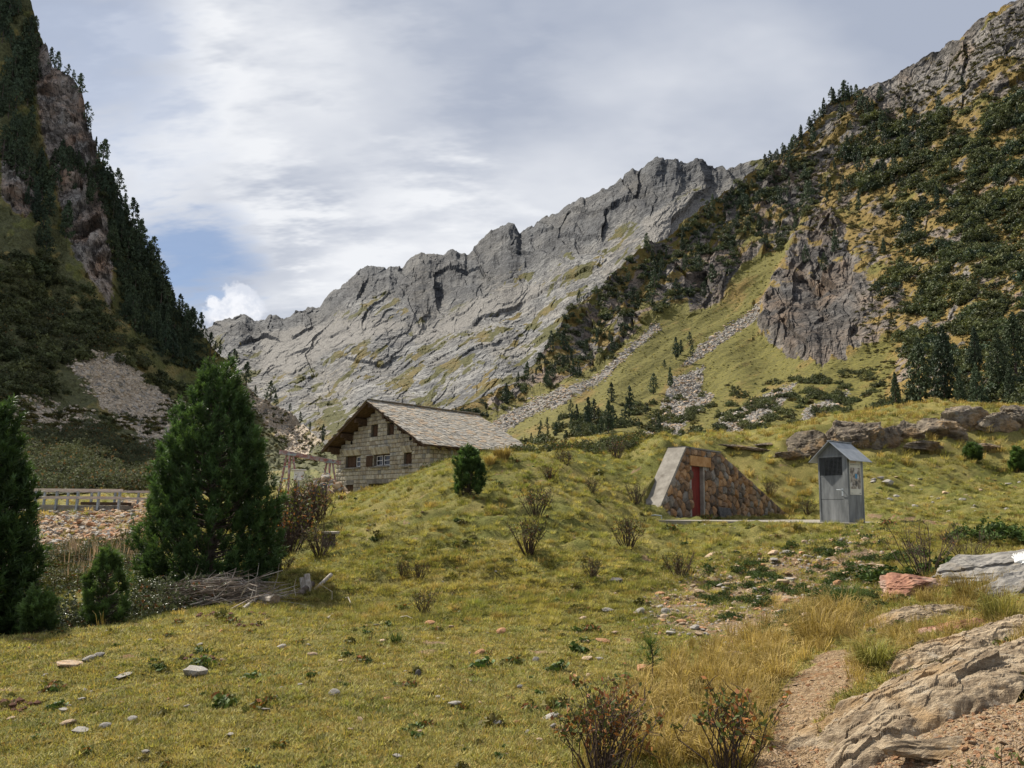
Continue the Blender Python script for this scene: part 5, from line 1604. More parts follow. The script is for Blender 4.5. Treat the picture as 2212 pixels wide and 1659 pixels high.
def scatter_ground(n, poly, ylo, yhi, soft=8, pxr=None):
    """random ground points whose picture position falls in a polygon (2212-wide picture)"""
    out = []
    pl = np.array(poly) * S22
    while sum(len(o) for o in out) < n:
        m = 40000
        Y = np.exp(RNG.uniform(math.log(ylo), math.log(yhi), m))
        a = RNG.uniform(-1.0, 1.0, m)
        x = a * Y
        z = ground_base(x, Y)
        p = np.stack([x, Y, z], -1)
        u, v = proj(p)
        k = poly_in(u, v, poly, soft) > RNG.random(m)
        if k.sum() == 0: break
        q = p[k]
        q[:, 2] = ground_z(q[:, 0], q[:, 1])
        out.append(q)
    return np.concatenate(out)[:n]


def rots(n, tilt=.5):
    return np.stack([RNG.normal(0, tilt, n), RNG.normal(0, tilt, n), RNG.uniform(0, 6.28, n)], -1)


# loose rubble nobody could count
p = scatter_ground(2600, RUBBLE, 6, 20, 16)
instances('bank_rubble', p, rots(len(p)), RNG.uniform(.012, .045, len(p)) * (p[:, 1] / 9) ** .6, CHIP, label='countless small stones and chips on the bank below the booth')
p = np.concatenate([scatter_ground(1200, PATH, 2.2, 9, 4), scatter_ground(3200, GRAVEL, 2.2, 8, 6)])
instances('path_gravel', p, rots(len(p)), np.clip(RNG.lognormal(-4.6, .5, len(p)), .004, .032), [CHIP[0], CHIP[0], CHIP[3]], label='gravel and chips on the trodden path')
p = scatter_ground(3600, BANK, 24, 60, 6)
instances('bank_stones', p, rots(len(p)), RNG.uniform(.08, .30, len(p)), CHIP, label='tan rubble bank below the bridge')


def scatter_sheet(sh, n, poly, soft=5, fn=None):
    pl = np.array(poly, float) * S22
    out = []
    tries = 0
    while sum(len(o[0]) for o in out) < n and tries < 60:
        tries += 1
        m = 20000
        u = RNG.uniform(pl[:, 0].min() - soft, pl[:, 0].max() + soft, m); v = RNG.uniform(pl[:, 1].min() - soft, pl[:, 1].max() + soft, m)
        k = poly_in(u, v, poly, soft) > RNG.random(m)
        if fn is not None: k &= fn(u, v) > RNG.random(m)
        yb, yt = np.interp(u, sh.cx, sh.yb), np.interp(u, sh.cx, sh.yt)
        k &= (v < yb) & (v > yt + 1.0)
        out.append((u[k], v[k]))
    u = np.concatenate([o[0] for o in out])[:n]; v = np.concatenate([o[1] for o in out])[:n]
    return u, v, sh.at(u, v)


LSCREE = [[(150, 790), (230, 770), (330, 830), (400, 880), (370, 960), (330, 985), (300, 950), (210, 860)], [(515, 800), (560, 840), (620, 885), (690, 940), (700, 960), (640, 985), (590, 930), (540, 880)], [(0, 880), (90, 850), (200, 900), (240, 950), (100, 940)]]
pts, sc = [], []
for k, pl in enumerate(LSCREE):
    _, _, q = scatter_sheet(lf, (2600, 1500, 700)[k], pl)
    pts.append(q); sc.append(np.clip(RNG.lognormal(-1.3, .5, len(q)), .12, .75) * (1.0, 1.2, .9)[k])
p = np.concatenate(pts)
instances('left_scree', p, rots(len(p)), np.concatenate(sc), [rock_mesh('rubble', 66 + i, M['scree_tan'], 1, squash=(1, .8, .5), planes=9) for i in range(2)] + [CHIP[4]], label='scree of loose blocks on the left mountainside')
pts, sc = [], []
for k, pl in enumerate(SCR):
    _, _, q = scatter_sheet(rt, (900, 3000, 2200, 500, 1200, 900)[k], pl, 3)
    pts.append(q); sc.append(np.clip(RNG.lognormal(-1.5, .45, len(q)), .08, .9) * (q[:, 1] / 100) ** .7)
p = np.concatenate(pts)
instances('right_scree', p, rots(len(p)), np.concatenate(sc), [CHIP[1], CHIP[4], CHIP[0]], label='grey scree tongues on the green fan')

# ------------------------------------------------------------------ trees
def leaf_quads(c, size, n, rng, up=0.3):
    """n random small faces around centres c (m,3)"""
    m = len(c)
    cc = np.repeat(c, n, 0)
    k = len(cc)
    off = rng.normal(0, 1, (k, 3)); off /= np.linalg.norm(off, axis=1)[:, None]
    sz = np.repeat(size, n)[:, None] if np.ndim(size) else np.full((k, 1), size)
    ctr = cc + off * sz * rng.uniform(.4, 1.6, (k, 1))
    a = rng.normal(0, 1, (k, 3)); a[:, 2] += up; a /= np.linalg.norm(a, axis=1)[:, None]
    b = np.cross(a, rng.normal(0, 1, (k, 3))); b /= np.linalg.norm(b, axis=1)[:, None] + 1e-9
    s1, s2 = sz * rng.uniform(.7, 1.2, (k, 1)), sz * rng.uniform(.35, .6, (k, 1))
    v = np.stack([ctr - a * s1, ctr + b * s2, ctr + a * s1, ctr - b * s2], 1).reshape(-1, 3)
    return v, np.arange(4 * k).reshape(-1, 4)


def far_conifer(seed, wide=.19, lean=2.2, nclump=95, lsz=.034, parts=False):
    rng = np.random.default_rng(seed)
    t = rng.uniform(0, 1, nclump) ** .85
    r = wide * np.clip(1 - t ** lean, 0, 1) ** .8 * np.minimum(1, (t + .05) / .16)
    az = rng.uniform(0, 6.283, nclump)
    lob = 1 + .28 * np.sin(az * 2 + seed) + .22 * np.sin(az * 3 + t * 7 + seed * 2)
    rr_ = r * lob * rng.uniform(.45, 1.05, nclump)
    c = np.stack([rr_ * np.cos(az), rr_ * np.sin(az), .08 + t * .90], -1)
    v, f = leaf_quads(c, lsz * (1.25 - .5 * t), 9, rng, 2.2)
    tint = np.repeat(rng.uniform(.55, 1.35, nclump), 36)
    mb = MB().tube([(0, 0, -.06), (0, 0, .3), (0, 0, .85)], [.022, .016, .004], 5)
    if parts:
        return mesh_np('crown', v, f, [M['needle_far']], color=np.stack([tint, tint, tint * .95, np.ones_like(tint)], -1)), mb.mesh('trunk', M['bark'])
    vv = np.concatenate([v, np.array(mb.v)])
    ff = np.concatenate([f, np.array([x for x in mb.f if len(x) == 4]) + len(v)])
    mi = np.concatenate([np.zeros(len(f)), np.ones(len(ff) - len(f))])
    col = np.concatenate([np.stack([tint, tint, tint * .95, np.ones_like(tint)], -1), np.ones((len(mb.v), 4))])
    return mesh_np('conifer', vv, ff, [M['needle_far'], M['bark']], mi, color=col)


CONI = [far_conifer(k, w, l) for k, (w, l) in enumerate([(.17, 2.0), (.20, 2.4), (.15, 1.8), (.22, 1.9), (.18, 2.8), (.14, 1.5), (.21, 2.2)])]
BIGC = [far_conifer(20 + k, w, l, 520, .017, True) for k, (w, l) in enumerate([(.17, 1.35), (.19, 1.6), (.155, 1.25), (.185, 1.5)])]
MIDC = [far_conifer(30 + k, w, l, 170, .027, True) for k, (w, l) in enumerate([(.17, 1.6), (.20, 2.0), (.15, 1.4)])]
GRASSGREEN = dict(a=0)
tree_n = 0


def conifer(q, h, label, group=None, pick=None, wide=1.0):
    global tree_n
    me = CONI[random.randrange(len(CONI))] if pick is None else pick
    o = obj('conifer', me, label=label, cat='tree', group=group)
    o.location = tuple(float(t) for t in q)
    w = h * wide * random.uniform(.85, 1.2)
    o.scale = (w, w, h)
    o.rotation_euler = (random.uniform(-.04, .04), random.uniform(-.04, .04), random.uniform(0, 6.28))
    tree_n += 1
    return o


def on_sheet(sh, px, py):
    return sh.at(np.array([px]), np.array([py]))[0]


NAMED = [(921, 411, 73, 'tall dark conifer at the left of the big group beside the right edge'), (946, 404, 80, 'tallest dark conifer in the middle of the right edge group'), (896, 412, 36, 'short dense conifer at the left foot of the right edge group'),
         (978, 410, 48, 'mid height conifer in front of the right edge group'), (960, 404, 33, 'thin young conifer between two big ones at the right edge'), (976, 372, 46, 'upper conifer of the right edge group'),
         (1000, 390, 60, 'broad conifer second from the right edge'), (1017, 380, 70, 'tall conifer cut by the right edge'), (1010, 408, 40, 'low conifer at the right edge above the crag'),
         (676, 359.5, 23, 'slim conifer of the small clump high on the fan, leftmost'), (681, 355, 16, 'slim conifer touching the leftmost of the fan clump'), (690, 346, 14, 'round topped conifer above the fan clump'), (692, 356, 13, 'bushy low conifer right of the fan clump'),
         (653, 392, 21, 'lone dark conifer left above the grey scree'), (670, 387, 20, 'broad lone conifer at the top of the scree'), (665, 369, 8, 'tiny conifer between clump and scree'),
         (659, 434, 21, 'small pointed conifer standing in the scree'), (630, 414, 27, 'ragged conifer with bare trunk left of the scree'), (589, 428, 28, 'dark conifer above the mound, second from the hut'), (578, 428, 20, 'narrow conifer nearest the slate roof'),
         (610, 437, 32, 'bulky conifer below the ragged one'), (890, 412, 9, 'first of three small conifers above the crag'), (866, 412, 8, 'second of three small conifers above the crag'), (873, 411, 9, 'third of three small conifers above the crag'),
         (910, 248, 30, 'tall lone conifer in the middle of the golden slope'), (884, 262, 17, 'small dark conifer left below the tall lone one'), (937, 217, 22, 'lone conifer higher up the golden slope'), (879, 307, 15, 'small conifer below the golden slope path'),
         (825, 279, 20, 'green conifer on the edge of the brown cliff'), (836, 262, 25, 'leaning conifer above the brown cliff'), (806, 264, 20, 'conifer left of the pair above the brown cliff')]
for (px, py, h, lb) in NAMED:
    q = on_sheet(rt, px, py)
    if h < 16:
        conifer(q, h * q[1] / F_PX * 1.05, lb, wide=1.05)
        continue
    hm = h * q[1] / F_PX * 1.05
    t_ = empty('conifer', q, random.uniform(0, 6.28), label=lb, cat='tree')
    t_.scale = (hm * random.uniform(.95, 1.15), hm, hm)
    cm = random.choice(BIGC if h > 30 else MIDC)
    obj('crown', cm[0], t_); obj('trunk', cm[1], t_)
    tree_n += 1


def forest(sh, n, poly, hpx, label, group, fn=None, wide=1.0, mind=4.0):
    u, v, q = scatter_sheet(sh, n * 6, poly, 4, fn)
    kept = []
    for i in range(len(u)):
        if len(kept) >= n: break
        if all((u[i] - u[j]) ** 2 + ((v[i] - v[j]) * .8) ** 2 > mind ** 2 for j in kept):
            kept.append(i)
    for i in kept:
        conifer(q[i] - np.array([0, 0, .3]), random.uniform(*hpx) * q[i][1] / F_PX, label, group, wide=wide)
    return len(kept)


# left mountainside
LF_UP = [(0, 0), (60, 20), (110, 150), (60, 200), (70, 330), (130, 430), (170, 560), (100, 500), (0, 330)]
LF_EDGE = [(215, 330), (262, 450), (345, 590), (425, 730), (440, 800), (350, 780), (270, 690), (240, 560), (220, 420)]
LF_MID = [(110, 290), (190, 330), (225, 440), (190, 450), (130, 400)]
forest(lf, 30, LF_UP, (26, 42), 'dark conifer crowding the upper left mountainside', 'conifers of the upper left mountainside', mind=7)
forest(lf, 44, LF_EDGE, (24, 40), 'dark conifer in the dense belt along the left ridge', 'conifers of the left ridge belt', mind=6)
forest(lf, 9, LF_MID, (20, 32), 'dark conifer on the ledge under the left cliff', 'conifers under the left cliff', mind=6)
forest(lf, 7, [(70, 440), (115, 430), (125, 580), (80, 560)], (22, 32), 'dark conifer in the gully left of the reddish cliff', 'conifers in the left gully', mind=6)
forest(lf, 9, [(270, 640), (360, 720), (470, 770), (440, 800), (340, 760), (270, 700)], (22, 34), 'dark conifer at the foot of the left ridge belt', 'conifers at the foot of the left belt', mind=7)
ORD = 'first second third fourth fifth sixth seventh eighth ninth tenth eleventh twelfth thirteenth fourteenth fifteenth sixteenth seventeenth eighteenth nineteenth twentieth'.split() + ['twenty first', 'twenty second', 'twenty third', 'twenty fourth']
for k in range(24):      # against the sky along the ridge
    t = (k + random.random()) / 24
    px = np.interp(t, [0, 1], [48, 205])
    py = np.interp(px, lf.cx, lf.yt) + random.uniform(1.5, 5)
    q = on_sheet(lf, px, py)
    conifer(q - np.array([0, 0, .4]), random.uniform(13, 28) * q[1] / F_PX, ORD[k] + ' conifer from the top along the left skyline', 'conifers on the left skyline', wide=.95)
for (px, py, h, lb) in ((220, 352, 13, 'first small tree where the left ridge meets the rock mountain'), (229, 358, 9, 'tiny tree low on the left ridge'), (234, 365, 20, 'slim conifer just above the big pine'), (247, 378, 24, 'pointed larch like conifer right above the big pine'),
                        (256, 383, 11, 'small conifer right of the pointed one'), (270, 398, 22, 'dark conifer above the left scree edge'), (276, 400, 14, 'short conifer beside the dark one above the scree'), (289, 410, 9, 'small conifer half way down the left ridge end'),
                        (300, 420, 13, 'conifer second from the hut on the left ridge end'), (309, 424, 9, 'tiny conifer third from the hut on the left ridge end'), (322, 437, 18, 'dark conifer nearest the hut gable on the left')):
    q = on_sheet(lf, px, py)
    conifer(q, h * q[1] / F_PX, lb)
for k in range(20):      # along the right skyline
    px = 764 + 92 * (k + random.random()) / 20
    py = np.interp(px, rt.cx, rt.yt) + random.uniform(1.5, 6)
    q = on_sheet(rt, px, py)
    conifer(q - np.array([0, 0, .4]), random.uniform(9, 20) * q[1] / F_PX, ORD[k] + ' conifer from the left along the right skyline', 'conifers on the right skyline', wide=.95)
# right mountainside
forest(rt, 46, BANDL, (13, 23), 'dark conifer in the rocky belt left of the green fan', 'conifers of the rocky belt', lambda u, v: .35 + .65 * sstep(-.2, .3, fbm2(u / 22, v / 18, 301, 2)), mind=4.5)
forest(rt, 30, [(1650, 350), (1760, 250), (1850, 210), (1990, 190), (2000, 330), (1950, 420), (1840, 480), (1760, 440), (1700, 440)], (15, 26), 'dark conifer in the loose wood below the right crest', 'conifers below the right crest', mind=4.5)
forest(rt, 22, [(1840, 250), (2100, 170), (2212, 260), (2150, 480), (1950, 460), (1850, 400)], (14, 22), 'conifer scattered through the scrub of the right slope', 'conifers in the right scrub', mind=7)
forest(rt, 12, [(1230, 880), (1330, 850), (1400, 900), (1380, 960), (1240, 960)], (12, 26), 'dark conifer in the grove at the foot of the fan', 'conifers at the foot of the fan', mind=5)
forest(rt, 8, [(1130, 930), (1200, 900), (1230, 960), (1140, 970)], (10, 17), 'small conifer between the slate roof and the fan grove', 'conifers right of the slate roof', mind=5)
print('trees', tree_n)
pts, hh = [], []
for sh, n, pl, lo, hi in ((lf, 40, LF_UP, 16, 26), (lf, 70, LF_EDGE, 14, 24), (lf, 14, LF_MID, 14, 22), (rt, 60, BANDL, 7, 13), (rt, 50, [(1650, 350), (1760, 250), (1850, 210), (1990, 190), (2000, 330), (1950, 420), (1840, 480), (1760, 440), (1700, 440)], 7, 13), (rt, 14, [(1840, 250), (2100, 170), (2212, 260), (2150, 480), (1950, 460), (1850, 400)], 7, 12)):
    _, _, q = scatter_sheet(sh, n, pl, 4)
    pts.append(q); hh.append(RNG.uniform(lo, hi, len(q)) * q[:, 1] / F_PX)
p, hh = np.concatenate(pts), np.concatenate(hh)
instances('far_forest', p - np.array([0, 0, .3]), rots(len(p), .03), hh, CONI, label='smaller conifers merging into the woods on both mountainsides')


# scrub
def bush_mesh(seed, mat, ncl=60, k=9, size=.10, flat=.75, stem=False, spread=1.0):
    rng = np.random.default_rng(seed)
    d = rng.normal(0, 1, (ncl, 3)); d /= np.linalg.norm(d, axis=1)[:, None]
    d[:, 2] = np.abs(d[:, 2])
    rad = rng.uniform(.55, 1.0, ncl) * (1 + .25 * np.sin(d[:, 0] * 5 + seed) + .2 * np.sin(d[:, 1] * 6))
    c = d * rad[:, None] * np.array([spread, spread, flat])
    v, f = leaf_quads(c, size, k, rng, .3)
    tint = np.repeat(rng.uniform(.6, 1.35, ncl), 4 * k)
    al = np.repeat((rng.random(ncl) > .08).astype(float), 4 * k)
    return mesh_np('bush', v, f, [mat], color=np.stack([tint, tint, tint, al], -1))


ALD = [bush_mesh(k, M['alder'], 60, 8, .13, .8) for k in range(4)]
FIRB = [bush_mesh(10 + k, M['needle_far'], 60, 8, .12, .75) for k in range(2)]
HTH = [bush_mesh(20 + k, M['heath'], 40, 8, .16, .45) for k in range(3)]
FANT = [bush_mesh(26 + k, M['grass'], 26, 7, .22, .4) for k in range(2)]
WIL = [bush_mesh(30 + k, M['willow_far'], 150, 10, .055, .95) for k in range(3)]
SHRUBR = [(1900, 260), (2100, 240), (2400, 150), (2400, 880), (2212, 900), (2080, 880), (1960, 760), (1900, 640), (1980, 560), (1930, 480), (1850, 420), (1800, 330)]
fn = lambda u, v: sstep(.02, .22, fbm2((u * .89 - v * .45) / 34 + .0, (u * .45 + v * .89) / 20, 310, 3) + .12)
u, v, p = scatter_sheet(rt, 5200, SHRUBR, 12, lambda u, v: .06 + .94 * fn(u, v))
instances('dwarf_pine_scrub', p, rots(len(p), .15), np.clip(RNG.lognormal(.1, .55, len(p)), .3, 3.2) * (p[:, 1] / 170) ** .8, ALD + FIRB[:1], label='dense dark scrub covering the right slope')
u, v, p = scatter_sheet(rt, 620, BANDL, 4, lambda u, v: .2 + .8 * sstep(-.1, .3, fbm2(u / 20, v / 15, 311, 2)))
instances('belt_scrub', p, rots(len(p), .15), RNG.uniform(.7, 1.9, len(p)) * (p[:, 1] / 200), ALD[:2] + FIRB, label='dark scrub between the rocks left of the fan')
u, v, p = scatter_sheet(rt, 1500, [(1230, 900), (1500, 850), (1880, 800), (1960, 900), (1900, 990), (1100, 990)], 8, lambda u, v: .9 * sstep(.08, .3, fbm2(u / 25, v / 8, 312, 3)))
instances('fan_foot_scrub', p, rots(len(p), .15), RNG.uniform(.4, 1.1, len(p)), ALD + HTH[:1], label='low scrub along the foot of the green fan')
u, v, p = scatter_sheet(rt, 5200, [(1700, 330), (2212, 20), (2300, 0), (2300, 900), (1900, 900), (1850, 700), (1900, 600), (1760, 520)], 8)
instances('slope_tussocks', p, rots(len(p), .15), RNG.uniform(.3, .9, len(p)) * (p[:, 1] / 200), HTH, label='heather and tussocks on the golden slope')
LSH = [(0, 560), (110, 560), (240, 680), (340, 800), (420, 850), (420, 880), (330, 830), (230, 770), (150, 790), (140, 860), (0, 880), (-400, 880), (-400, 500)]
u, v, p = scatter_sheet(lf, 1900, LSH, 8, lambda u, v: .35 + .65 * sstep(-.2, .2, fbm2(u / 26, v / 16, 320, 3)))
instances('left_scrub', p, rots(len(p), .15), np.clip(RNG.lognormal(.0, .45, len(p)), .4, 2.2) * (p[:, 1] / 110) ** .6, ALD + WIL[:1], label='dark alder scrub on the lower left mountainside')
u, v, p = scatter_sheet(lf, 2200, [(0, 860), (100, 880), (300, 900), (420, 840), (480, 780), (560, 850), (720, 970), (690, 1010), (-400, 1020), (-400, 880)], 6, lambda u, v: .15 + .85 * sstep(0, .3, fbm2(u / 20, v / 8, 321, 3)))
instances('left_heath', p, rots(len(p), .15), RNG.uniform(.35, .95, len(p)), HTH + ALD[:1], label='olive heath between the scree on the left')
u, v, p = scatter_sheet(lf, 900, LF_EDGE, 4)
instances('ridge_undergrowth', p, rots(len(p), .15), RNG.uniform(.8, 1.8, len(p)), FIRB + ALD[:1], label='dark undergrowth between the trees of the left ridge')
p = scatter_ground(330, [(20, 990), (90, 950), (200, 930), (330, 980), (345, 1050), (300, 1060), (60, 1055), (-60, 1050)], 50, 80, 6)
instances('willow_thicket', p, rots(len(p), .1), RNG.uniform(.8, 1.7, len(p)), WIL, label='grey green willow thicket behind the bridge railing')
u, v, p = scatter_sheet(lf, 420, [(20, 980), (90, 940), (200, 930), (330, 980), (345, 1050), (-60, 1060)], 5)
instances('willow_slope', p, rots(len(p), .1), RNG.uniform(.8, 1.6, len(p)), WIL, label='grey green willow bushes at the foot of the left slope')

u, v, p = scatter_sheet(rt, 3200, FAN, 4, lambda u, v: .25 + .75 * sstep(-.2, .3, fbm2(u / 14, v / 7, 330, 3)))
instances('fan_tussocks', p, rots(len(p), .15), RNG.uniform(.07, .22, len(p)) * (p[:, 1] / 120), FANT + HTH[:1], label='coarse grass tussocks on the green fan')
# ------------------------------------------------------------------ near pines
def norm(v):
    return v / (np.linalg.norm(v, axis=-1, keepdims=True) + 1e-9)


def shoots_mesh(o, a, L, K, nl, nw, rng, mat, tint, spread=.85):
    """bottle-brush shoots: needles as thin triangles round each axis"""
    N = len(o)
    t = rng.uniform(.0, 1.0, (N, K))
    p = o[:, None] + a[:, None] * (t * L[:, None])[..., None]
    rad = norm(np.cross(a[:, None], rng.normal(0, 1, (N, K, 3))))
    d = norm(a[:, None] * (.55 + .5 * t[..., None]) + rad * spread)
    side = norm(np.cross(d, rng.normal(0, 1, (N, K, 3)))) * nw
    ln = nl * rng.uniform(.7, 1.2, (N, K, 1))
    v = np.stack([p - side, p + side, p + d * ln], 2).reshape(-1, 3)
    f = np.arange(len(v)).reshape(-1, 3)
    g = np.repeat((tint[:, None] * (.75 + .5 * t)).ravel(), 3)
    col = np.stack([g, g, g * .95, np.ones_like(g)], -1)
    return v, f, col


def pine(name, base, H, Rm, label, cat='tree', n=3000, K=24, seed=0, low=.03, peak=.28, nl=.10, nw=.010, shoot=.28, sparse=0.0, dark=1.0, lobes=1.0):
    rng = np.random.default_rng(seed)
    root = empty(name, base, 0, label=label, cat=cat)
    # limbs in whorls; shoots sit along them and turn up at the tips
    nb_ = int(50 + 52 * H)
    hs = low + (1 - low) * np.sort(rng.uniform(0, .98, nb_) ** 1.0)
    limbs = MB()
    O, A, T = [], [], []
    per = max(3, n // nb_)
    for i, t in enumerate(hs):          # t is the height of the limb's tip
        prof = np.interp(t, [0, peak * .5, peak, .5, .7, .85, .95, 1.0], [.80, .97, 1.0, .84, .60, .36, .17, .03])
        az = i * 2.399 + rng.uniform(-.4, .4)
        ln = Rm * prof * rng.uniform(.86, 1.04) * (1 + .06 * lobes * math.sin(az * 3 + t * 9 + seed))
        rise = .30 + .5 * t
        dr = np.array([math.cos(az), math.sin(az), 0])
        q0 = np.array([0, 0, max(.02, t * H - ln * rise)])
        q1 = q0 + dr * ln * .6 + np.array([0, 0, ln * .6 * rise * .5])
        q2 = np.array([dr[0] * ln, dr[1] * ln, t * H])
        limbs.tube([q0, q1, q2], [.012 + .012 * H * (1 - t) * .3, .012, .004], 4, cap=False)
        m = max(3, int(per * (.35 + .9 * prof)))
        nf = max(1, m // 8)                                  # upright fingers of shoots along the limb
        u = rng.uniform(.40, 1.0, nf) ** .7
        u[0] = 1.0
        c = ((1 - u) ** 2)[:, None] * q0 + (2 * u * (1 - u))[:, None] * q1 + (u ** 2)[:, None] * q2
        sidev = np.array([-dr[1], dr[0], 0])
        c = c + sidev * rng.normal(0, 1, (nf, 1)) * (.22 * ln * u[:, None] + .02) - np.array([0, 0, .05 * H * (1 - t) * .5]) * rng.random((nf, 1))
        ax = norm(dr * (.15 + .35 * rng.random((nf, 1))) + np.array([0, 0, 1.0]) + rng.normal(0, .13, (nf, 3)))
        fl = shoot * rng.uniform(.8, 1.7, (nf, 1))
        k8 = np.repeat(np.arange(nf), 8)
        s8 = rng.random((len(k8), 1))
        rad = norm(np.cross(ax[k8], rng.normal(0, 1, (len(k8), 3)))) * shoot * .20 * (1.1 - s8)
        O.append(c[k8] + ax[k8] * fl[k8] * s8 * .8 + rad)
        A.append(norm(ax[k8] + rad / shoot * 1.6 + rng.normal(0, .10, (len(k8), 3))))
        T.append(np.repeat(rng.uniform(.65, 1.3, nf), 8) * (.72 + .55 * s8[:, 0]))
    O, A, T = np.concatenate(O), np.concatenate(A), np.concatenate(T)
    top = np.array([[0, 0, H * .93]]) + rng.normal(0, .04, (10, 3)); O = np.concatenate([O, top]); A = np.concatenate([A, norm(np.array([[0, 0, 1.0]]) + rng.normal(0, .18, (10, 3)))]); T = np.concatenate([T, np.full(10, 1.2)])
    L = shoot * .55 * rng.uniform(.7, 1.2, len(O))
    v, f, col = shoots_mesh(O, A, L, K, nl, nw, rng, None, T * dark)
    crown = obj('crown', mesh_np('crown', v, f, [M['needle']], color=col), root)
    MB().tube([(0, 0, -.3), (.02, 0, H * .3), (0, .02, H * .7), (0, 0, H * .97)], [.022 * H, .017 * H, .009 * H, .004], 8).build('trunk', M['bark'], root, smooth=True)
    limbs.build('limbs', M['bark'], root)
    return root


def gpos(px, Y):
    d = px_dir(px, 500)
    x = d[0] * Y
    return np.array([x, Y, float(ground_z(np.array([x]), np.array([Y]))[0])])


b = gpos(206, 13.2)
topz = P(220, 359, 13.2)[2]
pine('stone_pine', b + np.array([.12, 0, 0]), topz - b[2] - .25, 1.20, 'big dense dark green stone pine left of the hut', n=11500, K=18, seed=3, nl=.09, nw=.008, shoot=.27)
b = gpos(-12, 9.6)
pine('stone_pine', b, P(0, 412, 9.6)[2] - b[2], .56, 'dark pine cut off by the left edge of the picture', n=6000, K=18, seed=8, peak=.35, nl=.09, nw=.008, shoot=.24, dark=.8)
b = gpos(112, 9.6)
pine('young_pine', b, P(112, 557, 9.6)[2] - b[2], .22, 'young pine with a visible stem in front of the willow bushes', n=360, K=20, seed=11, peak=.22, nl=.07, nw=.005, shoot=.13, sparse=1, low=.08)
b = gpos(48, 8.7)
pine('pine_seedling', b, P(48, 607, 8.7)[2] - b[2], .09, 'small upright pine seedling at the meadow edge', n=60, K=26, seed=13, nl=.06, nw=.005, shoot=.16, sparse=1)
b = G(469, 500); 
pine('young_pine', b, .045 * 0 + 44 * b[1] / F_PX, .34, 'bushy young pine on the mound below the hut roof', n=700, K=22, seed=17, peak=.4, nl=.10, nw=.009, shoot=.20, sparse=1, lobes=3.0)
b = G(424.5, 471)
pine('young_pine', b, 21 * b[1] / F_PX, .27, 'small young pine at the mound edge before the hut wall', n=90, K=34, seed=19, peak=.4, nl=.10, nw=.009, shoot=.22, sparse=1, lobes=3.0)
b = P(1020, 428, 33); b = gpos(1020, 33.0)
pine('young_pine', b - np.array([0, 0, .05]), 1.0, .22, 'little green pine in front of the crag at the right edge', n=120, K=22, seed=23, nl=.12, nw=.012, shoot=.2, low=.0)
b = gpos(975, 34.0)
pine('young_pine', b - np.array([0, 0, .05]), .7, .3, 'small dark pine bush growing on the crag', n=120, K=22, seed=29, nl=.12, nw=.012, shoot=.2, dark=.8, low=.0)

# ------------------------------------------------------------------ shrubs
def shrub_meshes(seed, nst=16, H=1.0, spread=.45, leaf=.03, nleaf=130, r0=.012, twigs=3, leafmat='shrub_leaf', red=.12, top=.35, lean=0):
    rng = np.random.default_rng(seed)
    st = MB()
    L = []
    for i in range(nst):
        az = rng.uniform(0, 6.283)
        rr_ = spread * rng.uniform(.15, 1.0)
        h = H * rng.uniform(.55, 1.0)
        b = np.array([math.cos(az), math.sin(az), 0]) * rr_ * .18
        t = np.array([math.cos(az) * rr_ + lean, math.sin(az) * rr_, h])
        m1 = b * .6 + t * .4 + rng.normal(0, .05 * H, 3) * np.array([1, 1, .4]); m2 = b * .25 + t * .75 + rng.normal(0, .045 * H, 3)
        st.tube([b - np.array([0, 0, .06]), m1, m2, t], [r0, r0 * .8, r0 * .55, r0 * .25], 4, cap=False)
        for _ in range(twigs):
            u = rng.uniform(.35, .9)
            c = m1 * (1 - u) + t * u
            e = c + norm(rng.normal(0, 1, 3) + np.array([0, 0, .9])) * H * rng.uniform(.12, .28)
            st.tube([c, (c + e) / 2 + rng.normal(0, .015 * H, 3), e], [r0 * .5, r0 * .4, r0 * .2], 3, cap=False)
            L.append((c, e))
        L.append((m2, t))
    L = [(a, b) for a, b in L if b[2] > H * top] or L
    k = rng.integers(0, len(L), nleaf)
    u = rng.uniform(.2, 1.05, nleaf)
    c = np.array([L[i][0] * (1 - w) + L[i][1] * w for i, w in zip(k, u)])
    v, f = leaf_quads(c, leaf, 1, rng, .2)
    tint = np.repeat(rng.uniform(.7, 1.4, nleaf), 4)
    al = np.repeat((rng.random(nleaf) > red).astype(float), 4)
    return st.mesh('stems', M['twig']), mesh_np('leaves', v, f, [M[leafmat]], color=np.stack([tint, tint, tint, al], -1))


def shrub(name, q, sm, scale, label, rz=0.0, group=None):
    r = empty(name, q, rz, label=label, cat='shrub', group=group)
    r.scale = (scale,) * 3
    obj('stems', sm[0], r)
    obj('leaves', sm[1], r)
    return r


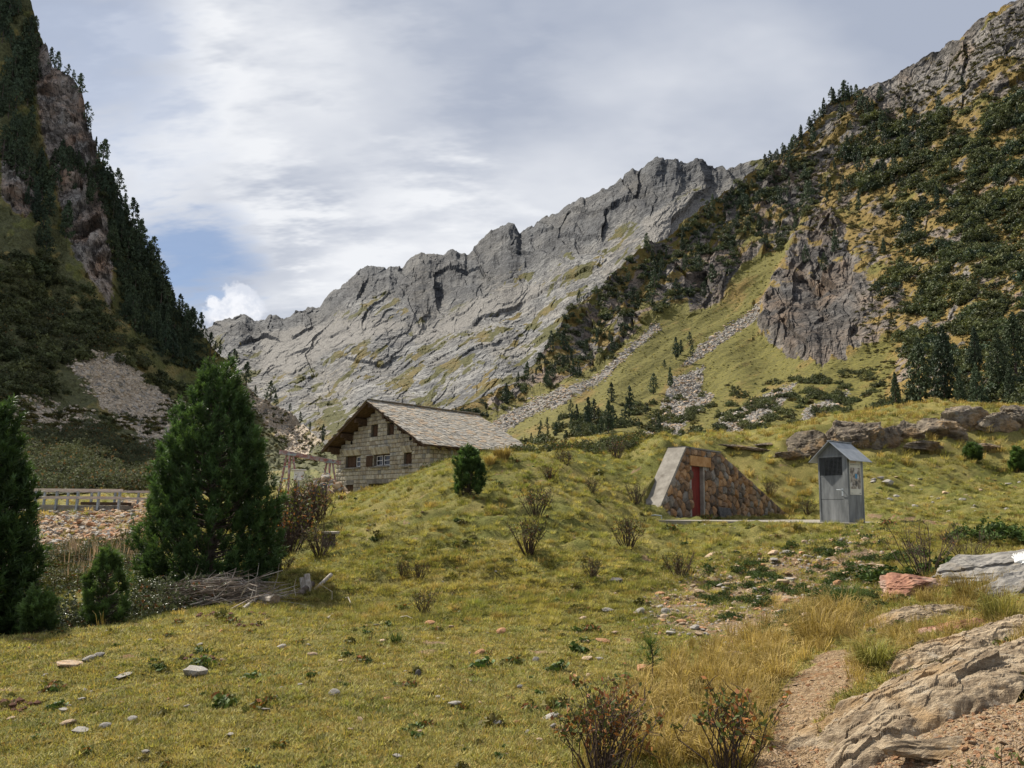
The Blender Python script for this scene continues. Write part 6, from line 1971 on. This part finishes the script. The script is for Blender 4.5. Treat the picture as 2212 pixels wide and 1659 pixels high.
SH = [shrub_meshes(k, 34, 1.0, .65, .034, 330, .013, 5, red=.15, top=.12) for k in range(4)]
for k, (px, py, h, lb) in enumerate([(536, 524, 27, 'twiggy shrub with dark stems, upper one of two in the middle of the mound'), (529, 560, 31, 'twiggy shrub, lower one of two in the middle of the mound'), (628, 555, 27, 'half bare shrub below the left foot of the bunker'),
                                      (593, 584, 17, 'small leafy shrub between mound foot and rubble'), (679, 583, 24, 'low dark shrub in the rubble bank'), (424, 618, 20, 'small round dark shrub where mound meets meadow'), (404, 576, 15, 'low shrub on the mound face, left of a pair'), (419, 581, 17, 'low shrub on the mound face, right of a pair'),
                                      (320, 562, 26, 'thin shrub beside the tree stump'), (282, 578, 18, 'dark thin shrub at the right foot of the big pine'), (565, 467, 16, 'leaning shrub near the mound crest'), (616, 462, 18, 'leafy shrub at the mound crest left of the bunker'), (593, 497, 13, 'small shrub half way up the mound left of the bunker'),
                                      (549, 482, 13, 'sparse little shrub under the mound crest'), (808, 515, 14, 'green shrub between bunker and booth'), (770, 500, 12, 'shrub behind the right wing of the bunker'), (636, 505, 16, 'dark shrub against the left side of the bunker')]):
    q = G(px, py)
    shrub('twiggy_shrub', q, SH[k % 4], 1.2 * h * q[1] / F_PX, lb, k * 1.3)
FG = shrub_meshes(51, 60, 1.0, .62, .034, 700, .0075, 4, red=.5, top=.15)
q = G(597, 766)
shrub('leafy_shrub', q + np.array([0, -.25, -.05]), FG, .60, 'dark stemmed shrub with green and rusty leaves at the bottom edge', .4)
FG2 = shrub_meshes(52, 26, 1.0, .5, .038, 260, .0085, 3, red=.4, top=.1)
q = G(715, 766)
shrub('leafy_shrub', q + np.array([0, -.25, -.05]), FG2, .66, 'sparse tall stemmed shrub at the bottom edge left of the path', 1.0)
q = P(1003, 768, 3.1); q = gpos(1003, 3.1)
shrub('leafy_shrub', q, shrub_meshes(53, 9, 1.0, .5, .035, 60, .008, 2, red=.05, top=.2), .50, 'green leaved twigs rising in the bottom right corner', 2.0)
q = G(925, 578)
BARE = shrub_meshes(54, 26, 1.0, .85, .02, 40, .0085, 5, red=.5)
shrub('bare_shrub', q, BARE, .80, 'bare dark shrub on the bank right of the booth', .3)
q = G(968, 566)
shrub('bare_shrub', q, BARE, .55, 'smaller bare shrub beside the dark juniper cushion', 2.3)
# tall red-stemmed thicket right of the big pine
TALL = [shrub_meshes(60 + k, 40, 1.0, .42, .030, 300, .009, 4, red=.3, top=.45) for k in range(3)]
for k, (px, Y, h) in enumerate([(272, 17.0, 1.75), (284, 18.2, 1.9), (297, 19.0, 1.8), (309, 20.0, 1.65), (320, 21.5, 1.4), (290, 16.2, 1.5)]):
    q = gpos(px, Y)
    shrub('tall_shrub', q - np.array([0, 0, .1]), TALL[k % 3], h, ['leftmost red stemmed bush of the thicket by the big pine', 'second red stemmed bush of the thicket by the big pine', 'third red stemmed bush, tallest at the thicket middle', 'fourth red stemmed bush of the thicket', 'rightmost low red stemmed bush of the thicket', 'front red stemmed bush of the thicket'][k], k * 1.1)
# glossy willow bushes in the hollow at lower left and shrubs behind the mound
WN = [bush_mesh(70 + k, M['willow'], 260, 12, .030, 1.05) for k in range(3)]
wl = random.Random(8)
pts = []
for k in range(46):
    Y = wl.uniform(9.8, 14.5)
    px = wl.uniform(25, 150) if k < 34 else wl.uniform(150, 205)
    q = gpos(px, Y)
    pts.append(q)
p = np.array(pts)
instances('willow_bushes', p, rots(len(p), .1), RNG.uniform(.45, .75, len(p)), WN, label='glossy leaved willow bushes in the hollow between the left pines')
p = scatter_ground(150, [(1000, 985), (1100, 975), (1400, 950), (1410, 985), (1100, 995)], 28, 46, 6)
p = np.concatenate([p, np.array([gpos(px, Y) for px, Y in [(430 + 9 * i, 29 + (i % 4)) for i in range(8)]])]) if len(p) else p
instances('crest_bushes', p, rots(len(p), .1), RNG.uniform(.25, .55, len(p)), [bush_mesh(80, M['shrub_leaf'], 120, 9, .07, .9), bush_mesh(81, M['alder'], 120, 9, .07, .9)], label='low bushes behind the mound crest')
p = np.array([gpos(px, Y) for px, Y in [(wl.uniform(500, 640), wl.uniform(34, 48)) for _ in range(60)]])
instances('hollow_bushes', p, rots(len(p), .1), RNG.uniform(.4, .8, len(p)), [bush_mesh(82, M['shrub_leaf'], 140, 9, .06, .9), bush_mesh(83, M['alder'], 120, 9, .07, .9)], label='bushes between the mound and the green fan')
p = scatter_ground(300, [(60, 1205), (330, 1175), (330, 1220), (140, 1290), (60, 1280)], 13, 34, 8)
instances('bank_weeds', p, rots(len(p), .1), RNG.uniform(.2, .5, len(p)), [bush_mesh(84, M['shrub_leaf'], 70, 8, .08, .9), bush_mesh(85, M['heath'], 70, 8, .08, .9), WN[0]], label='weeds and low leafy plants on the bank under the bridge')
# juniper cushions and creeping green on the bank
JU = [bush_mesh(90 + k, M['juniper'], 90, 9, .075, .5) for k in range(2)]
p = scatter_ground(520, [(1500, 1260), (1700, 1190), (1900, 1180), (2000, 1200), (1950, 1300), (1800, 1330), (1700, 1380), (1560, 1350)], 6, 18, 12)
keep = fbm2(p[:, 0] / .8, p[:, 1] / .8, 400, 2) > -.05
p = p[keep]
instances('creeping_shoots', p, rots(len(p), .1), RNG.uniform(.06, .17, len(p)) * (p[:, 1] / 10) ** .5, JU, label='creeping dark green plants between the stones of the bank')
q = gpos(1000, 12.0)
o = empty('juniper_bush', q, 0, label='dark green juniper cushion right of the bare shrub', cat='shrub')
for k, (dx, dy, s) in enumerate(((0, 0, .55), (.7, .1, .5), (-.55, .1, .4), (.3, .4, .5))):
    c = obj('foliage', JU[k % 2], o); c.location = (dx, dy, .05); c.scale = (s, s, s)
for (px, Y, s, lb) in ((945, 9.4, .42, 'flat juniper mat under the bare shrub'),):
    o = obj('juniper_bush', JU[0], label=lb, cat='shrub'); o.location = tuple(gpos(px, Y)); o.scale = (s * 1.6, s, s)
    o = obj('juniper_bush', JU[1], label='flat juniper mat left of the red rock', cat='shrub'); o.location = tuple(gpos(885, 10.0)); o.scale = (.7, .45, .35)

# ------------------------------------------------------------------ grass
def tuft_mesh(name, seed, nb_, r, h, w, mat, arch=.6, seg=2):
    rng = np.random.default_rng(seed)
    az = rng.uniform(0, 6.283, nb_)
    br = r * np.sqrt(rng.random(nb_)) * .6
    b = np.stack([br * np.cos(az), br * np.sin(az), np.full(nb_, -.1 * h)], -1)
    az2 = az + rng.normal(0, .8, nb_)
    out_ = np.stack([np.cos(az2), np.sin(az2), np.zeros(nb_)], -1)
    ln = h * rng.uniform(.5, 1.15, nb_)[:, None]
    lean = rng.uniform(.15, 1.0, nb_)[:, None] * arch
    mid = b + out_ * ln * lean * .35 + np.array([0, 0, 1.0]) * ln * .62
    tip = b + out_ * ln * lean * 1.0 + np.array([0, 0, 1.0]) * ln * (1 - .45 * lean)
    sd = np.stack([-np.sin(az2 + rng.normal(0, .7, nb_)), np.cos(az2), np.zeros(nb_)], -1) * w
    if seg == 2:
        v = np.stack([b - sd, b + sd, mid + sd * .8, mid - sd * .8, tip], 1).reshape(-1, 3)
        i = np.arange(nb_)[:, None] * 5
        fq, ft = i + np.array([[0, 1, 2, 3]]), i + np.array([[3, 2, 4]])
        faces, k = [fq, ft], 5
    else:
        v = np.stack([b - sd, b + sd, tip], 1).reshape(-1, 3)
        faces, k = [np.arange(nb_ * 3).reshape(-1, 3)], 3
    t = np.repeat(rng.uniform(.65, 1.35, nb_), k)
    return mesh_np(name, v, faces, [mat], color=np.stack([t, t, t * .95, np.ones_like(t)], -1))


def free(p):
    """not on the forecourt, in the hut or inside the bunker wall"""
    dx, dy = p[:, 0] - HC[0], p[:, 1] - HC[1]
    hx, hy = dx * HX[0] + dy * HX[1], dx * HY[0] + dy * HY[1]
    ok = ~((hx > -HW - .2) & (hx < .3) & (hy > -.3) & (hy < HL + .3))
    bx, bs = (p[:, 0] - BK0[0]) * BKD[0] + (p[:, 1] - BK0[1]) * BKD[1], (p[:, 0] - BK0[0]) * BKN[0] + (p[:, 1] - BK0[1]) * BKN[1]
    ok &= ~((bx > -.1) & (bx < 12.8) & (bs > -.75) & (bs < .15))
    ins = np.ones(len(p), bool)
    for a, b in zip(ap, ap[1:] + ap[:1]):
        ins &= ((b[0] - a[0]) * (p[:, 1] - a[1]) - (b[1] - a[1]) * (p[:, 0] - a[0])) > -.02
    return ok & ~ins


def ground_pts(n, ylo, yhi, amax=.98, dens=None):
    Y = np.exp(RNG.uniform(math.log(ylo), math.log(yhi), n)); a = RNG.uniform(-amax, amax, n)
    x = a * Y
    c = cover_at(x, Y)
    pr = (1 - sstep(.25, .6, c[:, 0])) * (1 - .75 * sstep(.2, .7, c[:, 1]))
    if dens is not None: pr = pr * dens(x, Y)
    k = RNG.random(n) < pr
    x, Y = x[k], Y[k]
    p = np.stack([x, Y, ground_z(x, Y)], -1)
    return p[free(p)]


TURF = [tuft_mesh('turf_tuft', 200 + k, 30, .10, .036, .0035, M['grass'], 1.3, 1) for k in range(4)]
TURF += [tuft_mesh('turf_tuft', 206 + k, 26, .09, .032, .0030, M['straw'], 1.3, 1) for k in range(2)]
p = ground_pts(72000, 2.6, 15, 1.15)
instances('meadow_turf', p, rots(len(p), .1), RNG.uniform(.7, 1.5, len(p)) * (p[:, 1] / 6) ** .55, TURF, label='short cropped meadow grass')
TUS = [tuft_mesh('tussock_tuft', 210 + k, 44, .15, .15, .006, M['grass'], 1.2, 1) for k in range(4)]
p = ground_pts(48000, 9.5, 34, 1.15, dens=lambda x, y: .25 + .75 * sstep(-.25, .35, fbm2(x / .9, y / .6, 410, 3)))
instances('mound_grass', p, rots(len(p), .12), RNG.uniform(.45, 1.15, len(p)) * (p[:, 1] / 16) ** .5, TUS, label='tufty grass covering the mound and bank')
TDRY = [tuft_mesh('dry_tuft', 220 + k, 40, .14, .16, .005, M['straw'], 1.0, 2) for k in range(3)]
p = ground_pts(9000, 9.5, 34, dens=lambda x, y: sstep(.15, .45, fbm2(x / .8, y / .6, 411, 3)))
instances('mound_dry_grass', p, rots(len(p), .12), RNG.uniform(.45, 1.1, len(p)) * (p[:, 1] / 16) ** .5, TDRY, label='straw coloured grass tufts on the mound')
p = ground_pts(9000, 33, 85)
instances('far_pasture_grass', p, rots(len(p), .12), RNG.uniform(1.2, 2.8, len(p)), [TUS[0], TUS[1], TDRY[0]], label='pasture grass beyond the mound')
LONG = [tuft_mesh('long_grass', 230 + k, 46, .10, .34, .0030, M['straw'], 1.0, 2) for k in range(4)]
p = scatter_ground(620, DRY, 3.0, 11, 14)
c = cover_at(p[:, 0], p[:, 1]); p = p[c[:, 0] < .12]
instances('long_dry_grass', p, rots(len(p), .15), RNG.uniform(.4, 1.05, len(p)), LONG + TURF[:1], label='long golden grass along the path')
p = scatter_ground(520, [(1800, 1330), (1900, 1300), (2050, 1200), (2212, 1230), (2250, 1420), (2000, 1400), (1850, 1480)], 4, 12, 10)
instances('rock_edge_grass', p, rots(len(p), .15), RNG.uniform(.3, .75, len(p)), LONG[:2] + TUS[:2], label='rough grass between the rocks of the right bank')
p = ground_pts(900, 9, 30, dens=lambda x, y: sstep(.2, .5, fbm2(x / 1.2, y / 1.0, 412, 2)))
instances('seed_stalks', p, rots(len(p), .12), RNG.uniform(.35, .8, len(p)), [tuft_mesh('stalks', 240, 9, .10, .42, .0025, M['straw'], .5, 2)], label='thin dry stalks standing in the grass')
p = scatter_ground(50, [(110, 1205), (320, 1185), (330, 1230), (150, 1270)], 13, 30, 6)
instances('fireweed_stalks', p, rots(len(p), .12), RNG.uniform(.8, 1.6, len(p)), [tuft_mesh('fireweed', 241, 8, .18, .75, .012, M['fireweed'], .35, 2)], label='pinkish seeding fireweed under the bridge bank')
WEED = [bush_mesh(95 + k, M[m_], 16, 6, .30, .35) for k, m_ in enumerate(('juniper', 'heath', 'shrub_leaf'))]
p = ground_pts(3400, 2.8, 32, dens=lambda x, y: .15 + .85 * sstep(.0, .5, fbm2(x / 1.3, y / 1.0, 413, 3)))
instances('meadow_weeds', p, rots(len(p), .1), np.clip(RNG.lognormal(-2.9, .45, len(p)), .025, .13) * (p[:, 1] / 8) ** .5, WEED, label='small dark weeds dotted through the turf')
p = ground_pts(2200, 2.8, 20)
instances('meadow_chips', p, rots(len(p), .4), np.clip(RNG.lognormal(-4.4, .55, len(p)), .005, .05) * (p[:, 1] / 6) ** .5, CHIP, label='tiny stones and chips strewn through the turf')
STRAWB = MB()
for k in range(5):
    STRAWB.tube([(-.5 + .1 * k, .35 * k - .7, .06), (0, .3 * k - .6, .10), (.5, .2 * k - .4, .05)], [.006, .006, .003], 3, cap=False)
p = ground_pts(500, 6, 24)
instances('fallen_straws', p, rots(len(p), .15), RNG.uniform(.08, .3, len(p)), [STRAWB.mesh('straws', M['endgrain'])], label='bleached straws and twigs lying in the turf')
# tussocks one can point at
def tussock(px, py, s, mat, label, seed, nb_=260, arch=1.0, w=.003, lo=2.5):
    q = G(px, py, lo)
    o = obj('grass_tussock', tuft_mesh('grass_tussock', seed, nb_, .5, 1.0, w / s, mat, arch, 2), label=label, cat='grass tussock')
    o.location = tuple(q); o.scale = (s, s, s)


tussock(502, 466, .62, M['straw'], 'round brown tussock on the mound crest', 300, 520, 1.1, .008)
tussock(490, 470, .45, M['straw'], 'golden tussock left of the round one on the crest', 301, 260, 1.0, .008)
tussock(819, 640, .55, M['straw'], 'large pale arching tussock at the head of the path', 302, 420, 1.2)
tussock(838, 622, .48, M['straw'], 'second pale tussock behind the arching one', 303, 320, 1.1)
tussock(848, 608, .42, M['juniper'], 'mossy green tussock above the pale ones', 304, 420, 1.1)
tussock(874, 668, .32, M['grass'], 'dark green tussock between path and slabs', 305, 420, 1.1)
tussock(972, 602, .42, M['straw'], 'dry grass clump under the marked boulder', 306, 260, 1.0)
tussock(1000, 622, .40, M['grass'], 'green grass clump right of the dry one', 307, 300, 1.0)
tussock(396, 645, .16, M['juniper'], 'small spiky green clump in the meadow', 308, 90, 1.0)
tussock(430, 508, .30, M['straw'], 'pale tuft on the left shoulder of the mound', 309, 160, 1.0, .006)

# ------------------------------------------------------------------ dead wood
rb = random.Random(31)
bp = gpos(226, 11.0)
pile = empty('brushwood_pile', bp, 0, label='heap of dry brushwood in front of the big pine', cat='brushwood')
stk, twg = [], MB()
for k in range(330):
    x = rb.gauss(0, .42); y = rb.gauss(0.1, .22)
    hgt = max(0, .36 * (1 - (x / 1.3) ** 2)) * rb.random()
    L_ = rb.uniform(.3, .95); az = rb.gauss(0.12, .35) + (0 if rb.random() < .85 else rb.uniform(-1, 1)); el = rb.gauss(.08, .16)
    d = Vector((math.cos(az) * math.cos(el), math.sin(az) * math.cos(el), math.sin(el)))
    c = Vector((x, y, hgt + .05))
    bend = Vector((rb.gauss(0, .05), rb.gauss(0, .05), rb.gauss(0.02, .05)))
    r_ = rb.uniform(.004, .011)
    pts_ = [c - d * L_ / 2, c + bend, c + d * L_ / 2 + bend * rb.uniform(-1, 2)]
    if k < 70:
        MB().tube(pts_, [r_ * 1.5, r_ * 1.2, r_ * .6], 5).build('stick', M['deadwood'] if k % 3 == 0 else M['brush'], pile)
    else:
        twg.tube(pts_, [r_, r_ * .8, r_ * .4], 4, 0 if rb.random() < .75 else 1, cap=False)
for k in range(26):
    c = Vector((rb.gauss(0.2, .6), rb.gauss(0, .25), rb.uniform(.1, .3)))
    e = c + Vector((rb.gauss(0, .15), rb.gauss(0, .1), rb.uniform(.1, .45)))
    twg.tube([c, (c + e) / 2 + Vector((rb.gauss(0, .05), 0, 0)), e], [.008, .006, .002], 4, 1, cap=False)
twg.build('twigs', [M['brush'], M['deadwood']], pile, kind='stuff')


def log_between(name, a, b, r0, r1, label, mat='deadwood', cat='log', bend=0.0):
    a, b = Vector(a), Vector(b)
    mid = (a + b) / 2 + Vector((0, 0, bend))
    return MB().tube([a, mid, b], [r0, (r0 + r1) / 2, r1], 12, 0, True, 1).build(name, [M[mat], M['endgrain']], label=label, cat=cat, smooth=False)


q0, q1 = G(263.5, 605), G(284, 611)
q1 = q0 + np.array([.30, -.34, 0]); q1[2] = float(ground_z(q1[0:1], q1[1:2])[0])
log_between('cut_log', q0 + [0, 0, .085], q1 + [0, 0, .075], .085, .08, 'thick barkless log with a sawn end at the meadow edge')
q0, q1 = G(243, 610), G(261, 603)
log_between('bare_branch', q0 + [0, 0, .03], q1 + [0, 0, .09], .03, .025, 'pale barkless branch left of the thick log', bend=.02)
q0 = G(304, 594)
log_between('cut_log', q0, q0 + [-.06, .05, .24], .05, .048, 'short upright billet, left of two by the brushwood')
q0 = G(309, 594)
log_between('cut_log', q0, q0 + [-.07, .06, .30], .055, .052, 'taller upright billet, right of two by the brushwood')
q0, q1 = G(300, 598), G(311, 590)
log_between('cut_log', q0 + [0, -.05, .03], q1 + [.03, -.05, .10], .055, .055, 'dark log propped below the upright billets', 'bark')
q0, q1 = G(314, 594), G(331, 588)
log_between('bare_branch', q0 + [0, 0, .02], q1 + [0, 0, .12], .028, .035, 'pale branch sticking out right of the billets', bend=.0)
q0, q1 = G(345, 602), G(351, 607)
log_between('bare_branch', q0 + [0, 0, .02], q1 + [0, 0, .02], .012, .008, 'crooked pale twig in the grass at the mound foot', bend=.06)
q0, q1 = G(400, 621), G(413, 624)
log_between('bare_branch', q0 + [0, 0, .015], q1 + [0, 0, .015], .010, .006, 'thin white twig beside the small round shrub', bend=.03)
q0, q1 = G(327, 622), G(333, 617)
log_between('bare_branch', q0 + [0, 0, .02], q1 + [0, 0, .03], .02, .018, 'short brown stick end on the meadow')
q0 = G(328, 552)
st_ = empty('tree_stump', q0, .2, label='grey stump with a flat sawn top on the left flank of the mound', cat='stump')
MB().tube([(0, 0, -.1), (0, 0, .1), (0, .01, .40)], [.20, .16, .15], 12).build('stem', M['bark'], st_)
MB().tube([(.04, 0, .402), (.04, 0, .45)], [.19, .20], 12).build('sawn_top', M['deadwood'], st_)
for k, (px, py, s, lb) in enumerate([(14, 706, .045, 'brown dung heap at the far left of the meadow'), (212, 617, .05, 'reddish dung heap before the big pine'), (250, 615, .045, 'tan clods beside the cut log'), (246, 627, .035, 'dark dung pat near a green patch'), (205, 661, .035, 'dung heap above the largest meadow stone'), (24, 712, .03, 'small dung heap beside the far left one')]):
    q = G(px, py)
    h_ = empty('dung_heap', q, 0, label=lb, cat='dung')
    for i in range(12):
        o = obj('clod', CHIPD if 'CHIPD' in globals() else globals().setdefault('CHIPD', rock_mesh('clod', 5, M['dung'], 1, planes=14)), h_)
        o.location = (rb.gauss(0, s * 2.4), rb.gauss(0, s * 1.2), rb.uniform(0, s * .6)); sc1 = s * rb.uniform(.5, 1.1); o.scale = (sc1, sc1, sc1 * .7)
# lone green sprout
q = G(652, 686)
sp = empty('sapling', q, 0, label='lone thin sapling with a tuft of narrow leaves before the rubble', cat='sapling')
hs_ = 50 * q[1] / F_PX
MB().tube([(0, 0, -.02), (.01, 0, hs_ * .5), (0, 0, hs_ * .75)], [.007, .006, .004], 6).build('stem', M['twig'], sp)
rng = np.random.default_rng(3)
o_ = np.array([[0, 0, hs_ * t] for t in np.linspace(.35, .75, 16)]); a_ = norm(rng.normal(0, .6, (16, 3)) + np.array([0, 0, .9]))
v, f, col = shoots_mesh(o_, a_, np.full(16, .10), 12, .09, .004, rng, None, np.full(16, 1.5), .5)
obj('leaves', mesh_np('leaves', v, f, [M['juniper']], color=col), sp)
